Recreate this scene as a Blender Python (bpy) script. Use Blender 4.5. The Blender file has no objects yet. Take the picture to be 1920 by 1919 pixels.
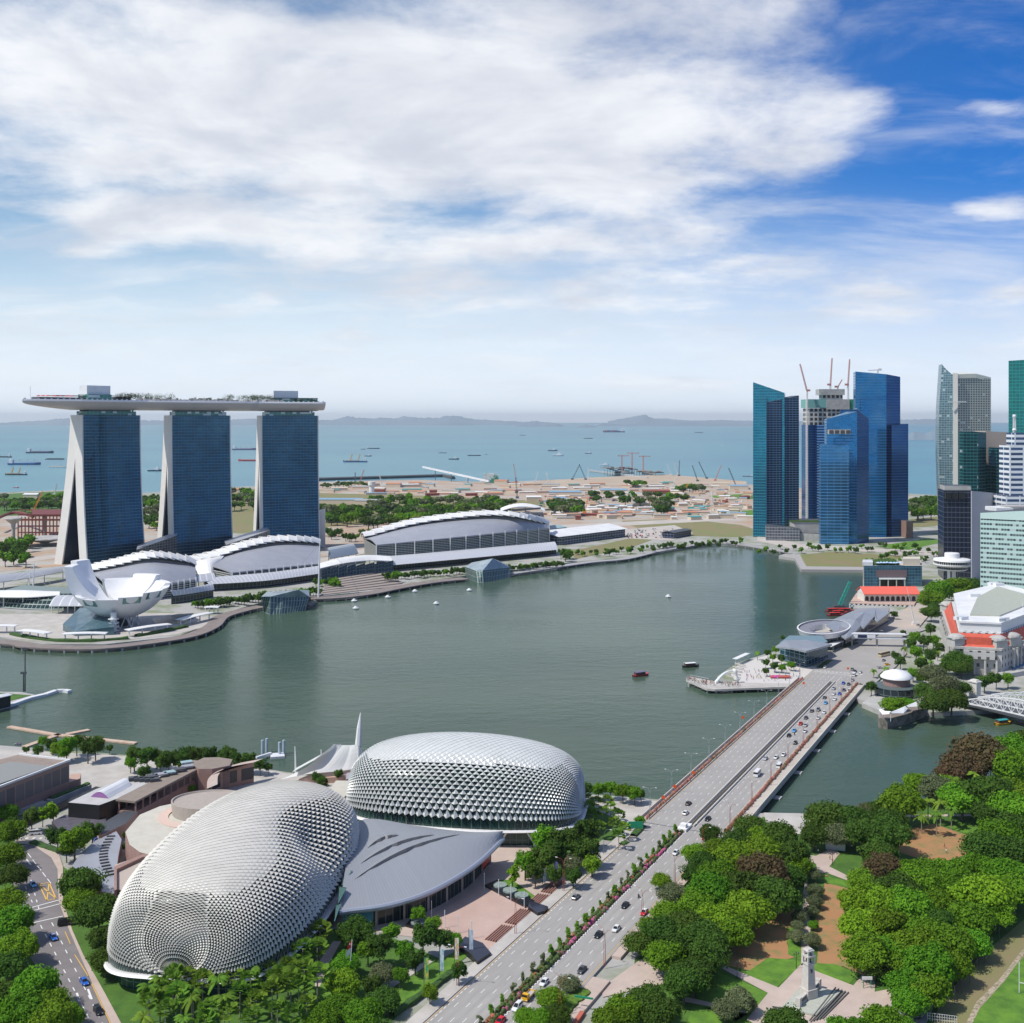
import bpy,math,random
from mathutils import Vector,Matrix
R=math.radians
random.seed(7)
sc=bpy.context.scene
col=sc.collection
# ------ camera
F,HC,HOR,CX=2150.0,170.0,787.0,960.0
cd=bpy.data.cameras.new("camera");cam=bpy.data.objects.new("camera",cd);col.objects.link(cam)
cam.location=(0,0,HC);cam.rotation_euler=(R(90),0,0)
cd.sensor_width=36;cd.lens=36*F/1920;cd.shift_y=-(959.5-HOR)/1920
cd.clip_start=1;cd.clip_end=300000
sc.camera=cam
# ------ light
SUN_EL=R(54);SDX,SDY=-0.80,-0.32
k=math.hypot(SDX,SDY);SDX/=k;SDY/=k
sd=Vector((SDX*math.cos(SUN_EL),SDY*math.cos(SUN_EL),math.sin(SUN_EL)))
sl=bpy.data.lights.new("sun",'SUN');so=bpy.data.objects.new("sun",sl);col.objects.link(so)
sl.energy=3.2;sl.angle=R(0.6);sl.color=(1.0,0.95,0.87)
so.rotation_euler=sd.to_track_quat('Z','Y').to_euler();so.location=(0,0,600)
sc.view_settings.view_transform='Standard';sc.view_settings.look='None'
sc.view_settings.exposure=0.46;sc.view_settings.gamma=1
# ------ sky
w=bpy.data.worlds.new("World");sc.world=w;w.use_nodes=True
nt=w.node_tree;N=nt.nodes;L=nt.links;N.clear()
def nd(t,**kw):
 n=N.new(t)
 for a,b in kw.items():
  if a.startswith('i_'):n.inputs[int(a[2:])].default_value=b
  else:setattr(n,a,b)
 return n
def mth(op,a,b=None,c=None,clamp=False):
 n=N.new('ShaderNodeMath');n.operation=op;n.use_clamp=clamp
 for i,x in enumerate((a,b,c)):
  if x is None:continue
  if isinstance(x,(int,float)):n.inputs[i].default_value=x
  else:L.new(x,n.inputs[i])
 return n.outputs[0]
out=nd('ShaderNodeOutputWorld');bg=nd('ShaderNodeBackground');bg.inputs[1].default_value=0.100
sky=nd('ShaderNodeTexSky');sky.sky_type='NISHITA';sky.sun_disc=False
sky.sun_elevation=SUN_EL;sky.sun_rotation=math.atan2(SDX,SDY);sky.altitude=100
sky.air_density=1.0;sky.dust_density=0.6;sky.ozone_density=2.5
tc=nd('ShaderNodeTexCoord');sep=nd('ShaderNodeSeparateXYZ');L.new(tc.outputs['Generated'],sep.inputs[0])
X,Y,Z=sep.outputs
yy=mth('MAXIMUM',Y,0.15)
az=mth('DIVIDE',X,yy);el=mth('DIVIDE',Z,yy)
zz=mth('ADD',mth('MAXIMUM',Z,0.0),0.16)
pv=nd('ShaderNodeCombineXYZ');L.new(mth('DIVIDE',X,zz),pv.inputs[0]);L.new(mth('DIVIDE',Y,zz),pv.inputs[1])
def noise(vec,scale,detail,rough,dist=0.0,off=(0,0,0),sc3=(1,1,1),rot=0):
 mp=N.new('ShaderNodeMapping');mp.inputs['Location'].default_value=off;mp.inputs['Scale'].default_value=sc3
 mp.inputs['Rotation'].default_value=(0,0,rot)
 L.new(vec,mp.inputs[0]);n=N.new('ShaderNodeTexNoise');L.new(mp.outputs[0],n.inputs['Vector'])
 n.inputs['Scale'].default_value=scale;n.inputs['Detail'].default_value=detail
 n.inputs['Roughness'].default_value=rough;n.inputs['Distortion'].default_value=dist
 return n.outputs[0]
def smooth(v,a,b,lo=0.0,hi=1.0):
 n=N.new('ShaderNodeMapRange');n.interpolation_type='SMOOTHSTEP';L.new(v,n.inputs[0])
 for i,q in enumerate((a,b,lo,hi)):n.inputs[i+1].default_value=q
 return n.outputs[0]
n1=noise(pv.outputs[0],2.3,14,0.62,0.15,(3.1,1.7,0))
n2=noise(pv.outputs[0],1.0,5,0.5,0.2,(7.3,2.2,0))
# banks of cloud: (azimuth px, elevation px, half sizes px, weight) turned into tangents
banks=[(300,160,760,250,.29),(1100,190,480,240,.24),(330,415,190,50,.14),(720,480,240,60,.12),(1150,440,620,130,.13),(1850,205,110,32,.30),(1840,392,120,28,.32),(200,412,90,40,.20),(165,470,90,25,.22),(1560,290,130,60,.12),(1600,180,120,60,.15),(1760,70,170,190,-.34),(1900,110,120,60,-.2),(1600,400,300,80,-.22),(60,450,260,80,-.12),(1800,300,170,55,-.34),(1780,470,260,45,-.2),(1250,720,110,13,.5),(860,400,130,40,-.12),(1780,560,400,80,.12),(620,10,160,40,-.2)]
bias=None
for bx_,by_,sx_,sy_,wt in banks:
 da=mth('DIVIDE',mth('SUBTRACT',az,(bx_-CX)/F),sx_/F)
 de=mth('DIVIDE',mth('SUBTRACT',el,(HOR-by_)/F),sy_/F)
 g=mth('MULTIPLY',mth('EXPONENT',mth('MULTIPLY',mth('ADD',mth('MULTIPLY',da,da),mth('MULTIPLY',de,de)),-1.0)),wt)
 bias=g if bias is None else mth('ADD',bias,g)
cov=mth('ADD',mth('ADD',mth('MULTIPLY',n1,0.85),mth('MULTIPLY',n2,0.15)),bias)
mask=smooth(cov,0.47,0.80)
wisp=smooth(noise(pv.outputs[0],1.6,9,0.62,0.5,(11,5,0),(1,1.6,1),0.4),0.40,0.72,0.0,0.52)
mask=mth('MAXIMUM',mask,wisp)
veil=smooth(el,0.22,0.01,0.0,0.92)
shade=smooth(noise(pv.outputs[0],1.9,10,0.6,0.3,(1.2,9.4,0)),0.32,0.68)
cr=nd('ShaderNodeMix',data_type='RGBA');L.new(shade,cr.inputs[0])
cr.inputs[6].default_value=(5.0,5.25,5.85,1);cr.inputs[7].default_value=(7.3,7.4,7.6,1)
# deeper blue to the right and higher, as through a polariser
tint=nd('ShaderNodeMix',data_type='RGBA');L.new(smooth(az,-0.25,0.45),tint.inputs[0])
tint.inputs[6].default_value=(0.62,0.80,0.90,1);tint.inputs[7].default_value=(0.10,0.42,0.88,1)
mu=nd('ShaderNodeMix',data_type='RGBA',blend_type='MULTIPLY');mu.inputs[0].default_value=1
L.new(sky.outputs[0],mu.inputs[6]);L.new(tint.outputs[2],mu.inputs[7])
m1=nd('ShaderNodeMix',data_type='RGBA');L.new(veil,m1.inputs[0]);L.new(mu.outputs[2],m1.inputs[6]);m1.inputs[7].default_value=(6.6,7.2,8.0,1)
m2=nd('ShaderNodeMix',data_type='RGBA');L.new(mth('MULTIPLY',mask,smooth(el,0.0,0.12,0.35,0.93)),m2.inputs[0])
L.new(m1.outputs[2],m2.inputs[6]);L.new(cr.outputs[2],m2.inputs[7])
L.new(m2.outputs[2],bg.inputs[0]);L.new(bg.outputs[0],out.inputs[0])
# ------ placing
def W(px,py,z=3.0):
 Yd=F*(HC-z)/(py-HOR);return Vector(((px-CX)*Yd/F,Yd,z))
def P3(px,py,Yd):
 return Vector(((px-CX)*Yd/F,Yd,HC-(py-HOR)*Yd/F))
def yof(py,z=3.0):return F*(HC-z)/(py-HOR)
# ------ materials
MAT={}
def mat(name,c,rough=.6,metal=0.,c2=None,scale=1.,bump=0.,spec=.5,det=6,tr=0.,lo=.35,hi=.65,sc3=None,rand=0.,emit=None,bscale=None):
 if name in MAT:return MAT[name]
 m=bpy.data.materials.new(name);m.use_nodes=True;MAT[name]=m
 t=m.node_tree;b=t.nodes['Principled BSDF']
 b.inputs['Base Color'].default_value=(*c,1);b.inputs['Roughness'].default_value=rough
 b.inputs['Metallic'].default_value=metal;b.inputs['Specular IOR Level'].default_value=spec
 src=None
 if c2 or bump or rand:
  co=t.nodes.new('ShaderNodeTexCoord');v=co.outputs['Object']
  if sc3:
   mp=t.nodes.new('ShaderNodeMapping');mp.inputs['Scale'].default_value=sc3;t.links.new(v,mp.inputs[0]);v=mp.outputs[0]
  n=t.nodes.new('ShaderNodeTexNoise');n.inputs['Scale'].default_value=scale;n.inputs['Detail'].default_value=det
  n.inputs['Roughness'].default_value=.65;t.links.new(v,n.inputs['Vector'])
  if c2:
   r=t.nodes.new('ShaderNodeMapRange');t.links.new(n.outputs[0],r.inputs[0]);r.inputs[1].default_value=lo;r.inputs[2].default_value=hi
   x=t.nodes.new('ShaderNodeMix');x.data_type='RGBA';t.links.new(r.outputs[0],x.inputs[0])
   x.inputs[6].default_value=(*c,1);x.inputs[7].default_value=(*c2,1);src=x.outputs[2]
  if rand:
   oi=t.nodes.new('ShaderNodeObjectInfo');h=t.nodes.new('ShaderNodeHueSaturation')
   if src:t.links.new(src,h.inputs['Color'])
   else:h.inputs['Color'].default_value=(*c,1)
   for a_,b_,sock in((.5-rand*.035,.5+rand*.05,'Hue'),(1-rand*.5,1+rand*.7,'Value')):
    mr=t.nodes.new('ShaderNodeMapRange');mr.inputs[3].default_value=a_;mr.inputs[4].default_value=b_
    if sock=='Value':
     ma=t.nodes.new('ShaderNodeMath');ma.operation='FRACT';mb=t.nodes.new('ShaderNodeMath');mb.operation='MULTIPLY';mb.inputs[1].default_value=17.3
     t.links.new(oi.outputs['Random'],mb.inputs[0]);t.links.new(mb.outputs[0],ma.inputs[0]);t.links.new(ma.outputs[0],mr.inputs[0])
    else:t.links.new(oi.outputs['Random'],mr.inputs[0])
    t.links.new(mr.outputs[0],h.inputs[sock])
   src=h.outputs[0]
  if src:t.links.new(src,b.inputs['Base Color'])
  if bump:
   bp=t.nodes.new('ShaderNodeBump');bp.inputs['Strength'].default_value=1;bp.inputs['Distance'].default_value=bump
   if bscale:
    n=t.nodes.new('ShaderNodeTexNoise');n.inputs['Scale'].default_value=bscale;n.inputs['Detail'].default_value=5;t.links.new(v,n.inputs['Vector'])
   t.links.new(n.outputs[0],bp.inputs['Height']);t.links.new(bp.outputs[0],b.inputs['Normal'])
 if tr:
  tl=t.nodes.new('ShaderNodeBsdfTranslucent');ms=t.nodes.new('ShaderNodeMixShader');ms.inputs[0].default_value=tr
  if src:t.links.new(src,tl.inputs[0])
  else:tl.inputs[0].default_value=(*c,1)
  o=t.nodes['Material Output'];t.links.new(b.outputs[0],ms.inputs[1]);t.links.new(tl.outputs[0],ms.inputs[2]);t.links.new(ms.outputs[0],o.inputs[0])
 return m
def facade(name,glass,frame,fh=3.8,bw=3.0,mull=.12,slab=.22,rough=.12,metal=.55,vary=.5,frough=.5,refl_paint=0.0,dark=(.01,.02,.03),pd=.0,wav=.0):
 """wall of storeys: u, v in metres; frame lines, panes that differ a little from each other"""
 if name in MAT:return MAT[name]
 m=bpy.data.materials.new(name);m.use_nodes=True;MAT[name]=m
 t=m.node_tree;b=t.nodes['Principled BSDF'];nn=t.nodes.new;l=t.links.new
 def mt(op,a,bb=None,clamp=False):
  n=nn('ShaderNodeMath');n.operation=op;n.use_clamp=clamp
  for i,x in enumerate((a,bb)):
   if x is None:continue
   if isinstance(x,(int,float)):n.inputs[i].default_value=x
   else:l(x,n.inputs[i])
  return n.outputs[0]
 uv=nn('ShaderNodeUVMap');s=nn('ShaderNodeSeparateXYZ');l(uv.outputs[0],s.inputs[0])
 u=mt('DIVIDE',s.outputs[0],bw);v=mt('DIVIDE',s.outputs[1],fh);oi=nn('ShaderNodeObjectInfo');ofs=mt('MULTIPLY',oi.outputs['Random'],900.0)
 fu=mt('FRACT',u);fv=mt('FRACT',v)
 fr=mt('MAXIMUM',mt('LESS_THAN',fu,mull),mt('LESS_THAN',fv,slab))
 cb=nn('ShaderNodeCombineXYZ');l(mt('ADD',mt('FLOOR',u),mt('FLOOR',ofs)),cb.inputs[0]);l(mt('FLOOR',v),cb.inputs[1])
 wn=nn('ShaderNodeTexWhiteNoise');wn.noise_dimensions='2D';l(cb.outputs[0],wn.inputs['Vector'])
 x=nn('ShaderNodeMix');x.data_type='RGBA';l(mt('MULTIPLY',wn.outputs[0],vary),x.inputs[0])
 x.inputs[6].default_value=(*glass,1);x.inputs[7].default_value=(*dark,1);base=x.outputs[2]
 if pd:
  x3=nn('ShaderNodeMix');x3.data_type='RGBA';l(mt('GREATER_THAN',wn.outputs[0],1-pd),x3.inputs[0]);l(base,x3.inputs[6]);x3.inputs[7].default_value=(.45,.5,.52,1);base=x3.outputs[2]
 if refl_paint:  # paler patches painted into the glass colour, standing in for reflections
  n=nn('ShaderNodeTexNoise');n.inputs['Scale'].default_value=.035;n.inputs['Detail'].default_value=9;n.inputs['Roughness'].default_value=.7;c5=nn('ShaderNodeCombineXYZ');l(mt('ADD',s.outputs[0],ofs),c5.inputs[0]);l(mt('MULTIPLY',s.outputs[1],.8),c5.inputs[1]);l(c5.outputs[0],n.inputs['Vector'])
  r=nn('ShaderNodeMapRange');l(n.outputs[0],r.inputs[0]);r.inputs[1].default_value=.45;r.inputs[2].default_value=.75;r.inputs[4].default_value=refl_paint
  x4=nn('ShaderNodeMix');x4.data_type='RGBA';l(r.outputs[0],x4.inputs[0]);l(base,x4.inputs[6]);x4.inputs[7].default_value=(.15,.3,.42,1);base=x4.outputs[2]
 x2=nn('ShaderNodeMix');x2.data_type='RGBA';l(fr,x2.inputs[0]);l(base,x2.inputs[6]);x2.inputs[7].default_value=(*frame,1)
 l(x2.outputs[2],b.inputs['Base Color'])
 r=nn('ShaderNodeMapRange');l(fr,r.inputs[0]);r.inputs[3].default_value=rough;r.inputs[4].default_value=frough;l(r.outputs[0],b.inputs['Roughness'])
 r=nn('ShaderNodeMapRange');l(fr,r.inputs[0]);r.inputs[3].default_value=metal;r.inputs[4].default_value=0;l(r.outputs[0],b.inputs['Metallic'])
# panes stand very slightly out of true
 bp=nn('ShaderNodeBump');bp.inputs['Distance'].default_value=.05+wav;bp.inputs['Strength'].default_value=.25
 n=nn('ShaderNodeTexNoise');n.inputs['Scale'].default_value=.22;l(uv.outputs[0],n.inputs['Vector'])
 l(mt('ADD',n.outputs[0],mt('MULTIPLY',fr,.5)),bp.inputs['Height']);l(bp.outputs[0],b.inputs['Normal'])
 return m
# ------ mesh builder
ORG={}
class MB:
 def __init__(s):s.v=[];s.f=[];s.uv=[];s.mi=[]
 def add(s,vs,fs,uvs=None,mi=0):
  o=len(s.v);s.v+=[tuple(p)for p in vs]
  for i,f in enumerate(fs):
   s.f.append([o+a for a in f]);s.uv.append(uvs[i]if uvs else None);s.mi.append(mi)
  return s
 def quad(s,a,b,c,d,mi=0,uv=None):
  a,b,c,d=map(Vector,(a,b,c,d))
  if uv is None:
   u=(b-a).length;v0,v1=a.z,d.z
   if abs(v1-v0)<.01:v1=v0+(d-a).length
   uv=[(0,v0),(u,v0),(u,v1),(0,v1)]
  return s.add([a,b,c,d],[(0,1,2,3)],[uv],mi)
 def tri(s,a,b,c,mi=0):return s.add([a,b,c],[(0,1,2)],None,mi)
 def box(s,c,sz,rz=0,mi=0,M=None):
  hx,hy,hz=sz[0]/2,sz[1]/2,sz[2]/2;cs,sn=math.cos(rz),math.sin(rz)
  vs=[]
  for x,y,z in((-hx,-hy,-hz),(hx,-hy,-hz),(hx,hy,-hz),(-hx,hy,-hz),(-hx,-hy,hz),(hx,-hy,hz),(hx,hy,hz),(-hx,hy,hz)):
   vs.append((c[0]+x*cs-y*sn,c[1]+x*sn+y*cs,c[2]+z))
  z0,z1=c[2]-hz,c[2]+hz
  a,b2=sz[0],sz[1]
  us=[[(0,0),(0,b2),(a,b2),(a,0)],[(0,0),(a,0),(a,b2),(0,b2)],[(0,z0),(a,z0),(a,z1),(0,z1)],[(0,z0),(b2,z0),(b2,z1),(0,z1)],[(0,z0),(a,z0),(a,z1),(0,z1)],[(0,z0),(b2,z0),(b2,z1),(0,z1)]]
  return s.add(vs,[(0,3,2,1),(4,5,6,7),(0,1,5,4),(1,2,6,5),(2,3,7,6),(3,0,4,7)],us,mi)
 def prism(s,poly,z0,z1,mi=0,mt=None,top=True,bot=False):
  n=len(poly);poly=[(p[0],p[1])for p in poly]
  ar=sum(poly[i][0]*poly[(i+1)%n][1]-poly[(i+1)%n][0]*poly[i][1]for i in range(n))
  if ar<0:poly=poly[::-1]
  zt=z1 if isinstance(z1,(list,tuple))else[z1]*n
  if ar<0 and isinstance(z1,(list,tuple)):zt=list(z1)[::-1]
  per=0
  for i in range(n):
   a,b=poly[i],poly[(i+1)%n];d=math.hypot(b[0]-a[0],b[1]-a[1]);ta,tb=zt[i],zt[(i+1)%n]
   s.add([(a[0],a[1],z0),(b[0],b[1],z0),(b[0],b[1],tb),(a[0],a[1],ta)],[(0,1,2,3)],[[(per,z0),(per+d,z0),(per+d,tb),(per,ta)]],mi);per+=d
  if top:s.add([(p[0],p[1],zt[i])for i,p in enumerate(poly)],[tuple(range(n))],None,mi if mt is None else mt)
  if bot:s.add([(p[0],p[1],z0)for p in poly],[tuple(range(n))[::-1]],None,mi)
  return s
 def tube(s,pts,r,n=6,mi=0,cap=True,close=False):
  pts=[Vector(p)for p in pts];m=len(pts);rs=r if isinstance(r,(list,tuple))else[r]*m
  o=len(s.v);up=Vector((0,0,1))
  for i,p in enumerate(pts):
   d=(pts[min(i+1,m-1)]-pts[max(i-1,0)])
   if d.length<1e-9:d=Vector((0,0,1))
   d.normalize();a=d.cross(up)
   if a.length<.05:a=d.cross(Vector((1,0,0)))
   a.normalize();b=a.cross(d)
   for k in range(n):
    t=2*math.pi*(k+.5)/n;q=p+(a*math.cos(t)+b*math.sin(t))*rs[i];s.v.append(tuple(q))
  for i in range(m-1):
   for k in range(n):
    s.f.append([o+i*n+k,o+i*n+(k+1)%n,o+(i+1)*n+(k+1)%n,o+(i+1)*n+k]);s.uv.append(None);s.mi.append(mi)
  if cap:
   s.f.append([o+k for k in range(n)][::-1]);s.uv.append(None);s.mi.append(mi)
   s.f.append([o+(m-1)*n+k for k in range(n)]);s.uv.append(None);s.mi.append(mi)
  return s
 def lathe(s,c,prof,n=24,mi=0,sx=1,sy=1,a0=0,a1=2*math.pi):
  o=len(s.v);full=abs(a1-a0-2*math.pi)<1e-6;k=n if full else n+1
  for r,z in prof:
   for i in range(k):
    t=a0+(a1-a0)*i/n;s.v.append((c[0]+r*math.cos(t)*sx,c[1]+r*math.sin(t)*sy,c[2]+z))
  for j in range(len(prof)-1):
   for i in range(n):
    i2=(i+1)%k if full else i+1
    s.f.append([o+j*k+i,o+j*k+i2,o+(j+1)*k+i2,o+(j+1)*k+i]);rr=prof[j][0]
    u0,u1=i*rr*2*math.pi/n,(i+1)*rr*2*math.pi/n
    s.uv.append([(u0,c[2]+prof[j][1]),(u1,c[2]+prof[j][1]),(u1,c[2]+prof[j+1][1]),(u0,c[2]+prof[j+1][1])]);s.mi.append(mi)
  return s
 def grid(s,rows,mi=0,thick=0,off=None,uvm=None):
  """rows of points; thick gives it a second skin below and side faces"""
  rows=[[Vector(p)for p in r]for r in rows];a,b=len(rows),len(rows[0])
  o=len(s.v)
  for r in rows:s.v+=[tuple(p)for p in r]
  for i in range(a-1):
   for j in range(b-1):
    s.f.append([o+i*b+j,o+i*b+j+1,o+(i+1)*b+j+1,o+(i+1)*b+j])
    s.uv.append([(j,i),(j+1,i),(j+1,i+1),(j,i+1)]);s.mi.append(mi)
  if thick:
   dv=Vector(off)if off else Vector((0,0,-thick));lo=[[p+dv for p in r]for r in rows]
   s.grid([r[::-1]for r in lo],mi)
   edge=[(rows[0],lo[0]),([r[-1]for r in rows],[r[-1]for r in lo]),(rows[-1][::-1],lo[-1][::-1]),([r[0]for r in rows][::-1],[r[0]for r in lo][::-1])]
   for up_,dn in edge:
    for i in range(len(up_)-1):s.add([up_[i],dn[i],dn[i+1],up_[i+1]],[(0,1,2,3)],None,mi)
  return s
 def build(s,name,mats,parent=None,smooth=False,label=None,cat=None,group=None,kind=None,origin=None):
  if not isinstance(mats,(list,tuple)):mats=[mats]
  me=bpy.data.meshes.new(name)
  if parent is not None:
   (lx,ly,lz),rz=ORG[parent.name]
  else:
   if origin is not None:lx,ly,lz=origin
   elif kind=='structure' or not s.v:lx=ly=lz=0
   else:
    xs=[p[0]for p in s.v];ys=[p[1]for p in s.v];lx,ly,lz=(min(xs)+max(xs))/2,(min(ys)+max(ys))/2,min(p[2]for p in s.v)
   rz=0
  cs,sn=math.cos(-rz),math.sin(-rz)
  vs=[((x-lx)*cs-(y-ly)*sn,(x-lx)*sn+(y-ly)*cs,z-lz)for x,y,z in s.v]
  me.from_pydata(vs,[],s.f)
  for m_ in mats:me.materials.append(m_)
  me.polygons.foreach_set('material_index',s.mi)
  if any(u is not None for u in s.uv):
   ul=me.uv_layers.new(name='UVMap');flat=[]
   for f,u in zip(s.f,s.uv):
    for i in range(len(f)):flat+=list(u[i])if u else[0.,0.]
   ul.data.foreach_set('uv',flat)
  if smooth:me.polygons.foreach_set('use_smooth',[True]*len(s.f))
  me.update()
  o=bpy.data.objects.new(name,me);col.objects.link(o)
  if parent is not None:o.parent=parent
  else:o.location=(lx,ly,lz)
  if label or kind:tag(o,label,cat,group,kind)
  return o
ALL={}
def tag(o,label=None,cat=None,group=None,kind=None):
 if label:o['label']=label
 if cat:o['category']=cat
 if group:o['group']=group
 if kind:o['kind']=kind
 return o
def thing(name,label,cat,loc=(0,0,0),rz=0,group=None):
 o=bpy.data.objects.new(name,None);o.empty_display_size=.5;col.objects.link(o);o.location=loc;o.rotation_euler=(0,0,rz)
 ORG[o.name]=(tuple(loc),rz);tag(o,label,cat,group);return o
def kids(o):return[c for c in KID.get(o.name,[])]
KID={}
def reg(root):
 """remember the parts of a finished proto so copies are quick"""
 KID[root.name]=[c for c in bpy.data.objects if c.parent==root]
 for c in KID[root.name]:KID[c.name]=[g for g in bpy.data.objects if g.parent==c]
 return root
CH={}
def dup(root,loc,rz=0,sc_=1,label=None,group=None,flag=None,swap=None):
 r=root.copy();col.objects.link(r);r.location=loc;r.rotation_euler=(0,0,rz)
 r.scale=sc_ if isinstance(sc_,(tuple,list))else(sc_,)*3
 if label:r['label']=label
 if group:r['group']=group
 for c in kids(root):
  d=c.copy();col.objects.link(d);d.parent=r;CH.setdefault(r.name,[]).append(d)
  for g in kids(c):
   e=g.copy();col.objects.link(e);e.parent=d
 return r
PROTOS=[]
def drop(root):
 for c in kids(root):
  for g in kids(c):bpy.data.objects.remove(g)
  bpy.data.objects.remove(c)
 bpy.data.objects.remove(root)
def ordn(i):
 return '%d%s'%(i,'th' if 10<=i%100<=20 else{1:'st',2:'nd',3:'rd'}.get(i%10,'th'))
LAB=[]
def later(o,base,key,phrase):LAB.append((o,base,key,phrase));return o
def finish_labels():
 by={}
 for o,b,k_,ph in LAB:by.setdefault((b,ph),[]).append((k_,o))
 for(b,ph),ls in by.items():
  ls.sort(key=lambda q:q[0])
  for i,(k_,o)in enumerate(ls):
   o['label']=b if len(ls)==1 else('%s, %s %s'%(b,ordn(i+1),ph)if i else '%s, %s'%(b,ph.split(' ')[0]=='from' and 'first '+ph or ph))
def patch(name,pts,m,z=3.03,kind='structure',label=None,cat=None):
 q=[W(a,b,z)for a,b in pts];b_=MB();b_.add(q,[tuple(range(len(q)))]);o=b_.build(name,m,kind=kind,label=label,cat=cat)
 n=o.data.polygons[0].normal
 if n.z<0:o.data.flip_normals()
 return o
def cat_rom(pts,n=8,closed=False):
 pts=[Vector(p)for p in pts];m=len(pts);outp=[]
 rng=range(m if closed else m-1)
 for i in rng:
  g=(lambda j:pts[j%m])if closed else(lambda j:pts[max(0,min(m-1,j))])
  a,b,c,d=g(i-1),g(i),g(i+1),g(i+2)
  for k_ in range(n):
   t=k_/n;outp.append(.5*((2*b)+(c-a)*t+(2*a-5*b+4*c-d)*t*t+(3*b-a-3*c+d)*t**3))
 if not closed:outp.append(pts[-1])
 return outp
# ------ palette
conc=mat('concrete',(.42,.41,.39),.85,c2=(.30,.29,.28),scale=.15,lo=.4,hi=.7)
pale=mat('pale_paving',(.50,.47,.43),.8,c2=(.40,.37,.34),scale=.12,sc3=(1,1,1))
white=mat('white_paint',(.78,.78,.77),.5,c2=(.66,.66,.66),scale=.08)
wmetal=mat('white_metal',(.74,.75,.76),.38,c2=(.64,.65,.67),scale=.06)
grey=mat('grey_metal_roof',(.40,.41,.45),.42,.25,c2=(.35,.36,.40),scale=.08)
dgrey=mat('dark_grey',(.07,.075,.085),.5)
black=mat('black',(.012,.012,.015),.35)
asph=mat('asphalt',(.36,.34,.315),.85,c2=(.29,.275,.26),scale=.06,lo=.3,hi=.7)
asph2=mat('dark_asphalt',(.22,.20,.20),.85,c2=(.165,.15,.15),scale=.12,lo=.3,hi=.7)
paint=mat('road_paint',(.72,.72,.70),.7)
ypaint=mat('yellow_paint',(.70,.42,.08),.7)
grass=mat('grass',(.075,.17,.018),.9,c2=(.045,.11,.014),scale=.18,bump=.08)
lawn=mat('lawn',(.12,.25,.02),.9,c2=(.055,.14,.014),scale=.25,lo=.35,hi=.68,bump=.05)
dgr=mat('dry_grass',(.17,.20,.06),.9,c2=(.24,.18,.10),scale=.03,bump=.05)
dirt=mat('orange_earth',(.37,.19,.085),.95,c2=(.22,.19,.07),scale=.22,lo=.45,hi=.66,bump=.08)
tanm=mat('tan_earth',(.40,.27,.18),.95,c2=(.40,.38,.34),scale=.014,lo=.4,hi=.6,bump=.1)
pinkp=mat('pink_paving',(.43,.30,.25),.8,c2=(.52,.38,.32),scale=.09,lo=.3,hi=.7)
pave2=mat('buff_paving',(.52,.42,.36),.8,c2=(.44,.35,.30),scale=.15)
deckm=mat('timber_deck',(.25,.21,.19),.8,c2=(.19,.155,.14),scale=.5,sc3=(.3,.3,1))
glassd=mat('dark_glass',(.02,.035,.045),.08,.3)
glassg=mat('green_glass',(.04,.13,.10),.12,.3,c2=(.015,.05,.04),scale=.25)
brown=mat('brown_stone',(.30,.19,.15),.75,c2=(.24,.15,.12),scale=.3)
redroof=mat('red_roof',(.62,.11,.06),.7,c2=(.5,.085,.05),scale=.4)
stone=mat('grey_stone',(.47,.46,.43),.75,c2=(.36,.35,.33),scale=.25,bump=.03)
redm=mat('red_paint',(.6,.03,.02),.4)
steelr=mat('red_steel',(.16,.035,.03),.7)
bluem=mat('blue_sheet',(.05,.25,.5),.5)
yellowm=mat('yellow_paint_metal',(.75,.38,.02),.4)
orangem=mat('orange_paint',(.7,.18,.04),.5)
greenm=mat('green_paint',(.01,.25,.13),.5)
rubber=mat('rubber',(.02,.02,.02),.8)
skin=mat('skin',(.4,.22,.14),.6)
pink=mat('pink_flowers',(.45,.12,.13),.9,c2=(.10,.11,.04),scale=.5,lo=.3,hi=.7,bump=.1)
magenta=mat('magenta_flowers',(.55,.06,.30),.9,c2=(.42,.10,.05),scale=.35,lo=.42,hi=.55,bump=.1)
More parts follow.
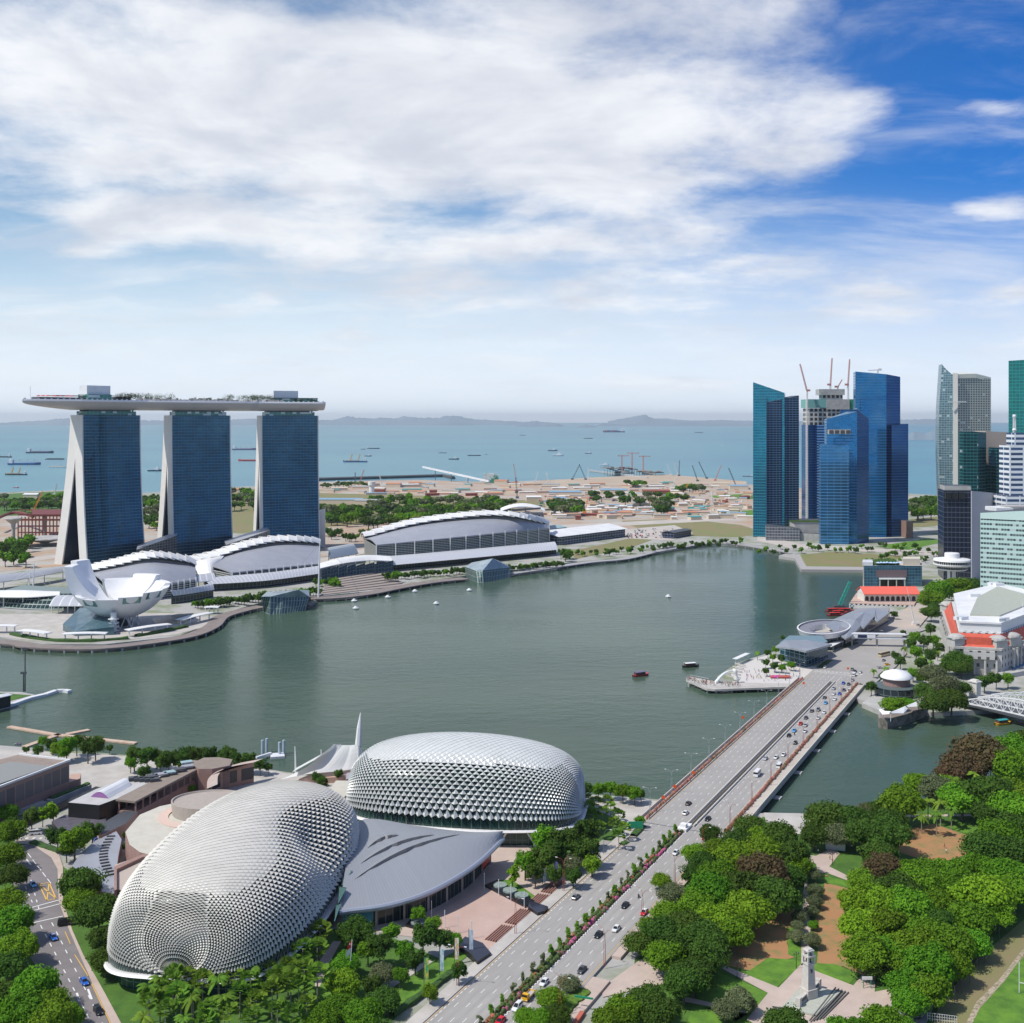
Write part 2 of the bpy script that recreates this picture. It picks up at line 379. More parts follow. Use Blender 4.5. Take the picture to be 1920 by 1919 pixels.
# ------ water
def water_mat(name,c,rough,b1,s1,c2=None,sc2=.004):
 m=bpy.data.materials.new(name);m.use_nodes=True;t=m.node_tree;b=t.nodes['Principled BSDF']
 b.inputs['Base Color'].default_value=(*c,1);b.inputs['Roughness'].default_value=rough;b.inputs['IOR'].default_value=1.33;b.inputs['Specular IOR Level'].default_value=.13
 co=t.nodes.new('ShaderNodeTexCoord')
 def nz(s,d,rot,sx):
  mp=t.nodes.new('ShaderNodeMapping');mp.inputs['Rotation'].default_value=(0,0,rot);mp.inputs['Scale'].default_value=(sx,1,1);t.links.new(co.outputs['Object'],mp.inputs[0])
  n=t.nodes.new('ShaderNodeTexNoise');n.inputs['Scale'].default_value=s;n.inputs['Detail'].default_value=d;t.links.new(mp.outputs[0],n.inputs['Vector']);return n.outputs[0]
 a,b_,c_=nz(s1,3,.5,.45),nz(s1*.22,4,-.3,.6),nz(.012,4,.2,.5)
# gusts: the ripples are rougher in some patches
 gm=t.nodes.new('ShaderNodeMapRange');t.links.new(c_,gm.inputs[0]);gm.inputs[1].default_value=.35;gm.inputs[2].default_value=.65;gm.inputs[3].default_value=.5;gm.inputs[4].default_value=1.3
 ad=t.nodes.new('ShaderNodeMath');ad.operation='MULTIPLY_ADD';t.links.new(b_,ad.inputs[0]);ad.inputs[1].default_value=2.2;t.links.new(a,ad.inputs[2])
 mu_=t.nodes.new('ShaderNodeMath');mu_.operation='MULTIPLY';t.links.new(ad.outputs[0],mu_.inputs[0]);t.links.new(gm.outputs[0],mu_.inputs[1])
 bp=t.nodes.new('ShaderNodeBump');bp.inputs['Distance'].default_value=b1;bp.inputs['Strength'].default_value=1
 t.links.new(mu_.outputs[0],bp.inputs['Height']);t.links.new(bp.outputs[0],b.inputs['Normal'])
 if c2:
  n=nz(sc2,4,0,.5);r=t.nodes.new('ShaderNodeMapRange');t.links.new(n,r.inputs[0]);r.inputs[1].default_value=.4;r.inputs[2].default_value=.62
  x=t.nodes.new('ShaderNodeMix');x.data_type='RGBA';t.links.new(r.outputs[0],x.inputs[0]);x.inputs[6].default_value=(*c,1);x.inputs[7].default_value=(*c2,1);t.links.new(x.outputs[2],b.inputs['Base Color'])
 MAT[name]=m;return m
baym=water_mat('bay_water',(.060,.096,.066),.16,.16,.55,(.045,.078,.056),.006)
seam=water_mat('sea_water',(.10,.25,.29),.32,.5,.12,(.085,.205,.27),.0006)
b=MB();b.prism([W(x,y,0)[:2]for x,y in((-1500,960),(3600,960),(3600,3000),(-1500,3000))],-6,0);b.build('bay_water',baym,kind='structure')
b=MB();Ya=W(0,960,0).y;b.add([(-45000,2075,-.05),(45000,2075,-.05),(45000,62000,-.05),(-45000,62000,-.05)],[(0,1,2,3)]);b.build('sea',seam,kind='structure')
bedm=mat('sea_bed',(.05,.07,.06),.9)
b=MB();b.add([(-46000,-900,-7),(46000,-900,-7),(46000,63000,-7),(-46000,63000,-7)],[(0,1,2,3)]);b.build('sea_bed',bedm,kind='structure')
# ------ land
Z0=2.5
def land(name,pts,m,z0=-5,z1=Z0,mw=None):
 b_=MB();b_.prism([W(x,y,z1)[:2]for x,y in pts],z0,z1,1,0);return b_.build(name,[m,mw or conc],kind='structure')
landm=mat('city_ground',(.37,.36,.34),.9,c2=(.20,.23,.13),scale=.03,lo=.45,hi=.62)
near=[(-900,1370),(0,1398),(240,1416),(480,1440),(640,1462),(760,1480),(1090,1488),(1240,1500),(1262,1535),(1430,1525),(1520,1526),(1600,1526),(1700,1510),(1800,1475),(1920,1435),(2500,1330),(9000,6000),(-6000,6000)]
# the last two lie behind and beside the viewer
b=MB();pl=[W(x,y,Z0)[:2]for x,y in near[:-2]]+[(900,60),(900,-300),(-700,-300)];b.prism(pl,-5,Z0,1,0);b.build('near_shore_ground',[landm,conc],kind='structure')
shoreL=[(-700,1160),(-200,1185),(0,1196),(80,1208),(200,1208),(330,1194),(400,1168),(425,1148),(490,1130),(600,1118),(700,1108),(770,1094),(870,1080),(960,1070),(1050,1057),(1170,1046),(1250,1026),(1350,1015),(1440,1025),(1490,1034)]
cbd=[(1460,1042),(1490,1044),(1502,1064),(1618,1066),(1618,1104),(1600,1140),(1660,1146),(1605,1172),(1530,1210),(1450,1222),(1385,1242),(1345,1268),(1380,1283),(1500,1290),(1580,1298),(1612,1312),(1650,1326),(1700,1330),(1745,1336),(1840,1332),(1930,1322),(2600,1300)]
coast=[(4200,930),(2100,930),(1760,929),(1705,926),(1420,911),(1350,905),(1250,895),(1100,898),(1000,903),(930,906),(780,901),(600,906),(430,914),(262,925),(120,919),(0,924),(-300,936),(-1500,960)]
land('far_shore_ground',shoreL+cbd+coast,landm)
# far river bank wall seen below the white bridge
for nm,pts,m,z in(('green_strip',[(-200,925),(0,927),(120,921),(262,927),(262,960),(0,985),(-200,990)],grass,2.55),('earth_field',[(-200,990),(0,968),(140,965),(300,950),(300,1030),(110,1062),(-200,1090)],tanm,2.6),('far_green',[(430,918),(600,914),(1000,925),(1040,955),(960,985),(600,1000),(430,1000)],dgr,2.56),('building_site',[(595,904),(780,900),(930,905),(1100,897),(1250,894),(1350,904),(1420,910),(1760,935),(1760,955),(1420,1000),(1200,990),(1040,1000),(1020,940),(800,930),(600,925)],tanm,2.6),('earth_strip',[(600,990),(760,975),(940,960),(1040,950),(1060,990),(600,1045)],tanm,2.62),('sand_spit',[(990,905),(1100,896),(1250,890),(1400,903),(1400,914),(1200,910),(990,912)],mat('pale_sand',(.46,.37,.28),.95,c2=(.38,.30,.22),scale=.01),2.75)):
 patch(nm,pts,m,z)
for nm,pts in(('field',[(1180,985),(1300,975),(1390,985),(1440,1000),(1380,1008),(1240,1003)]),('field',[(1165,977),(1250,974),(1262,979),(1180,986)]),('field',[(1330,930),(1420,925),(1430,937),(1340,934)]),('field',[(1350,962),(1425,955),(1425,968),(1360,968)]),('field',[(1066,1035),(1180,1010),(1230,1010),(1180,1028),(1080,1048)]),('field',[(1500,1040),(1560,1035),(1700,1043),(1640,1063),(1512,1062)]),('field',[(1640,1025),(1740,1010),(1775,1015),(1700,1032)]),('field',[(1700,975),(1762,968),(1770,985),(1700,990)]),('field',[(1570,980),(1700,965),(1700,972),(1570,990)])):
 patch(nm,pts,dgr if pts[0][0]in(1180,1066,1700,1500,1165)else lawn,2.66)
for nm,pts in(('dirt_road',[(600,1048),(700,1025),(860,1000),(1040,985),(1400,968),(1400,974),(1060,992),(870,1008),(700,1034),(600,1060)]),('dirt_road',[(1040,955),(1200,962),(1420,948),(1420,953),(1200,969),(1035,963)]),('dirt_road',[(0,1052),(110,1040),(110,1046),(0,1062)]),('car_park',[(1165,993),(1265,985),(1300,1000),(1260,1014),(1180,1010)]),('dirt_road',[(1420,1003),(1500,1020),(1760,1035),(1760,1042),(1480,1028),(1420,1014)])):
 patch(nm,pts,mat('pale_road',(.50,.46,.42),.9,c2=(.42,.37,.33),scale=.03),2.7)
# boardwalk on piles round the bay
def strip(nm,pts,wd,z0,z1,m,piles=0,label=None,cat='boardwalk'):
 q=[Vector((*W(x,y,z1)[:2],0))for x,y in pts];q=cat_rom(q,6);a,c=[],[]
 for i,p in enumerate(q):
  d=(q[min(i+1,len(q)-1)]-q[max(i-1,0)]).normalized();n=Vector((-d.y,d.x,0));a.append(p);c.append(p+n*wd)
 b_=MB();rows=[[Vector((p.x,p.y,z1))for p in a],[Vector((p.x,p.y,z1))for p in c]];b_.grid(rows,0,thick=z1-z0)
 o=b_.build(nm,m,kind='structure')if not label else b_.build(nm,m,label=label,cat=cat)
 if piles:
  acc=0;ORG[o.name]=(tuple(o.location),0)
  for i in range(1,len(a)):
   acc+=(a[i]-a[i-1]).length
   if acc>piles:acc=0;p=a[i]*.93+c[i]*.07;bb=MB();bb.tube([(p.x,p.y,-1),(p.x,p.y,z0+.1)],.9,6);bb.build('pile',conc,parent=o)
 return o
strip('boardwalk',[(-200,1200),(0,1207),(40,1213),(120,1217),(200,1216),(290,1206),(370,1192),(412,1174),(430,1156),(470,1144),(500,1138)],13,2.0,3.0,deckm,9,'curved timber boardwalk on piles around the white lotus shaped museum')
strip('boardwalk',[(585,1124),(640,1121),(700,1114),(760,1102),(820,1092),(880,1086)],16,2.0,3.0,deckm,10,'timber boardwalk on piles between the two glass pavilions')
strip('boardwalk',[(960,1077),(1020,1068),(1110,1055),(1180,1048),(1250,1032),(1350,1019),(1440,1030),(1490,1039)],12,2.0,3.0,mat('pale_deck',(.34,.33,.33),.8),12,'long pale promenade on piles along the far bay edge')
strip('low_jetty',[(1050,1066),(1080,1062),(1115,1058)],5,.6,1.1,dgrey,0,'low dark jetty floating beside the pale promenade','jetty')
b=MB();b.prism([W(x,y,3.2)[:2]for x,y in((1460,1043),(1490,1047),(1502,1068),(1620,1069),(1620,1064),(1512,1062),(1498,1042))],-2,3.2);b.build('quay_wall',mat('quay',(.36,.34,.33),.8),label='grey quay wall bordering the grass field by the far blue towers',cat='wall')
# terraced event plaza steps
b=MB()
for i in range(7):
 p=[W(602+i*2,1116-i*3.2,3)[:2],W(760-i*6,1098-i*3.4,3)[:2],W(758-i*6,1095-i*3.4,3)[:2],W(602+i*2,1113-i*3.2,3)[:2]]
 b.prism(p,2.6,3.2+i*.55)
b.build('terrace_steps',mat('steps',(.30,.25,.22),.8),label='brown terraced steps facing the bay between the glass pavilions',cat='steps')
patch('event_plaza',[(605,1092),(700,1080),(750,1078),(720,1088),(620,1100)],pale,2.8)
# ------ islands and hills far over the water
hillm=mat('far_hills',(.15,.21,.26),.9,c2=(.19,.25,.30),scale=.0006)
def hills(nm,prof,ysh,depth=3000,seed=1,rough=.12):
 rnd=random.Random(seed);Yb=F*HC/(ysh-HOR);xs=[];x0,x1=prof[0][0],prof[-1][0];n=max(12,int((x1-x0)/4));rows=[]
 for j in range(7):
  row=[];v=j/6
  for i in range(n+1):
   px=x0+(x1-x0)*i/n
   for q in range(len(prof)-1):
    if prof[q][0]<=px<=prof[q+1][0]:t=(px-prof[q][0])/(prof[q+1][0]-prof[q][0]);t=t*t*(3-2*t);py=prof[q][1]*(1-t)+prof[q+1][1]*t;break
   Yd=Yb+depth*v;h=max(0,HC-(py-HOR)*(Yb+depth*.5)/F);h*=math.sin(math.pi*min(1,v*1.0))**.7*(1+rnd.uniform(-rough,rough))if 0<v<1 else 0
   row.append(((px-CX)*Yd/F,Yd,h-3*(h==0)))
  rows.append(row)
 b_=MB();b_.grid(rows);return b_.build(nm,hillm,smooth=True,kind='structure')
hills('far_hills',[(-150,793),(0,793),(60,790),(110,786),(180,784),(260,788),(330,790),(430,787),(470,786),(560,790),(625,788),(650,782),(700,785),(722,783),(745,785),(762,781),(790,784),(815,784),(842,779.5),(870,783),(900,787),(950,790),(1010,792)],797.6,4000,3)
hills('far_hills',[(730,795),(800,791),(850,790),(890,795)],798.2,1500,4)
hills('island',[(966,799),(985,793),(1000,790),(1020,792),(1040,793),(1060,799)],800.5,900,5)
hills('island',[(1078,801),(1095,797),(1110,798),(1120,801)],802,700,6)
hills('far_hills',[(1120,797),(1130,794),(1170,796),(1230,794),(1290,793),(1400,795),(1420,795),(1500,794)],799.6,1500,7)
hills('far_hills',[(1140,790),(1180,783),(1205,778.5),(1230,785),(1300,789),(1350,788),(1430,790),(1500,790),(1800,786)],796.3,4000,8)
hills('island',[(1690,822),(1715,810),(1735,812),(1755,806),(1790,812),(1850,824)],826,1500,9)
# ------ the road and its bridge
A0=Vector((-24.2,317,0));TT=Vector((.4508,.8926,0));NN=Vector((.8926,-.4508,0));RZ=math.atan2(TT.y,TT.x)
def RD(s,o,z=0):p=A0+TT*s+NN*o;return Vector((p.x,p.y,z))
def rsheet(b_,s0,s1,o0,o1,z,mi=0):b_.add([RD(s0,o0,z),RD(s0,o1,z),RD(s1,o1,z),RD(s1,o0,z)],[(0,1,2,3)],None,mi)
SB0,SB1=180,470
ZR=3.3
def rbox(b_,s0,s1,o0,o1,z0,z1,mi=0):b_.prism([RD(s0,o0)[:2],RD(s0,o1)[:2],RD(s1,o1)[:2],RD(s1,o0)[:2]],z0,z1,mi)
b=MB();rbox(b,-80,SB0,0,31.3,2.3,ZR);rbox(b,SB1,545,-1,34,2.3,ZR);b.build('road',asph,kind='structure')
bt=thing('road_bridge','long concrete road bridge carrying two carriageways over the bay','bridge',RD((SB0+SB1)/2,16,0))
b=MB();rbox(b,SB0,SB1,-3.7,17.1,1.6,ZR-.02);rbox(b,SB0,SB1,18.7,38,1.6,ZR-.02);b.build('deck',mat('bridge_concrete',(.50,.46,.40),.8,c2=(.42,.38,.33),scale=.08),parent=bt)
b=MB();rbox(b,SB0,SB1,.2,16.0,ZR-.02,ZR+.02);rbox(b,SB0,SB1,19.8,31.6,ZR-.02,ZR+.02);b.build('road_surface',asph,parent=bt)
b=MB();rbox(b,SB0,SB1,-3.7,-3.3,ZR,ZR+1.1);rbox(b,SB0,SB1,16.1,16.6,ZR,ZR+.9);rbox(b,SB0,SB1,19.2,19.7,ZR,ZR+.9);rbox(b,SB0,SB1,37.6,38,ZR,ZR+1.1);rbox(b,SB0,SB1,-.2,.05,ZR,ZR+.6);rbox(b,SB0,SB1,31.7,31.95,ZR,ZR+.6)
b.build('parapet',mat('parapet',(.55,.51,.46),.7),parent=bt)
for i in range(7):
 s=SB0+20+i*41;b=MB()
 for o0,o1 in((-2.5,16),(20,36.5)):
  rbox(b,s-1.3,s+1.3,o0,o1,-3,1.7)
 rbox(b,s-2.2,s+2.2,-5,40.5,-3,.5);b.build('pier',conc,parent=bt)
# flower troughs along the parapets
def bush_row(nm,s0,s1,o,wdt,m,label,h=1.0,seed=1,z=ZR):
 rnd=random.Random(seed);b_=MB();s=s0;rbox(b_,s0,s1,o-.35,o+.35,z-.05,z+.3)
 while s<s1:
  r=rnd.uniform(.55,1.0)*wdt;c=RD(s+rnd.uniform(-.4,.4),o+rnd.uniform(-.3,.3),z+.5);n=7
  prof=[(r*1.0,-.5),(r*1.05,h*.2),(r*.75,h*.75),(r*.2,h*1.05)]
  prof=[(a*rnd.uniform(.8,1.2),zz_)for a,zz_ in prof]
  b_.lathe(c,prof,n,sx=rnd.uniform(.8,1.2),sy=rnd.uniform(.8,1.2));s+=rnd.uniform(.8,1.7)
 return b_.build(nm,m,label=label,cat='flower bed')
pk=mat('salmon_flowers',(.44,.15,.13),.95,c2=(.13,.13,.06),scale=.45,lo=.38,hi=.62,bump=.15)
bush_row('flower_trough',SB0,SB1,-1.0,.75,pk,'long row of pink flowering bushes along the bayward side of the bridge',seed=1)
bush_row('flower_trough',SB0,SB1,32.9,.8,pk,'long row of pink flowering bushes along the parkward side of the bridge',seed=2)
# median bed on land
b=MB();rbox(b,-80,173,14.6,18.0,ZR-.5,ZR+.15);b.build('median_kerb',mat('soil',(.10,.06,.04),.9),kind='structure')
med=mat('median_bed',(.07,.12,.025),.95,c2=(.40,.11,.07),scale=.35,lo=.54,hi=.62,bump=.15)
bush_row('median_flower_bed',-60,172,15.6,.9,med,'low orange and green flower bed along the land end road median, its treeside row',seed=3,h=.8)
bush_row('median_flower_bed',-60,172,17.1,.8,mat('magenta_bed',(.07,.11,.03),.95,c2=(.45,.10,.22),scale=.16,lo=.53,hi=.58,bump=.15),'magenta flower bed on the land end road median beside the striped kerb',seed=4,h=.8)
b=MB();rbox(b,173,181,14.5,18.5,ZR-.5,ZR+1.0);b.box(RD(176,16.5,ZR+1.6),(2.5,2.5,1.4),RZ);b.build('median_plinth',white,label='white plinth ending the flower median at the start of the bridge',cat='plinth')
# markings
b=MB();zz1=ZR+.045
lanesL=[3.1,6.2,9.4,12.4];lanesR=[21.8,24.9,28.0]
def dashes(o,s0,s1,step=9.0,ln=2.6,wd=.2,ph=0):
 s=s0+ph
 while s<s1:rsheet(b,s,min(s+ln,s1),o-wd/2,o+wd/2,zz1);s+=step
for i,o in enumerate(lanesL):dashes(o,-70,SB1+25,ph=i*1.3)
for i,o in enumerate(lanesR):dashes(o,-70,SB1+25,ph=i*2.1)
rsheet(b,-70,SB0,18.15,18.45,zz1);rsheet(b,SB0,SB1+20,20.1,20.3,zz1);rsheet(b,SB0,SB1+20,15.6,15.8,zz1)
dashes(1.0,-20,SB0-30,2.4,1.3,.25)
for q in range(12):rsheet(b,SB1+26,SB1+27,1+q*1.25,1.7+q*1.25,zz1);rsheet(b,SB1+29,SB1+30,1+q*2.6,2.6+q*2.6,zz1)
rsheet(b,SB1+24,SB1+24.5,.4,31,zz1)
b.build('lane_markings',paint,kind='structure')
b=MB();rsheet(b,-70,SB0-12,.35,.5,zz1);rsheet(b,SB0,SB1+15,.5,.64,zz1);rsheet(b,-70,SB0,30.4,30.55,zz1);b.build('yellow_lines',ypaint,kind='structure')
b=MB();rsheet(b,SB0-4,SB0-3.5,.2,14.2,zz1);rsheet(b,SB0-4,SB0-3.5,18.8,31,zz1);b.build('expansion_joint',dgrey,kind='structure')
# tyre-darkened lanes
b=MB()
for o in(1.6,4.7,7.8,11,14,20.3,23.4,26.5,29.6):
 rsheet(b,-75,SB1+20,o-.55,o+.55,ZR+.032)
b.build('tyre_tracks',mat('tyre_tracks',(.29,.275,.26),.8,c2=(.345,.33,.31),scale=.04,lo=.3,hi=.7),kind='structure')
# junction beyond the bridge and the streets behind it
patch('junction',[(1545,1243),(1570,1215),(1600,1195),(1612,1180),(1720,1175),(1740,1180),(1690,1195),(1700,1225),(1680,1250),(1655,1270),(1630,1290),(1560,1255)],asph,3.33)
patch('street',[(1612,1182),(1640,1165),(1700,1140),(1760,1110),(1775,1112),(1745,1150),(1720,1180)],mat('street_grey',(.38,.36,.34),.85,c2=(.5,.4,.32),scale=.05),3.34)
b=MB()
for i in range(7):
 a=W(1655+i*10,1172-i*8,3.4);c=W(1661+i*10,1167-i*8,3.4);b.tube([a,c],.25,4)
b.build('lane_markings',paint,kind='structure')
# pavement beside the road with kerb, land side
b=MB();rbox(b,-60,175,-4.6,-.25,2.3,ZR+.12);b.build('pavement',pale,kind='structure')
b=MB();rbox(b,60,175,31.5,34.5,2.3,ZR+.12);rbox(b,-60,45,31.5,37,2.3,ZR+.12);b.build('pavement',pave2,kind='structure')
b=MB();rbox(b,110,150,-8.5,-4.8,2.3,ZR+.05);b.build('lay_by',asph,kind='structure')
# striped median kerb
b=MB();s=-70
while s<172:rbox(b,s,s+.9,18.02,18.3,ZR,ZR+.25);s+=1.8
b.build('striped_kerb',white,kind='structure')
# ------ park ground
patch('park_grass',[(1180,1919),(1190,1800),(1290,1640),(1375,1575),(1430,1532),(1600,1530),(1800,1480),(1925,1440),(2500,1400),(2500,2600),(1150,2600)],grass,2.6)
patch('river_plaza',[(1432,1524),(1532,1526),(1540,1560),(1480,1566),(1440,1556)],pale,2.75)
for nm,pts in(('bare_earth',[(1465,1703),(1490,1703),(1475,1770),(1490,1795),(1406,1820),(1350,1808),(1340,1790),(1430,1730)]),('bare_earth',[(1548,1640),(1600,1668),(1580,1700),(1590,1740),(1620,1755),(1590,1790),(1625,1830),(1560,1812),(1532,1806),(1535,1760),(1520,1740),(1540,1700)]),('bare_earth',[(1700,1555),(1750,1545),(1840,1575),(1820,1600),(1760,1620),(1690,1600),(1660,1580)]),('bare_earth',[(1545,1650),(1570,1650),(1575,1656),(1550,1658)]),('bare_earth',[(1548,1818),(1580,1812),(1610,1825),(1580,1832)])):
 patch(nm,pts,dirt,2.66)
for nm,pts in(('lawn',[(1440,1796),(1490,1800),(1502,1802),(1502,1812),(1455,1852),(1380,1822),(1406,1820)]),('lawn',[(1532,1806),(1565,1808),(1612,1825),(1592,1845),(1522,1820),(1522,1810)]),('lawn',[(1770,1548),(1860,1530),(1870,1545),(1830,1570)]),('lawn',[(1545,1642),(1603,1656),(1600,1668),(1545,1655)]),('lawn',[(1345,1822),(1440,1862),(1420,1890),(1380,1915),(1300,1880)]),('lawn',[(1300,1885),(1420,1905),(1440,1935),(1280,1940)]),('lawn',[(1475,1740),(1504,1740),(1502,1800),(1478,1790)])):
 patch(nm,pts,lawn,2.68)
for nm,pts in(('park_path',[(1345,1812),(1352,1808),(1460,1852),(1504,1806),(1522,1818),(1600,1848),(1625,1818),(1642,1822),(1640,1860),(1690,1850),(1700,1860),(1620,1935),(1440,1935),(1400,1912),(1440,1862)]),('park_path',[(1502,1810),(1503,1740),(1508,1640),(1513,1640),(1520,1740),(1512,1810)]),('park_path',[(1490,1600),(1530,1605),(1560,1590),(1575,1600),(1555,1625),(1605,1650),(1602,1656),(1548,1636),(1535,1640),(1530,1620),(1500,1608)]),('park_path',[(1280,1868),(1400,1895),(1400,1900),(1280,1878)]),('park_path',[(1700,1528),(1880,1526),(1880,1530),(1700,1532)]),('park_path',[(1235,1785),(1270,1800),(1310,1830),(1220,1850),(1130,1870),(1128,1852),(1200,1800)]),('park_path',[(1840,1640),(1860,1640),(1880,1700),(1800,1760),(1790,1750)])):
 patch(nm,pts,pave2,2.72)
patch('service_road',[(1660,1895),(1700,1850),(1780,1780),(1850,1710),(1905,1640),(1920,1650),(1870,1730),(1780,1820),(1730,1935),(1640,1935)],asph,2.76)
patch('sports_field',[(1830,1885),(1925,1790),(2100,1700),(2300,1980),(1800,1980)],lawn,2.80)
patch('scrub_ground',[(1760,1885),(1830,1800),(1925,1720),(1925,1790),(1830,1885),(1800,1960),(1740,1960)],dgr,2.78)
patch('stony_track',[(1808,1925),(1830,1880),(1875,1835),(1918,1780),(1925,1782),(1885,1838),(1838,1890),(1820,1925)],mat('stones',(.45,.38,.28),.9,c2=(.2,.17,.1),scale=1.2,lo=.4,hi=.6),2.84)
# ------ theatre forecourt and left streets
patch('forecourt',[(690,1745),(720,1700),(880,1610),(965,1560),(1010,1610),(1070,1650),(930,1770),(900,1790),(860,1770)],pave2,2.62)
patch('plaza',[(800,1718),(905,1655),(1000,1695),(1002,1718),(918,1780),(870,1765),(760,1712)],pinkp,2.68)
patch('lawn',[(740,1850),(860,1780),(880,1790),(760,1885),(735,1905)],lawn,2.66);patch('lawn',[(560,1820),(620,1800),(690,1880),(600,1940),(560,1940)],lawn,2.64);patch('lawn',[(935,1650),(960,1650),(1003,1680),(995,1690),(940,1665)],lawn,2.7)
patch('theatre_garden',[(200,1880),(430,1780),(640,1740),(740,1760),(830,1800),(700,1960),(230,1960)],grass,2.6);patch('theatre_garden',[(975,1640),(1000,1580),(1075,1500),(1200,1500),(1160,1590),(1060,1680),(1010,1690)],grass,2.6)
patch('garden_path',[(600,1800),(625,1765),(640,1765),(615,1810),(600,1850),(590,1850)],pave2,2.7);patch('garden_path',[(690,1860),(800,1800),(812,1803),(700,1875)],pale,2.7)
patch('left_street',[(28,1590),(70,1583),(104,1612),(112,1650),(112,1690),(132,1748),(150,1790),(172,1845),(212,1935),(130,1935),(90,1860),(40,1760),(20,1690)],asph2,2.72)
patch('left_street',[(25,1562),(98,1560),(130,1572),(110,1590),(28,1580)],mat('plaza_grey',(.33,.31,.30),.9),2.7)
patch('left_pavement',[(30,1574),(60,1575),(110,1600),(118,1625),(118,1690),(136,1745),(156,1790),(190,1850),(236,1935),(216,1935),(172,1842),(130,1745),(110,1690),(108,1630),(96,1608),(60,1584),(28,1582)],pave2,2.84)
patch('left_verge',[(118,1625),(220,1700),(230,1800),(330,1935),(236,1935),(190,1850),(156,1790),(136,1745),(118,1690)],grass,2.66);patch('left_verge',[(-100,1570),(40,1570),(40,1690),(90,1810),(130,1940),(-200,1940)],grass,2.66)
b=MB()
def line(b_,p,q,wd=.3,z=2.78):
 p,q=W(*p,z),W(*q,z);d=(q-p).normalized();n=Vector((-d.y,d.x,0))*wd/2;b_.add([p-n,q-n,q+n,p+n],[(0,1,2,3)])
def dline(b_,p,q,n,fr=.4):
 for i in range(n):
  t0=i/n;t1=t0+fr/n;line(b_,(p[0]+(q[0]-p[0])*t0,p[1]+(q[1]-p[1])*t0),(p[0]+(q[0]-p[0])*t1,p[1]+(q[1]-p[1])*t1))
dline(b,(76,1735),(180,1935),12);dline(b,(97,1730),(200,1935),12);dline(b,(42,1650),(64,1700),4);dline(b,(58,1650),(75,1712),5)
line(b,(48,1705),(110,1688),.5);line(b,(42,1713),(112,1695),.5);line(b,(60,1731),(118,1718),.5);line(b,(50,1612),(58,1622),.6)
line(b,(165,1855),(172,1874),.6);line(b,(144,1862),(149,1878),.6);dline(b,(52,1600),(98,1660),5,.7)
for q in range(6):line(b,(35+q*13,1573),(40+q*13,1571),1.2)
b.build('lane_markings',paint,kind='structure')
b=MB();line(b,(73,1658),(92,1655),.4);line(b,(73,1658),(88,1689),.4);line(b,(88,1689),(105,1685),.4);line(b,(92,1655),(105,1685),.4);line(b,(73,1658),(105,1685),.4);line(b,(92,1655),(88,1689),.4)
for a,c in(((122,1747),(132,1770)),((140,1790),(165,1830)),((172,1845),(212,1930))):line(b,a,c,.25,2.87)
b.build('box_marking',ypaint,kind='structure')
# waterside paving by the theatre
patch('waterside_plaza',[(-50,1402),(240,1418),(480,1442),(640,1464),(660,1500),(500,1500),(240,1470),(190,1475),(150,1500),(-50,1440)],pale,2.6)
patch('waterside_plaza',[(1100,1490),(1235,1503),(1215,1530),(1180,1545),(1120,1520)],pale,2.7)
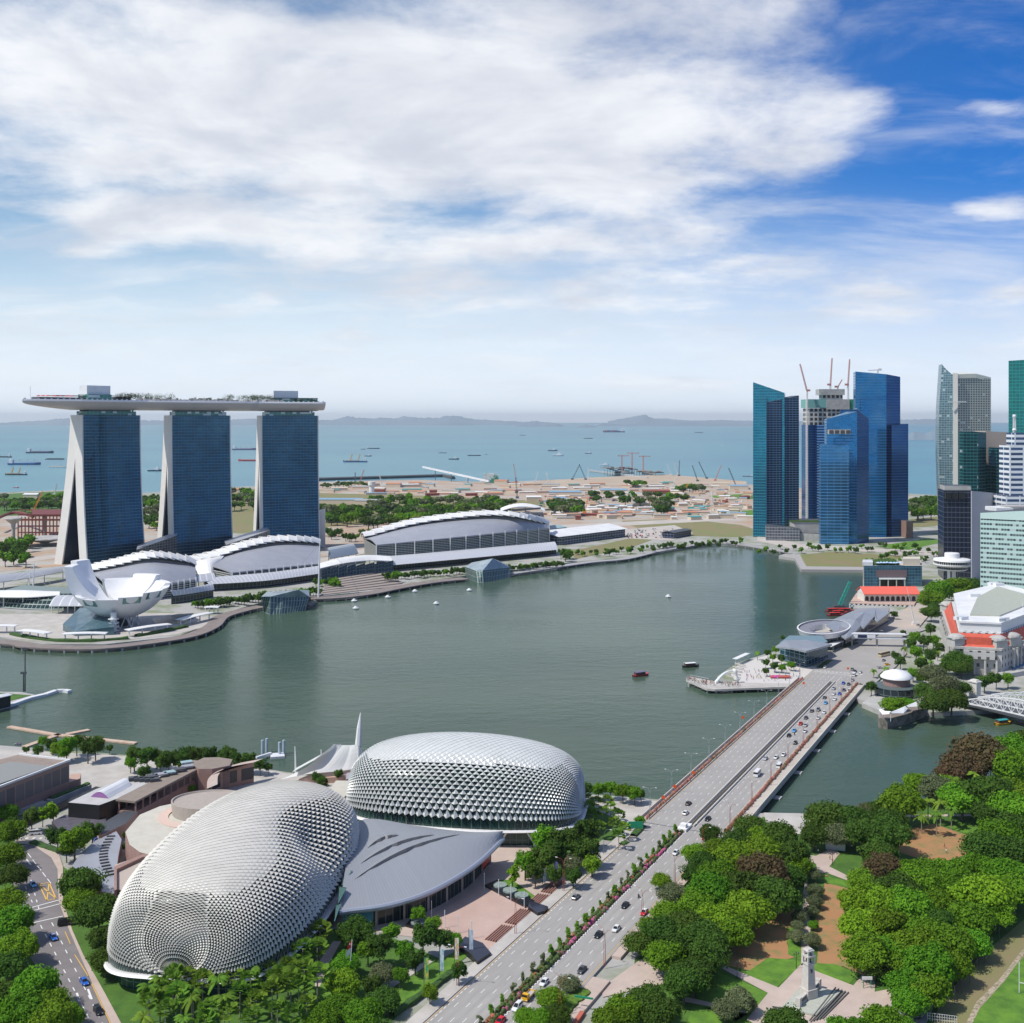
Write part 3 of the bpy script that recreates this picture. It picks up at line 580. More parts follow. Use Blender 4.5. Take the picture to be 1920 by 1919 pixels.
# ========= three towers with a ship-like deck on top
mbsg=facade('bay_tower_glass',(.010,.075,.15),(.05,.15,.20),fh=3.6,bw=4.2,mull=.06,slab=.2,rough=.07,metal=.65,vary=.6,frough=.3,refl_paint=.22,wav=.05)
mbsd=facade('bay_tower_side_glass',(.006,.02,.05),(.01,.03,.07),fh=3.2,bw=4.2,rough=.3,metal=.1)
neckg=facade('neck_glass',(.05,.2,.17),(.15,.35,.3),fh=3,bw=5,mull=.06,slab=.1,metal=.1,pd=.2)
wall_w=mat('tower_end_wall',(.70,.67,.63),.6,c2=(.64,.61,.58),scale=.05)
TOWC=[]
def bay_tower(pxl,pxr,Yl,thn,label,spread=1.0):
 """pxl/pxr: left and right edge of the glass front; thn: how far the end wall turns"""
 th=R(thn);n=Vector((math.sin(th),math.cos(th),0));d=Vector((math.cos(th),-math.sin(th),0))
# n points away from the viewer and to the left
 P=Vector(((pxl-CX)*Yl/F,Yl,0));a=(pxr-CX)/F;Lh=(a*P.y-P.x)/(d.x-a*d.y)
 root=thing('bay_tower',label,'tower',tuple(P+n*15))
 H=175.0;K=16
 wf=lambda z:-11*spread*(1-z/H)**2
 wr=lambda z:22+34*spread*(1-z/H)**1.35
 def pt(u,w_,z):q=P+d*u+n*w_;return Vector((q.x,q.y,z))
 zs=[H*i/K for i in range(K+1)]
 hs=next(z for z in[H*i/200 for i in range(200)]if wr(z)-15<=wf(z)+14)
 lean=2.5
 for side,nm in((0,'front_glass'),(1,'rear_glass')):
  b=MB();per=0
  for i in range(K):
   z0,z1=zs[i],zs[i+1];f=wf if side==0 else wr;m_=14;prev=None
   for j in range(m_):
    u0,u1=Lh*j/m_,Lh*(j+1)/m_;bow=lambda u:(0 if side else 2.6*math.sin(math.pi*u/Lh))
    q=[pt(u0,f(z0)+bow(u0),z0),pt(u1,f(z0)+bow(u1),z0),pt(u1,f(z1)+bow(u1),z1),pt(u0,f(z1)+bow(u0),z1)]
    uv=[(u0,z0),(u1,z0),(u1,z1),(u0,z1)]
    if side:q=q[::-1];uv=uv[::-1]
    b.quad(*q,uv=uv)
  b.build(nm,mbsg,parent=root)
 b=MB()
 for i in range(K):
  z0,z1=zs[i],zs[i+1]
  if z0>=hs:continue
  z1=min(z1,hs)
  for f in(lambda z:wf(z)+14,lambda z:wr(z)-15):
   b.quad(pt(.5,f(z0),z0),pt(Lh-.5,f(z0),z0),pt(Lh-.5,f(z1),z1),pt(.5,f(z1),z1))
 b.build('inner_glass',mbsd,parent=root)
 for u0,u1 in((-1.2,.4),(Lh-.4,Lh+.8)):
  b=MB()
  for i in range(K):
   z0,z1=zs[i],zs[i+1]
   segs=[(z0,z1,True)]if z1<=hs else([(z0,z1,False)]if z0>=hs else[(z0,hs,True),(hs,z1,False)])
   for a0,a1,sp in segs:
    parts=[(lambda z:wf(z)-.5,lambda z:wf(z)+14),(lambda z:wr(z)-15,lambda z:wr(z)+.5)]if sp else[(lambda z:wf(z)-.5,lambda z:wr(z)+.5)]
    for fa,fb in parts:
     for u in(u0,u1):b.quad(pt(u,fa(a0),a0),pt(u,fb(a0),a0),pt(u,fb(a1),a1),pt(u,fa(a1),a1))
     for fz in(fa,fb):b.quad(pt(u0,fz(a0),a0),pt(u1,fz(a0),a0),pt(u1,fz(a1),a1),pt(u0,fz(a1),a1))
  b.quad(pt(u0,wf(H)-.5,H),pt(u1,wf(H)-.5,H),pt(u1,wr(H)+.5,H),pt(u0,wr(H)+.5,H))
  b.build('end_wall',wall_w,parent=root)
 b=MB();b.add([pt(0,0,H),pt(Lh,0,H),pt(Lh,22,H),pt(0,22,H)],[(0,1,2,3)]);b.build('roof',dgrey,parent=root)
 b=MB();b.prism([pt(5,1.5,0)[:2],pt(Lh-4,1.5,0)[:2],pt(Lh-4,20,0)[:2],pt(5,20,0)[:2]],H,179.5);b.build('neck',neckg,parent=root)
 b=MB()
 for i in range(5):
  u=8+(Lh-16)*i/4;b.tube([pt(u,4,H+4.5),pt(u+3,2,183)],.9,5);b.tube([pt(u,18,H+4.5),pt(u+3,20,183)],.9,5)
 b.prism([pt(10,3,0)[:2],pt(Lh-10,3,0)[:2],pt(Lh-10,19,0)[:2],pt(10,19,0)[:2]],179.5,182.2)
 b.build('deck_support',dgrey,parent=root)
 TOWC.append((pt(0,11,0),pt(Lh,11,0),n));return root
bay_tower(155,262,1300,-53,'leftmost blue glass tower with splayed legs under the ship shaped deck')
bay_tower(322,431,1385,-37.5,'middle blue glass tower with splayed legs under the ship shaped deck',.8)
bay_tower(491,596,1462,-25.6,'rightmost blue glass tower with splayed legs under the ship shaped deck',.75)
# ---- the long deck
t1,t2,t3=TOWC
dl=(t1[0]-t1[1]).normalized();dr=(t3[1]-t3[0]).normalized()
tip=t1[0]+dl*66;
ctrl=[tip,t1[0]+dl*30,t1[0],t1[1],(t1[1]+t2[0])/2,t2[0],t2[1],(t2[1]+t3[0])/2,t3[0],t3[1],t3[1]+dr*9]
cl=cat_rom(ctrl,8);acc=[0]
for i in range(1,len(cl)):acc.append(acc[-1]+(cl[i]-cl[i-1]).length)
TL=acc[-1]
sp=thing('sky_deck','long ship shaped pale deck resting on top of the three blue towers','sky deck',(t2[0].x,t2[0].y,181))
ZD=190.0
def deckhw(s):
 a=min(1,(s/62)**.62)if s>0 else 0;e=min(1,max(.0,(TL-s)/7))**.5;return 19.5*a*(.72+.28*e)
def frame(i):
 d=(cl[min(i+1,len(cl)-1)]-cl[max(i-1,0)]).normalized();return cl[i],d,Vector((-d.y,d.x,0))
rows=[];rim=[];deckr=[]
for i in range(len(cl)):
 c,d,n=frame(i);s=acc[i];hw=max(.3,deckhw(s));th=9.2*min(1,.12+(s/75)**.6)*(1 if TL-s>6 else .86)
 row=[]
 for k_ in range(13):
  a=-1+2*k_/12;x=hw*math.copysign(abs(a)**.8,a);zz_=ZD-th*(1-abs(a)**3.2)-0
  row.append(c+n*x+Vector((0,0,zz_)))
 rows.append(row)
 rim.append([c-n*hw+Vector((0,0,ZD)),c-n*(hw+.3)+Vector((0,0,ZD+.9)),c-n*(hw-.6)+Vector((0,0,ZD+2.6)),c-n*(hw-3)+Vector((0,0,ZD+2.6)),c+Vector((0,0,ZD+2.6)),c+n*(hw-1)+Vector((0,0,ZD+2.6)),c+n*hw+Vector((0,0,ZD))])
b=MB();b.grid(rows);b.add(rows[-1]+[],[tuple(range(13))]);b.build('hull',mat('hull_panels',(.50,.47,.455),.45,.2,c2=(.44,.42,.41),scale=.05),parent=sp,smooth=True)
b=MB();b.grid(rim);b.add(rim[-1],[tuple(range(7))]);b.build('rim',mat('rim_panels',(.60,.60,.61),.5),parent=sp)
def deckpt(s,o,z=ZD+2.6):
 for i in range(1,len(cl)):
  if acc[i]>=s:t=(s-acc[i-1])/(acc[i]-acc[i-1]);c=cl[i-1].lerp(cl[i],t);_,d,n=frame(i);return c+n*o+Vector((0,0,z)),math.atan2(d.y,d.x)
 return cl[-1]+Vector((0,0,z)),0
def sof(px):
 best=min(range(len(cl)),key=lambda i:abs(CX+F*cl[i].x/cl[i].y-px));return acc[best]
rnd=random.Random(11)
def dbox(nm,px0,px1,o,wd,z0,z1,m):
 s0,s1=sof(px0),sof(px1);b_=MB();n_=5;a,c=[],[]
 for i in range(n_+1):
  s=s0+(s1-s0)*i/n_;a.append(deckpt(s,o-wd/2)[0]);c.append(deckpt(s,o+wd/2)[0])
 b_.prism([p[:2]for p in a]+[p[:2]for p in c[::-1]],ZD+z0,ZD+z1,0);return b_.build(nm,m,parent=sp)
dbox('plant_room',158,205,0,15,9,19,wmetal);dbox('plant_room',516,550,0,14,8,17,wmetal)
dbox('pavilion',158,205,0,20,2.6,8.9,neckg);dbox('pavilion',518,592,0,20,2.6,7.2,neckg);dbox('pavilion_roof',500,592,0,24,7.2,7.9,dgrey)
dbox('pavilion',208,240,3,14,2.6,6.5,dgrey);dbox('terrace_roof',100,156,3,16,6.5,7.3,mat('taupe',(.3,.26,.24),.7));dbox('terrace_roof',205,242,-4,16,7.2,7.8,mat('taupe',(.3,.26,.24),.7))
dbox('pavilion',66,150,2,16,2.6,5.0,dgrey);dbox('pool_wall',265,425,-15,1.2,2.6,4.0,mat('pool',(.55,.5,.48),.6))
b=MB()
for i in range(26):
 p,a=deckpt(sof(68)+i*1.6,rnd.uniform(-8,2),ZD+6);b.lathe(p,[(2.2,0),(.1,1.1)],6)
b.build('red_umbrellas',redm,parent=sp)
b=MB()
for i in range(110):
 s=rnd.uniform(sof(245),sof(520));p,a=deckpt(s,rnd.uniform(-17,-12),ZD+2.6+.9);b.box(p,(rnd.uniform(1,4),rnd.uniform(1,2),rnd.uniform(1,3.6)),a)
b.build('loungers_and_cabins',mat('cabins',(.62,.57,.52),.7,c2=(.3,.25,.2),scale=.3,lo=.45,hi=.55),parent=sp)
b=MB()
for x0,x1,n_,h_ in((216,312,34,5.6),(414,512,34,5.6),(262,420,26,2.4),(545,592,14,2.2)):
 for i in range(n_):
  c,a=deckpt(sof(x0)+(sof(x1)-sof(x0))*rnd.random(),rnd.uniform(-13,3),ZD+2.6+h_*.75+rnd.uniform(0,1.2))
  for q in range(110):
   v=Vector((rnd.gauss(0,1),rnd.gauss(0,1),rnd.gauss(0,.8)));v=v.normalized()*h_*rnd.uniform(.4,.85);e1=Vector((rnd.uniform(-1,1),rnd.uniform(-1,1),rnd.uniform(-1,1)))*.8;e2=Vector((rnd.uniform(-1,1),rnd.uniform(-1,1),rnd.uniform(-1,1)))*.8;b.add([c+v,c+v+e1,c+v+e2],[(0,1,2)])
b.build('garden_trees',mat('deck_leaves',(.035,.085,.015),.8,c2=(.02,.05,.01),scale=.3),parent=sp)
b=MB();p,a=deckpt(9,0);b.tube([p,p+Vector((0,0,14))],.25,5);b.tube([p+Vector((-2,0,11)),p+Vector((2,0,11))],.15,4);b.build('mast',wmetal,parent=sp)
b=MB()
for i in range(60):
 p,a=deckpt(TL*i/60+2,-deckhw(TL*i/60+2)+1,ZD+2.6);b.box(p+Vector((0,0,.6)),(2.2,.1,1.2),a)
b.build('rail',wmetal,parent=sp)
# ========= blue towers of the business district
bg1=facade('blue_glass',(.008,.16,.42),(.01,.14,.33),fh=4,bw=3,mull=.10,slab=.28,rough=.08,metal=.72,vary=.35,refl_paint=.55)
bg2=facade('teal_glass',(.006,.20,.32),(.02,.20,.28),fh=4,bw=3,mull=.1,slab=.25,rough=.1,metal=.7,vary=.45,refl_paint=.35)
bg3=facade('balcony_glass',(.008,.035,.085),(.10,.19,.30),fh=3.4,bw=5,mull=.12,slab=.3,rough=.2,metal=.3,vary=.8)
bg4=facade('light_blue_glass',(.03,.19,.42),(.07,.22,.42),fh=4.2,bw=9,mull=.04,slab=.22,rough=.1,metal=.7,vary=.35,refl_paint=.7)
bg5=facade('deep_blue_glass',(.004,.075,.26),(.004,.08,.22),fh=4,bw=3,mull=.08,slab=.2,rough=.08,metal=.65,vary=.3,refl_paint=.25)
bg6=facade('stripe_glass',(.01,.08,.26),(.14,.30,.55),fh=4.2,bw=40,mull=.0,slab=.42,rough=.15,metal=.3)
def tower(name,label,pyb,faces,cat='tower',rz0=0,zb=3.0):
 """faces: list of (part, px_left, px_right, y_left_offset, y_right_offset, depth, top_left_py, top_right_py, material)"""
 Yb=yof(pyb,zb);root=thing(name,label,cat,((faces[0][1]-CX)*Yb/F,Yb,zb))
 for nm,pl,pr,ol,orr,dp,tl,tr,m in faces:
  Yl,Yr=Yb+ol,Yb+orr;A=Vector(((pl-CX)*Yl/F,Yl));B=Vector(((pr-CX)*Yr/F,Yr))
  zl=HC-(tl-HOR)*Yl/F;zr=HC-(tr-HOR)*Yr/F;d=(B-A).normalized();n=Vector((-d.y,d.x))*dp
  b_=MB();b_.prism([A,B,B+n,A+n],zb-1,[zl,zr,zr,zl],0,1);b_.build(nm,[m,dgrey],parent=root)
 return root
tower('glass_tower','teal and navy glass tower with slanted roofs, left of the business district',1006,[('rear_wing',1412,1471,12,0,28,717,737,bg2),('front_wing',1437,1498,-4,6,26,755,742,bg3),('side_strip',1412,1437,-1,-6,10,745,745,bg2)])
tr_=tower('unfinished_tower','unfinished concrete tower with glass skirt behind the front blue towers',986,[('glass_skirt',1515,1532,0,0,40,797,797,bg5),('striped_wall',1532,1558,-2,-3,40,797,797,bg6),('skirt',1558,1600,3,6,40,797,797,bg5)])
Yc=yof(986)
def pbox(nm,p0,p1,t,bt_,off,dp,m,root,Yb):
 Y0=Yb+off;b_=MB();x0,x1=(p0-CX)*Y0/F,(p1-CX)*Y0/F;z0,z1=HC-(bt_-HOR)*Y0/F,HC-(t-HOR)*Y0/F
 b_.prism([(x0,Y0),(x1,Y0),(x1,Y0+dp),(x0,Y0+dp)],z0,z1,0,0,bot=True);return b_.build(nm,m,parent=root)
cfr=facade('concrete_frame',(.04,.045,.05),(.50,.49,.46),fh=7.2,bw=7,mull=.35,slab=.34,rough=.8,metal=0,vary=.8,frough=.8)
pbox('concrete_floors',1516,1597,766,797,4,34,cfr,tr_,Yc);pbox('green_netting',1513,1550,749,765,2,38,mat('netting',(.16,.36,.33),.9),tr_,Yc);pbox('formwork',1550,1593,749,768,1,39,conc,tr_,Yc);pbox('formwork',1593,1602,749,768,3,30,greenm,tr_,Yc)
pbox('lift_core',1536,1584,730,741,10,22,conc,tr_,Yc);pbox('lift_core',1540,1580,741,749,14,14,cfr,tr_,Yc)
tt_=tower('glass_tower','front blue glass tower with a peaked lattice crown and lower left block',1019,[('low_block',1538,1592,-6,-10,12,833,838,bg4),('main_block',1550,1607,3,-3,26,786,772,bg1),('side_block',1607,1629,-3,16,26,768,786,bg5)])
Yt=yof(1019);b=MB()
def pp(px,py,off):return P3(px,py,Yt+off)
b.add([pp(1550,787,4),pp(1607,772,-3.2),pp(1628,790,15),pp(1607,765,12),pp(1560,782,20)],[(0,1,3,4),(1,2,3)]);b.build('crown',mat('crown_lattice',(.14,.26,.36),.3,.4,c2=(.30,.40,.48),scale=.2),parent=tt_)
pbox('sky_terrace',1553,1595,806,814,-4.6,3,mat('terrace_stone',(.6,.5,.4),.7),tt_,Yt)
for i in range(4):pbox('opening',1555+i*10.5,1563+i*10.5,807,813.5,-4.9,2,dgrey,tt_,Yt)
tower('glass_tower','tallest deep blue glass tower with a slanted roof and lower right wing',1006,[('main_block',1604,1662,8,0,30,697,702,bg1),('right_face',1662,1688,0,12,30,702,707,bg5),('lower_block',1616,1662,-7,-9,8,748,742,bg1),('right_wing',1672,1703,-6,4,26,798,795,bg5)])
tower('podium_building','low grey podium building with white masts between the blue towers',1012,[('block',1436,1500,-8,-16,22,985,992,facade('podium_glass',(.12,.13,.15),(.3,.31,.33),fh=4,bw=4,metal=.1)),('rear_hall',1490,1560,-2,-6,50,984,984,conc),('low_hall',1500,1540,-12,-20,16,1000,1002,conc),('garden_roof',1480,1560,40,30,30,976,976,grass)],'building',zb=3)
tower('podium_building','brown low annex at the foot of the tallest deep blue tower',1008,[('block',1700,1712,-8,-8,30,978,978,brown)],'building')
# curved residential tower
root=thing('sail_tower','slender pale green glass tower with a curved pointed sail top','tower',((1762-CX)*1650/F,1650,3))
sg=facade('sail_glass',(.13,.22,.27),(.20,.29,.31),fh=3.4,bw=4,mull=.12,slab=.2,rough=.2,metal=.35,vary=.5,pd=.04)
sg2=facade('beige_glass',(.10,.14,.16),(.46,.47,.40),fh=3.4,bw=4,mull=.34,slab=.36,rough=.3,metal=.15,vary=.5,pd=.03)
prof=[(1005,1767),(960,1764),(900,1761.5),(850,1760),(800,1760),(760,1761),(720,1763.5),(700,1765),(683,1766)]
b=MB();Ys=1650
for i in range(len(prof)-1):
 (ya,xa),(yb_,xb)=prof[i],prof[i+1]
 n_=5
 for j in range(n_):
  def q(x,y,j_):t=j_/n_;xx=x+(1791-x)*t;yt=y if y>701 else y+(703-y)*min(1,t*1.25)**.8;return P3(xx,yt,Ys+10-14*t)
  A_,B_,C_,D_=q(xa,ya,j),q(xa,ya,j+1),q(xb,yb_,j+1),q(xb,yb_,j)
  u0,u1=j*5,j*5+5;b.quad(A_,B_,C_,D_,uv=[(u0,A_.z),(u1,B_.z),(u1,C_.z),(u0,D_.z)])
for i in range(len(prof)-1):
 (ya,xa),(yb_,xb)=prof[i],prof[i+1];A_,D_=P3(xa,ya,Ys+10),P3(xb,yb_,Ys+10);b.quad(A_+Vector((8,34,0)),A_,D_,D_+Vector((8,34,0)))
b.build('sail_wing',sg,parent=root)
def pbx(nm,p0,p1,t0,t1_,off0,off1,dp,m,Yb=1650,zb=3):
 Yl,Yr=Yb+off0,Yb+off1;A=Vector(((p0-CX)*Yl/F,Yl));B=Vector(((p1-CX)*Yr/F,Yr));d=(B-A).normalized();n=Vector((-d.y,d.x))*dp
 zl,zr=HC-(t0-HOR)*Yl/F,HC-(t1_-HOR)*Yr/F;b_=MB();b_.prism([A,B,B+n,A+n],zb-1,[zl,zr,zr,zl],0,1);return b_.build(nm,[m,white],parent=root)
pbx('core_strip',1787,1796,700,700,-5,-7,20,mat('strip',(.62,.6,.55),.6));pbx('main_wing',1795,1858,708,710,-3,8,30,sg2)
b=MB();A_=[P3(1796,702,1646),P3(1830,701,1652),P3(1858,708,1659)];b.grid([[p+Vector((0,0,-6))for p in A_],A_,[p+Vector((0,30,3))for p in A_]]);b.build('crown',mat('cream_crown',(.66,.66,.56),.5),parent=root)
b=MB();b.box(P3(1795,754,1640),(26,1.5,1.2));b.build('sky_bridge',white,parent=root)
dg=facade('dark_green_glass',(.006,.10,.11),(.02,.12,.13),fh=4,bw=4,mull=.1,slab=.25,rough=.12,metal=.6,vary=.7,pd=.02)
tower('office_tower','dark green glass office block with a beige box behind its shoulder',1040,[('left_block',1806,1834,4,0,25,810,810,dg),('right_face',1834,1849,0,14,25,810,811,dg),('link',1846,1872,24,24,20,873,875,dg),('right_block',1869,1893,10,10,25,840,840,dg),('beige_box',1848,1893,40,44,26,809,811,mat('beige_wall',(.52,.42,.36),.7))],'office block')
nav=facade('navy_glass',(.012,.014,.03),(.07,.08,.12),fh=5.2,bw=4,mull=.08,slab=.12,rough=.2,metal=.1,vary=.5)
ro=tower('office_tower','navy glass office slab with a light grey blank side wall',1088,[('front_wall',1769,1822,6,0,40,920,920,nav),('side_wall',1822,1856,0,40,16,932,937,mat('lilac_wall',(.38,.38,.43),.7)),('top_box',1771,1821,14,9,26,911,912,conc),('rear_box',1822,1869,-.4,48,14,921,925,mat('lilac_wall2',(.42,.42,.46),.7))],'office block')
for i in range(3):pbox('terrace_opening',1773+i*13,1784+i*13,924,936,-2+4-i*1.4,3,black,ro,yof(1088))
band=facade('banded_glass',(.10,.14,.14),(.44,.60,.56),fh=4.2,bw=2.4,mull=.16,slab=.56,rough=.3,metal=.1,vary=1.0,pd=.15)
rb=tower('office_block','broad pale green office block with white window bands behind the hotel',1145,[('front_wall',1838,1990,0,-36,50,962,955,band),('parapet_band',1838.5,1989,-.6,-36.6,4,962,955,mat('pale_green_band',(.5,.64,.6),.5))],'office block')
# the band only caps the wall
for o in rb.children:
 if o.name.startswith('parapet_band'):
  me=o.data;zt=max(v.co.z for v in me.vertices)
  for v in me.vertices:
   if v.co.z<zt-12:v.co.z=zt-11
pbox('plant_room',1885,1960,950,962,18,20,conc,rb,yof(1145));pbox('plant_room',1868,1900,953,960,10,24,white,rb,yof(1145))
tower('green_tower','tall emerald green glass tower cut by the right edge',1050,[('front_wall',1891,1990,0,-34,30,677,670,facade('emerald_glass',(.004,.17,.17),(.008,.20,.19),fh=4,bw=4,rough=.12,metal=.4,vary=.35,slab=.2))])
wb=facade('white_banded',(.05,.10,.22),(.72,.74,.76),fh=5.4,bw=14,mull=.10,slab=.5,rough=.2,metal=.2)
rw=tower('stepped_tower','white banded stepped office tower with a white lattice antenna',1085,[('upper_block',1902,1960,6,6,20,812,812,wb),('shoulder',1893,1960,2,2,26,836,836,wb),('base_block',1886,1960,-3,-3,34,930,930,wb)],'office tower')
b=MB();p=P3(1902,812,yof(1085)+12);q_=P3(1902,781,yof(1085)+12)
for dx,dy in((-1.3,-1.3),(1.3,-1.3),(1.3,1.3),(-1.3,1.3)):b.tube([p+Vector((dx,dy,-20)),q_+Vector((dx*.6,dy*.6,0))],.45,4)
b.lathe(q_,[(1.5,-2),(2.2,0),(1.5,2)],8);b.lathe(p+Vector((0,0,3)),[(1.5,-2),(2.4,0),(1.5,2)],8);b.build('antenna',white,parent=rw)
# round restaurant tower
Yk=yof(1107);c=Vector(((1785-CX)*Yk/F,Yk,3));rk=thing('round_restaurant','white round disc restaurant on a column near the navy office slab','tower',tuple(c))
b=MB();b.lathe(c,[(5.2,0),(5.2,20)],12);b.build('column',mat('column_white',(.7,.7,.7),.5),parent=rk)
b=MB()
for i in range(6):a=i*math.pi/3;b.box(c+Vector((math.cos(a)*5.4,math.sin(a)*5.4,10)),(1.2,1.2,20),a)
b.build('column_fins',dgrey,parent=rk)
b=MB();b.lathe(c,[(5,19),(13,20),(14.5,21.2),(14,21.6)],32);b.lathe(c,[(16,24.0),(17.6,25.2),(17.6,26),(15,26.4)],32);b.lathe(c,[(17.6,29),(17,30.6),(10,31.6),(7,31.8),(7,36),(6.5,36.5),(0,36.6)],32);b.build('discs',white,parent=rk,smooth=False)
b=MB();b.lathe(c,[(13,21.6),(14.5,24)],32);b.lathe(c,[(16.6,26.2),(16.8,29)],32);b.build('window_ring',facade('ring_glass',(.05,.06,.07),(.6,.6,.58),fh=9,bw=2.2,mull=.25,slab=0),parent=rk)
# lattice mast cranes on the unfinished tower
crane_red=mat('crane_red',(.52,.24,.21),.5);crane_w=mat('crane_white',(.7,.68,.66),.5)
def lattice(b_,p,q,wd,n=None,r=.22):
 p,q=Vector(p),Vector(q);d=q-p;L_=d.length;d.normalize();a=d.cross(Vector((0,0,1)))
 if a.length<.1:a=Vector((1,0,0))
 a.normalize();c_=a.cross(d);n=n or max(2,int(L_/wd/1.6));cs_=[(a*sx+c_*sy)*wd/2 for sx,sy in((-1,-1),(1,-1),(1,1),(-1,1))]
 for o in cs_:b_.tube([p+o,q+o*.8],r,4,cap=False)
 for i in range(n):
  s0,s1=p+d*L_*i/n,p+d*L_*(i+1)/n
  for j in range(4):b_.tube([s0+cs_[j],s1+cs_[(j+1)%4]],r*.6,3,cap=False)
def crane(px,pyb,pyt,jib,Yd,label,m1=crane_w,m2=crane_red,wd=2.4,zb=None):
 base=P3(px,pyb,Yd);top=P3(px,pyt,Yd)
 root=thing('tower_crane',label,'crane',tuple(base))
 b_=MB();lattice(b_,base,top,wd,r=.45);b_.build('mast',m1,parent=root)
 k_=Yd/F;b_=MB();lattice(b_,top,top+Vector((jib[0]*k_,0,-jib[1]*k_)),wd*.7,r=.36);b_.build('jib',m2,parent=root)
 b_=MB();b_.box(top+Vector((-math.copysign(2.5,jib[0]or 1),0,.5)),(5,3,3));b_.build('cab',m2,parent=root);return root
crane(1513,985,733,(-13,-50),Yc-6,'red and white crane climbing the left side of the unfinished tower')
crane(1557,747,722,(3,-50),Yc+20,'luffing crane standing on the core of the unfinished tower')
crane(1571,735,726,(8,-14),Yc+24,'small crane right on the core of the unfinished tower',wd=1.6)
crane(1590,750,722,(3,-48),Yc+8,'crane with a near upright white jib on the right of the unfinished tower')
crane(1646,700,694,(-18,1),yof(1006)+12,'small roof gondola crane on top of the tallest deep blue tower',crane_w,crane_w,1.0)
# ========= mall, halls and museum across the bay
def V3(t):return W(t[0],t[1],t[2])
shellm=mat('white_shell',(.80,.79,.77),.45,c2=(.70,.69,.67),scale=.05)
def resamp(pts,n):
 pts=cat_rom(pts,10);d=[0]
 for i in range(1,len(pts)):d.append(d[-1]+(pts[i]-pts[i-1]).length)
 out_=[]
 for k_ in range(n+1):
  s=d[-1]*k_/n
  for i in range(1,len(pts)):
   if d[i]>=s-1e-6:t=(s-d[i-1])/max(1e-6,d[i]-d[i-1]);out_.append(pts[i-1].lerp(pts[i],t));break
 return out_
def arc_roof(b_,lo,hi,bulge,n=24,m=8,mi=0,thick=.6):
 A_,B_=resamp(lo,n),resamp(hi,n);rows=[]
 for j in range(m+1):
  t=j/m;rows.append([a.lerp(c,t)+Vector((0,0,bulge*math.sin(math.pi*t)))for a,c in zip(A_,B_)])
 b_.grid(rows,mi,thick=thick);return rows
louv=facade('louvre_wall',(.05,.065,.055),(.55,.56,.54),fh=2.1,bw=4,mull=.05,slab=.34,rough=.5,metal=0,vary=.9,frough=.5)
gwall=facade('mall_glass',(.012,.03,.035),(.10,.13,.13),fh=4,bw=4,mull=.1,slab=.12,rough=.15,metal=.2)
cano=facade('canopy',(.50,.51,.54),(.74,.74,.74),fh=400,bw=4,mull=.12,slab=0,rough=.35,metal=.1,vary=.12,dark=(.4,.41,.45))
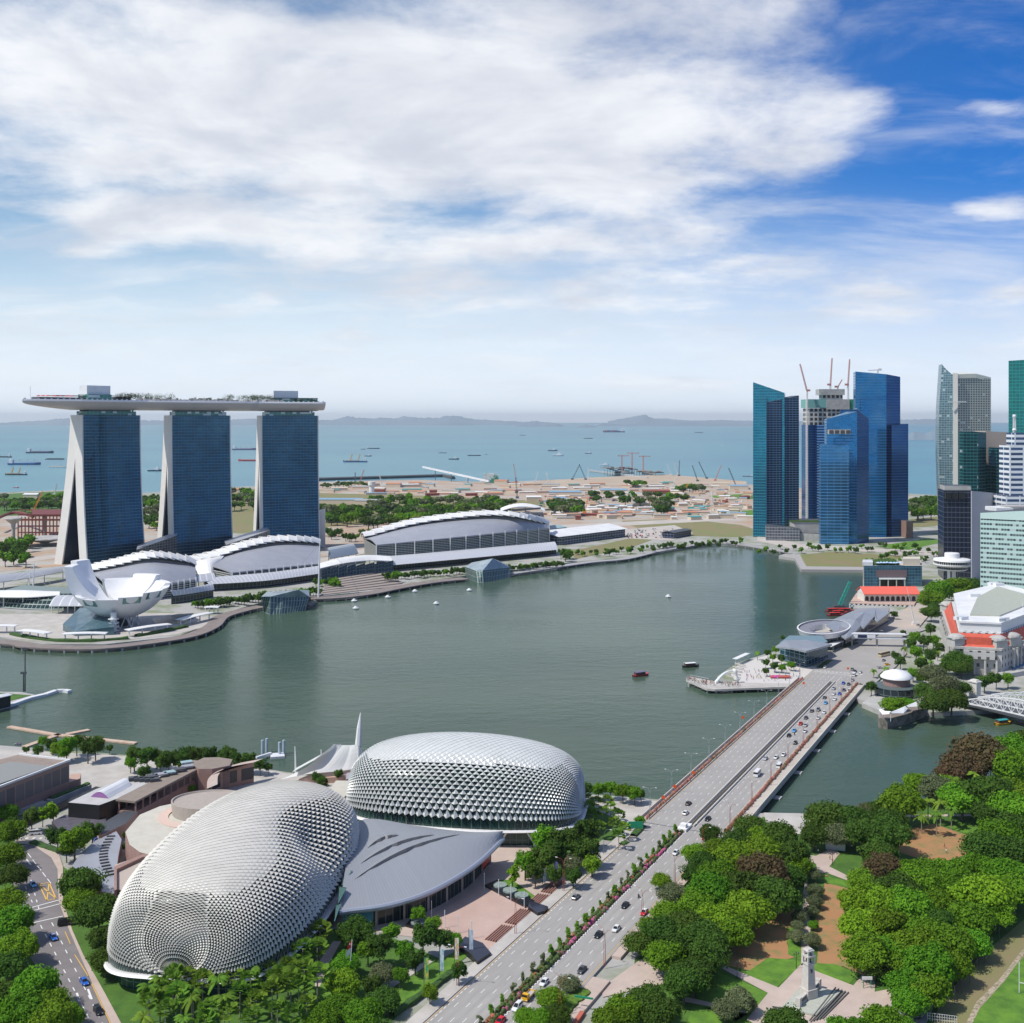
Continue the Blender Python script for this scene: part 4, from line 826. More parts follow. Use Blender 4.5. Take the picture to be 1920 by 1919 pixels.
def hall(label,eave,ridge,nsh,canopy_hi,canopy_lo,wall_z=12,shells=True,bulge=3,sl=24,masts=True):
 root=thing('hall',label,'hall',tuple(V3(eave[len(eave)//2]))[:2]+(3,))
 E=[V3(p)for p in eave];Rg=[V3(p)for p in ridge];b_=MB();arc_roof(b_,E,Rg,bulge,thick=1.4);b_.build('roof',grey,parent=root)
 n=24;a=resamp(E,n);r=resamp(Rg,n);b_=MB()
 back=[(p+(p-q).normalized()*3)for p,q in zip(r,a)]
 ins=[p.lerp(q,.03)for p,q in zip(a,r)]
 per=0
 for i in range(n):
  d=(ins[i+1]-ins[i]).length;p,q=ins[i],ins[i+1]
  b_.quad((p.x,p.y,2),(q.x,q.y,2),(q.x,q.y,q.z-1.3),(p.x,p.y,p.z-1.3),uv=[(per,2),(per+d,2),(per+d,q.z),(per,p.z)]);per+=d
 for p,q in((a[0],back[0]),(a[-1],back[-1])):b_.quad((p.x,p.y,2),(q.x,q.y,2),(q.x,q.y,q.z-1),(p.x,p.y,p.z-1.4))
 for i in range(n):p,q=back[i+1],back[i];b_.quad((p.x,p.y,2),(q.x,q.y,2),(q.x,q.y,q.z+1),(p.x,p.y,p.z+1))
 b_.build('wall',louv,parent=root)
 if masts:
  nc=12;e=resamp(E,nc)
  for i in range(nc+1):
   b_=MB();p=e[i];b_.box((p.x,p.y-1,(p.z+8)/2+1),(1.1,1.1,p.z-6));b_.build('column',white,parent=root)
 if canopy_hi:
  H_=[V3(p)for p in canopy_hi];L_=[V3(p)for p in canopy_lo];A_,B_=resamp(L_,26),resamp(H_,26);b_=MB();per=[0]
  for i in range(26):per.append(per[-1]+(A_[i+1]-A_[i]).length)
  m_=5
  for j in range(m_):
   t0,t1_=j/m_,(j+1)/m_
   g=lambda i,t:A_[i].lerp(B_[i],t)+Vector((0,0,1.8*math.sin(math.pi*t)))
   for i in range(26):
    b_.quad(g(i,t0),g(i+1,t0),g(i+1,t1_),g(i,t1_),uv=[(per[i],1),(per[i+1],1),(per[i+1],2),(per[i],2)])
  b_.build('canopy',cano,parent=root)
  b_=MB();per=0
  for i in range(26):
   p,q=A_[i]*.55+B_[i]*.45,A_[i+1]*.55+B_[i+1]*.45;d=(q-p).length
   b_.quad((p.x,p.y,2),(q.x,q.y,2),(q.x,q.y,q.z),(p.x,p.y,p.z),uv=[(per,2),(per+d,2),(per+d,q.z),(per,p.z)]);per+=d
  b_.build('shop_front',gwall,parent=root)
 if shells:
  rr=resamp(Rg,nsh);aa=resamp(E,nsh)
  for i in range(nsh):
   p,q=rr[i],rr[i+1];dn=((aa[i]-p));dn.z=0;dn.normalize();b_=MB();rows=[];pk_=1-abs(2*(i+.5)/nsh-1)
   L_=sl*(.85+.3*pk_)
   for j in range(7):
    t=j/6;off=dn*(L_*(t-.55));h=3.8+6.0*math.sin(math.pi*(.12+t*.72))-3.3*t-2.5*(1-t)**2
    ext=(q-p)*.25;rows.append([p-ext+off+Vector((0,0,h+1.2)),q+ext*.4+off+Vector((0,0,h-.9))])
   b_.grid(rows,thick=.5);b_.build('roof_shell',shellm,parent=root)
# dark truss under the lip
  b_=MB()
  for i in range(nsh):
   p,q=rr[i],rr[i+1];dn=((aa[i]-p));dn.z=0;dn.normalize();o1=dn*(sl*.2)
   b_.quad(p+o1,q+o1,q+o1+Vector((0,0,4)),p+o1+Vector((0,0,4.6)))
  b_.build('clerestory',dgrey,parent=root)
 return root
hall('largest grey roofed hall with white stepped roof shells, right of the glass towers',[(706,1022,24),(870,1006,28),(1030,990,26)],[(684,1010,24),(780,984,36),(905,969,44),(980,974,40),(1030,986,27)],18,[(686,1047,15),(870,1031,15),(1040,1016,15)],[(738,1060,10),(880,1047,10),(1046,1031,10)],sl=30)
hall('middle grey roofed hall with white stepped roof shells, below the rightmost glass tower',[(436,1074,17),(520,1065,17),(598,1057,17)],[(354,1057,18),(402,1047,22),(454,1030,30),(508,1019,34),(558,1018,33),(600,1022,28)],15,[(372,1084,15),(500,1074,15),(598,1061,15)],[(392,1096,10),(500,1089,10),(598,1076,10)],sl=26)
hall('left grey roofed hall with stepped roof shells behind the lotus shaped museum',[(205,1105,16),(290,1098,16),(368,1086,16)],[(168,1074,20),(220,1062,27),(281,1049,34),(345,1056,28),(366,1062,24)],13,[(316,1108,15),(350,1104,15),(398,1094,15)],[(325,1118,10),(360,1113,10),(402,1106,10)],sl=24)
# big vaults at the ends of the middle hall
def vault(name,label,pts,m,thick=.6,cat='roof canopy',bul=4,parent=None,supports=4):
 root=thing(name,label,cat,tuple(V3(pts[0][0]))[:2]+(3,))if parent is None else parent
 b_=MB();lo=[V3(p)for p in pts[0]];hi=[V3(p)for p in pts[1]];rows=arc_roof(b_,lo,hi,bul,n=14,thick=thick);b_.build('roof_shell',m,parent=root,smooth=False)
 A_=rows[2];n=len(A_)-1
 for i in range(supports+1):
  p=A_[int(n*i/supports)];b_=MB();b_.tube([(p.x,p.y,2),(p.x,p.y,p.z-.3)],.5,6);b_.build('column',white,parent=root)
 return root
vault('vault_roof','pale barrel vault roof at the left end of the middle grey hall',[[(372,1078,12),(395,1076,14),(408,1070,14)],[(352,1056,20),(385,1048,24),(425,1042,24)]],shellm,bul=5)
vault('vault_roof','small white curved canopy left of the middle hall vault',[[(365,1092,13),(405,1088,13)],[(360,1082,15),(398,1077,15)]],cano)
vault('wave_roof','white wavy entrance roof between the two large halls',[[(600,1066,14),(640,1057,17),(690,1051,17),(736,1052,15)],[(600,1056,17),(640,1046,21),(690,1041,21),(730,1043,18)]],shellm,bul=1.5)
b=MB();q=resamp([V3(p)for p in((600,1097,3),(660,1088,3),(735,1080,3))],8)
per=0
for i in range(8):
 d=(q[i+1]-q[i]).length;b.quad(q[i]+Vector((0,8,0)),q[i+1]+Vector((0,8,0)),q[i+1]+Vector((0,12,15)),q[i]+Vector((0,12,13)),uv=[(per,0),(per+d,0),(per+d,15),(per,15)]);per+=d
b.build('glazed_entrance_hall',gwall,label='dark glass mall entrance under the white wavy roof',cat='building')
vault('skylight','grey glazed barrel skylight between the middle hall and the largest hall',[[(618,1048,14),(672,1038,14)],[(612,1030,17),(655,1022,18)]],mat('glazed',(.25,.29,.33),.2,.4),bul=6)
vault('vault_roof','broad pale canopy over a green glass mall front at the left edge',[[(-20,1119,13),(50,1120,13),(112,1116,14)],[(-20,1107,16),(50,1107,17),(112,1110,16)]],shellm,bul=1.5)
b=MB();q=resamp([V3(p)for p in((-20,1142,3),(60,1147,3),(180,1146,3))],12);per=0
for i in range(12):
 d=(q[i+1]-q[i]).length;b.quad(q[i]+Vector((0,10,0)),q[i+1]+Vector((0,10,0)),q[i+1]+Vector((0,24,12)),q[i]+Vector((0,24,12)),uv=[(per,0),(per+d,0),(per+d,12),(per,12)]);per+=d
b.add([p+Vector((0,24,12))for p in q]+[p+Vector((0,70,11))for p in q[::-1]],[tuple(range(26))])
b.build('curved_mall',facade('green_mall_glass',(.02,.05,.045),(.2,.25,.24),fh=3.4,bw=4,metal=.2),label='curved green glass mall front at the left edge behind the museum',cat='glass front')
vault('vault_roof','small ribbed canopy just left of the lotus shaped museum',[[(92,1136,10),(155,1136,10)],[(110,1116,14),(165,1117,14)]],cano,bul=2)
vault('long_roof','long low grey roof at the left edge behind the mall masts',[[(-30,1096,12),(60,1083,12),(118,1072,12)],[(-30,1082,15),(60,1071,15),(118,1062,15)]],grey,bul=1)
for i,(x,y,h)in enumerate(((62,1102,42),(54,1102,26))):
 b=MB();p=W(x,y,10);b.tube([p,p+Vector((1,0,h*.55))],[.9,.4],6);b.tube([p+Vector((1,0,h*.5)),p+Vector((-28,0,0))],.12,3);b.tube([p+Vector((1,0,h*.5)),p+Vector((20,0,0))],.12,3)
 b.build('roof_mast',white,label=('taller' if i==0 else 'shorter')+' white cable mast on the mall roof left of the museum',cat='mast')
b=MB();p=W(352,1080,15);b.tube([W(356,1088,8),W(350,1050,18)],[1.1,.5],6);b.tube([W(350,1050,18),W(405,1072,16)],.15,3);b.build('roof_mast',white,label='leaning white mast at the left end of the middle hall',cat='mast')
b=MB();b.tube([W(597,1120,3),P3(600,1015,W(597,1120,3).y)],[1.0,.4],6);b.tube([P3(600,1018,W(597,1120,3).y),W(560,1065,17)],.15,3);b.tube([P3(600,1018,W(597,1120,3).y),W(645,1060,17)],.15,3)
b.build('roof_mast',white,label='tall white mast between the middle hall and the white wavy entrance roof',cat='mast')
# links between the towers
for px0,px1,yl,yr,lab in((262,326,1066,1052,'left'),(430,500,1056,1040,'right')):
 b=MB();p,q=W(px0-6,yl,3),W(px1+6,yr,3);n=Vector((-.3,1,0))*46
 b.prism([p[:2],q[:2],(q+n)[:2],(p+n)[:2]],2,[24,33,33,24],0,1);b.build('atrium_block',[facade('atrium_wall',(.14,.14,.135),(.30,.30,.29),fh=3,bw=5,mull=.1,slab=.12,metal=.2),grey],label='sloping grey atrium block filling the %s gap between the glass towers'%lab,cat='building')
b=MB();p=W(597,1020,3);b.prism([P3(596,1000,1500)[:2],P3(610,1000,1500)[:2],P3(610,1000,1530)[:2],P3(596,1000,1530)[:2]],2,[47,52,52,47]);b.build('flare_wall',wall_w,label='pale flaring lattice wall right of the rightmost glass tower',cat='wall')
# far hall with arched roof
root=thing('arched_hall','white arched roof hall behind the right end of the largest hall','hall',(0,1640,3));Yd=1640
b=MB();ro_,n=[],10
for k_ in range(2):
 Yk_=Yd+60*k_;row=[]
 for i in range(n+1):
  t=i/n;px=938+(1022-938)*t;z=28+18*math.sin(math.pi*(.18+.64*t))**.8-0
  row.append(Vector(((px-CX)*Yd/F+0,Yk_,z)))
 ro_.append(row)
b.grid(ro_,thick=1);b.build('roof',shellm,parent=root)
b=MB();b.prism([((940-CX)*Yd/F,Yd+3),((1020-CX)*Yd/F,Yd+3),((1020-CX)*Yd/F,Yd+58),((940-CX)*Yd/F,Yd+58)],2,33);b.build('wall',facade('hall_d',(.08,.08,.085),(.36,.35,.36),fh=9,bw=8,slab=.5,mull=.2,metal=0),parent=root)
b=MB();b.quad(*[P3(x,y,Yd-1)for x,y in((960,960),(1014,955),(1014,951.5),(960,955))]);b.build('roof_light',dgrey,parent=root)
# long low white roofed sheds
def shed(name,label,A_,B_,depth,z,m,wm,over=2,cat='shed',zb=3):
 A_,B_=W(*A_,zb),W(*B_,zb);d=(B_-A_).normalized();n=Vector((-d.y,d.x,0));root_=thing(name,label,cat,tuple((A_+B_)/2))
 b_=MB();b_.prism([A_[:2],B_[:2],(B_+n*depth)[:2],(A_+n*depth)[:2]],zb-1,zb+z,0);b_.build('wall',wm,parent=root_)
 b_=MB();a,c,e,f=A_-n*over-d*over,B_-n*over+d*over,B_+n*(depth+over)+d*over,A_+n*(depth+over)-d*over;m1_,m2_=(a+f)/2,(c+e)/2
 for q_ in(a,c,e,f):q_.z=zb+z+.02
 for q_ in(m1_,m2_):q_.z=zb+z+depth*.09
 b_.grid([[a,c],[m1_,m2_],[f,e]],thick=.4);b_.build('roof',m,parent=root_);return root_
shed('long_shed','long low shed with a bright white roof right of the largest hall',(1048,1022),(1172,1006),62,11,white,facade('shed_wall',(.03,.05,.10),(.3,.32,.36),fh=3.5,bw=6),3)
shed('glass_house','low blue green roofed annex behind the bright white shed',(1030,1004),(1062,1000),30,9,mat('pale_teal',(.3,.42,.44),.5),louv,1)
shed('site_office','dark flat office with a grey box on top beside the car park',(1263,1010),(1296,1004),18,8,dgrey,facade('navy_shed',(.02,.03,.06),(.1,.12,.2),fh=4,bw=5),1,'building')
# ---- museum
lm=mat('museum_shell',(.80,.80,.80),.35,c2=(.74,.74,.745),scale=.08)
mc=W(226,1172,3);mus=thing('lotus_museum','white lotus shaped museum with upright petals on the left bay edge','museum',tuple(mc))
wing=facade('petal_window',(.12,.30,.26),(.7,.7,.7),fh=30,bw=3,mull=.06,slab=0,metal=.2)
pet=[(182,43,90,14,8,0),(156,46,89,11,7,0),(213,40,60,18,6,0),(243,40,59,18,6,1),(273,40,60,18,7,0),(303,41,62,18,7,1),(333,42,65,18.5,7,1),(4,42,66,19,6,0),(38,42,69,20,6,0),(74,42,75,19,7,0),(112,42,70,20,6,0)]
for az_,Rr,ph,dl_,tk,win in pet:
 b_=MB();K=14;zc_=mc.z+5.5+Rr;outer=[];inner=[]
 p0=Vector((7,mc.z+18));tip_=Vector((Rr*math.sin(R(ph))-tk*.75,zc_-Rr*math.cos(R(ph))-tk*.05));p1=Vector((Rr*.60,mc.z+15 if ph>90 else mc.z+21))
 for k_ in range(K+1):
  t=k_/K;f=R(6+(ph-6)*t);ro=Vector((Rr*math.sin(f),zc_-Rr*math.cos(f)));ri=p0*(1-t)**2+p1*2*t*(1-t)+tip_*t*t
  wd=R(dl_)*(1.0 if t<.6 else 1-.18*(t-.6)**1.2)
  g=lambda v,s_:Vector((mc.x+v.x*math.cos(R(az_)+s_),mc.y+v.x*math.sin(R(az_)+s_),v.y))
  outer.append([g(ro,wd*(-1+2*q/6))for q in range(7)]);inner.append([g(ri,wd*(-1+2*q/6))for q in range(7)])
 b_.grid([r[::-1]for r in outer]);b_.grid(inner);
 for s_ in(0,6):
  for k_ in range(K):b_.add([outer[k_][s_],outer[k_+1][s_],inner[k_+1][s_],inner[k_][s_]],[(0,1,2,3)])
 b_.grid([outer[-1],inner[-1]]);pe=b_.build('petal',lm,parent=mus,smooth=False)
 ORG[pe.name]=(tuple(mc),0)
 if win:
  b_=MB();c0=[outer[-1][1],outer[-1][5]];dnn=(outer[-2][3]-outer[-1][3]);dnn=dnn.normalized()*6.5
  o2=Vector((math.cos(R(az_)),math.sin(R(az_)),0))*.35;u_=(c0[1]-c0[0]).length
  lo_=[outer[-1][1]+dnn,outer[-1][5]+dnn];b_.quad(lo_[0]+o2,lo_[1]+o2,c0[1]+o2+dnn*.12,c0[0]+o2+dnn*.12,uv=[(0,1),(u_,1),(u_,7),(0,7)]);b_.build('window',wing,parent=pe)
b=MB();b.lathe(mc,[(13,18.2),(10,19.4),(9.6,19.4)],24);b.lathe(mc+Vector((0,0,19.3)),[(0,0),(10,.1)],20);b.build('oculus',wmetal,parent=mus)
b=MB();b.lathe(mc,[(6,-1),(6,8)],16);b.build('core',glassd,parent=mus)
b=MB()
for i in range(10):
 a0,a1=i*.628,(i+1)*.628;P_=lambda a,r,z:mc+Vector((r*math.cos(a),r*math.sin(a),z))
 b.tube([P_(a0,15,-1),P_((a0+a1)/2,13,8.6)],.45,5);b.tube([P_(a1,15,-1),P_((a0+a1)/2,13,8.6)],.45,5)
b.build('lattice_legs',white,parent=mus)
b=MB();p=W(213,1184,3)
for i in range(4):b.lathe(p+Vector((0,0,i*3.1)),[(0,0),(4.2,.2),(4.2,.8),(0,1)],14)
b.lathe(p,[(2.4,0),(2.4,15)],10);b.build('stair_tower',white,parent=mus)
b=MB();q=[W(*t)for t in((118,1182,3),(140,1192,3),(214,1190,3),(206,1168,3),(150,1162,3))];b.prism([v[:2]for v in q],2.6,[8,6,9,15,13]);b.build('entrance_pavilion',mat('blue_pavilion_glass',(.03,.09,.12),.12,.3,c2=(.12,.2,.24),scale=.1),label='faceted blue glass pavilion at the foot of the lotus shaped museum',cat='pavilion')
patch('museum_plaza',[(-30,1150),(80,1152),(130,1150),(330,1150),(395,1160),(398,1172),(330,1190),(200,1204),(80,1203),(-30,1192)],pale,2.62)
o_pond=patch('pond',[(285,1160),(330,1152),(362,1150),(368,1158),(340,1170),(292,1172)],mat('pond_water',(.015,.02,.018),.1),2.7)
gh=mat('hedge',(.05,.12,.02),.95,c2=(.025,.06,.012),scale=.8,bump=.2)
def hedge(label,pts,wd,h,z=2.7,m=None,nm='hedge',cat='hedge'):
 b_=MB();q=resamp([W(x,y,z)for x,y in pts],max(3,len(pts)*5));rr_=random.Random(len(label));rows=[]
 for i,p in enumerate(q):
  d=(q[min(i+1,len(q)-1)]-q[max(i-1,0)]).normalized();n=Vector((-d.y,d.x,0))*wd/2;hh=h*rr_.uniform(.75,1.2);ww=rr_.uniform(.8,1.2)
  rows.append([p-n*ww,p-n*.9*ww+Vector((0,0,hh*.8)),p+Vector((0,0,hh)),p+n*.9*ww+Vector((0,0,hh*.8)),p+n*ww])
 b_.grid(rows);return b_.build(nm,m or gh,label=label,cat=cat)
hedge('clipped green hedge along the curved boardwalk in front of the museum',[(22,1190),(90,1201),(170,1203),(240,1198)],5,2);hedge('clipped green hedge on the curved boardwalk right of the museum',[(255,1194),(300,1186),(350,1176)],5,2)
for lab,pts in(('white promenade canopy nearest the left edge',[(-20,1186),(30,1186)]),('white promenade canopy left of the lotus shaped museum',[(38,1194),(90,1200)]),('white promenade canopy below the lotus shaped museum',[(118,1201),(200,1200)]),('white promenade canopy right of the museum on the curve',[(238,1194),(318,1182)]),('white promenade canopy on the inner bend right of the museum',[(336,1174),(395,1160)]),('white promenade canopy at the end of the museum curve',[(384,1150),(410,1150)])):
 p,q=W(*pts[0],3),W(*pts[1],3);d=(q-p).normalized();n=Vector((-d.y,d.x,0));root=thing('canopy',lab,'canopy',tuple((p+q)/2),group='white canopies along the promenade')
 b_=MB();rows=[]
 for i in range(8):
  t=i/7;c_=p.lerp(q,t)+Vector((0,0,5.2+.5*math.sin(math.pi*t)));rows.append([c_-n*4,c_+n*4])
 b_.grid(rows,thick=.5);b_.build('roof',white,parent=root)
 for i in range(4):
  b_=MB();c_=p.lerp(q,.05+i*.3);b_.box(c_+Vector((0,0,2.5)),(.8,.8,5.2));b_.build('post',white,parent=root)
# ---- glass pavilions standing in the water
def facet(name,label,base,tops,roofs,m,m2,z0=-2,cat='pavilion'):
 B_=[W(x,y,0)for x,y in base];root_=thing(name,label,cat,tuple(sum(B_,Vector())/len(B_)))
 T_=[W(x,y,z)for x,y,z in tops];n=len(B_);b_=MB()
 for i in range(n):j=(i+1)%n;b_.quad(Vector((*B_[i][:2],z0)),Vector((*B_[j][:2],z0)),T_[j],T_[i])
 b_.build('glass_wall',m,parent=root_);b_=MB();Rf=[W(x,y,z)for x,y,z in roofs];allp=T_+Rf;k_=n
 for i in range(n):b_.tri(T_[i],T_[(i+1)%n],Rf[0])
 b_.build('roof',m2,parent=root_);return root_
cg=facade('crystal_glass',(.07,.13,.12),(.28,.34,.32),fh=5,bw=2.6,mull=.2,slab=.06,metal=.3,rough=.25);cg2=mat('crystal_roof',(.42,.48,.50),.3,.2,c2=(.24,.3,.33),scale=.12)
facet('crystal_pavilion','faceted glass pavilion in the water below the rightmost glass tower',[(496,1149),(506,1153),(527,1152),(571,1146),(578,1128),(500,1130)],[(490,1119,15),(507,1119,15),(530,1121,13),(580,1119,11),(580,1107,14),(500,1110,14)],[(560,1106,19)],cg,cg2)
facet('crystal_pavilion','pyramid topped glass pavilion in the water before the largest hall',[(873,1084),(896,1093),(907,1093),(958,1084),(950,1070),(880,1070)],[(872,1063,12),(893,1071,11),(905,1070,12),(957,1064,10),(945,1056,10),(885,1055,13)],[(924,1047.5,22)],cg,cg2)
b=MB();b.tube([W(576,1138,1),W(590,1130,1)],2.5,8);b.build('pavilion_jetty',deckm,label='small jetty right of the left glass pavilion',cat='jetty')
# ========= hotel quarter right of the bridge
hs_=facade('hotel_stone',(.10,.10,.10),(.50,.48,.45),fh=5,bw=5.2,mull=.62,slab=.52,rough=.3,metal=0,vary=.8,frough=.75)
Ah,Bh,Ch,Dh,Eh=Vector((292,757)),Vector((320,749)),Vector((432,868)),Vector((405,955)),Vector((338,900))
ht=thing('grand_hotel','large grey stone hotel with colonnades, red mansard roofs and white upper storeys','hotel',(330,800,3))
foot=[Ah,Bh,Ch,Dh,Eh]
ctr=sum(foot,Vector((0,0)))/5
def inset(f):return[p+(ctr-p).normalized()*f for p in foot]
b=MB();b.prism(foot,2,19,0);b.build('stone_walls',[hs_],parent=ht)
b=MB();b.prism([p+(p-ctr).normalized()*1.4 for p in foot],19.02,20.4);b.prism([p+(p-ctr).normalized()*.8 for p in foot],2,6.5);b.build('cornice',stone,parent=ht)
b=MB();i1,i2=inset(1.5),inset(9)
for i in range(5):
 j=(i+1)%5;b.quad((*i1[i],20.4),(*i1[j],20.4),(*i2[j],28),(*i2[i],28))
b.build('mansard_roof',redroof,parent=ht)
hw2=facade('hotel_upper',(.12,.12,.13),(.72,.71,.70),fh=9.6,bw=4.6,mull=.6,slab=.58,rough=.4,metal=0,frough=.6)
b=MB();b.prism(inset(10),20,28.5,0,1);b.prism(inset(13),28.5,34,0,1);b.build('upper_storeys',[hw2,mat('flat_roof',(.52,.52,.51),.8,c2=(.4,.4,.4),scale=.1)],parent=ht)
b=MB();b.prism(inset(12.2),34,35.2);b.build('upper_cornice',white,parent=ht)
b=MB();b.prism(inset(38),35.2,36.2);b.build('atrium_roof',mat('atrium',(.45,.46,.38),.4,c2=(.38,.39,.32),scale=.3),parent=ht)
for q in range(9):b=MB();c_=inset(24)[q%5]+Vector((random.uniform(-6,6),random.uniform(-6,6)));b.box((c_.x,c_.y,36.2),(random.uniform(4,9),random.uniform(2,5),2.2),random.uniform(0,1));b.build('roof_plant',wmetal,parent=ht)
def hot_tower(c_):
 b_=MB();b_.box((c_.x,c_.y,22),(8.4,8.4,5.5),.25);b_.box((c_.x,c_.y,25),(9.6,9.6,.8),.25);b_.lathe((c_.x,c_.y,25.4),[(5.6,0),(5.2,1.2),(3.2,2.2),(0,2.6)],12);b_.build('corner_pavilion',stone,parent=ht)
for c_ in(Ah+Vector((3,4)),Bh+Vector((0,6)),Eh+Vector((3,-3)),Bh+Vector((14,17))):hot_tower(c_)
b=MB();m_=(Ah+Bh)/2+Vector((1,3));b.box((m_.x,m_.y,23.5),(17,1.0,6),math.atan2((Bh-Ah).y,(Bh-Ah).x));b.build('front_gable',redroof,parent=ht)
for side,(p,q)in enumerate(((Bh,Ch),(Ah,Eh))):
 d=(q-p).normalized();n=Vector((d.y,-d.x))if side==0 else Vector((-d.y,d.x));Ls=(q-p).length;k_=22 if side==0 else 8
 for i in range(k_):
  c_=p+d*(14+(Ls-20)*i/k_)+n*2.6;b=MB();b.lathe((c_.x,c_.y,6.5),[(.95,0),(.8,.5),(.75,11),(1.0,11.6),(1.0,12.6)],10);b.build('column',stone,parent=ht)
 for i in range(12):
  c_=p+d*(16+(Ls-24)*i/12)-n*4.6;b=MB();b.box((c_.x,c_.y,23.8),(2.0,2.6,2.4),math.atan2(d.y,d.x));b.build('dormer',white,parent=ht)
b=MB();b.box(((Ah+Bh)/2).to_3d()+Vector((0,-2.2,16)),(19,2.4,5.5),math.atan2((Bh-Ah).y,(Bh-Ah).x));b.build('front_bay',hs_,parent=ht)
for i in range(4):
 b=MB();c_=Ah.lerp(Bh,.14+.24*i);b.lathe((c_.x,c_.y-2.6,3),[(1.0,0),(.85,1),(.8,9.5),(1.1,10.3)],10);b.build('column',stone,parent=ht)
b=MB();c_=Vector((352,800));p=W(1918,1160,30);b.tube([p,p+Vector((0,0,14))],.18,5);b.build('flagpole',wmetal,parent=ht)
b=MB();pts_=[W(1898,1262,3.2),W(1960,1240,3.2),W(1960,1232,3.2),W(1895,1254,3.2)];b.prism([v[:2]for v in pts_],5.5,6.2);b.build('pool',mat('pool_blue',(.02,.16,.32),.15),label='narrow blue pool on the terrace beside the hotel colonnade',cat='pool')
b=MB();pts_=[W(1868,1275,3),W(1960,1258,3),W(1960,1228,3),W(1880,1256,3)];b.prism([v[:2]for v in pts_],2.5,5.4);b.build('terrace',stone,label='raised stone terrace with balustrade beside the hotel colonnade',cat='terrace')
# customs building with glass front
cu=thing('waterfront_building','blue glass fronted waterfront building with a planted roof terrace','building',tuple(W(1675,1098,3)))
def fb(nm,p0,p1,yb,z0,z1,dp,m,root_,off=0,skew=0):
 a=W(p0,yb,3);c_=W(p1,yb-skew,3);a.y+=off;c_.y+=off;b_=MB();b_.prism([a[:2],c_[:2],(c_.x+dp*.34,c_.y+dp),(a.x+dp*.34,a.y+dp)],z0,z1);return b_.build(nm,m,parent=root_)
cug=facade('customs_glass',(.04,.14,.22),(.10,.20,.26),fh=3,bw=3,mull=.1,slab=.14,metal=.35,refl_paint=.5,vary=.5)
fb('glass_front',1620,1728,1099,2,23,3,cug,cu);fb('body',1621,1731,1099,2,22.6,42,mat('beige_block',(.48,.42,.36),.7),cu,3.1)
fb('louvre_band',1642,1700,1099,12,19,.8,mat('louvre_brown',(.16,.11,.12),.6),cu,-.9);fb('porch',1645,1695,1099,10,11.2,5,white,cu,-5)
for i in range(4):fb('column',1646+i*15.5,1648+i*15.5,1099,2,10,1,mat('cream',(.6,.55,.45),.6),cu,-4.6)
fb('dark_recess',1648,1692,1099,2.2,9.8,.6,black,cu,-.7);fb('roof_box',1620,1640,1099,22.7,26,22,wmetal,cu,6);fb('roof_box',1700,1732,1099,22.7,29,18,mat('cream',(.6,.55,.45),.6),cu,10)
b=MB()
for i in range(40):c_=W(1642+random.random()*54,1099,3)+Vector((0,random.uniform(8,38),20));b.lathe(c_,[(2.2,0),(2.5,1.5),(.4,3.6)],7)
b.build('roof_garden',gh,parent=cu)
b=MB()
for i in range(8):c_=W(1650+i*6,1099,3)+Vector((0,random.uniform(5,14),21));b.lathe(c_,[(2.6,1.4),(.1,2.6)],8)
b.build('parasols',mat('pale_blue',(.4,.55,.75),.6),parent=cu)
# pier hall with red roof
pr=thing('pier_hall','white arcaded pier hall with a long coral red roof','pier hall',tuple(W(1670,1127,5)))
Yp=1043;xa,xb=(1620-CX)*Yp/F,(1722-CX)*Yp/F
b=MB();b.prism([(xa,Yp),(xb,Yp),(xb,Yp+20),(xa,Yp+20)],4,11.5);b.build('wall',mat('arcade_white',(.68,.64,.58),.7),parent=pr)
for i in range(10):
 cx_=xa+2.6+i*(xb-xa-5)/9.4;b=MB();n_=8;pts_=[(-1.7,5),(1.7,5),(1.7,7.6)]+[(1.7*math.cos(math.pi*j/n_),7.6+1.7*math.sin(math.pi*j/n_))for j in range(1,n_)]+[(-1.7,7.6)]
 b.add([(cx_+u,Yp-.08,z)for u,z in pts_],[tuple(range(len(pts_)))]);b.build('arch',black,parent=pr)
b=MB();b.grid([[(xa-1,Yp-3,11.6),(xb+1,Yp-3,11.6)],[(xa-1,Yp+9,17),(xb+1,Yp+9,17)],[(xa-1,Yp+22,11.6),(xb+1,Yp+22,11.6)]],thick=.4);b.build('roof',mat('coral_roof',(.72,.13,.09),.7),parent=pr)
b=MB();b.tri((xa,Yp,11.4),(xa,Yp+20,11.4),(xa,Yp+9,16.4));b.tri((xb,Yp,11.4),(xb,Yp+20,11.4),(xb,Yp+9,16.4));b.build('gable',white,parent=pr)
b=MB();dk_=[W(1593,1130,5),W(1714,1134,5),W(1722,1120,5),W(1606,1111,5)];b.prism([v[:2]for v in dk_],3.9,4.6,bot=True);b.build('deck',pinkp,parent=pr)
for i in range(14):
 b=MB();p,q=dk_[0].lerp(dk_[1],i/14),dk_[0].lerp(dk_[1],(i+1)/14);p.z=q.z=0;up_=Vector((0,0,4));b.tube([p,q+up_],.35,4);b.tube([p+up_,q],.35,4);b.tube([p-Vector((0,0,2)),p+up_],.45,4);b.build('brace',white,parent=pr)
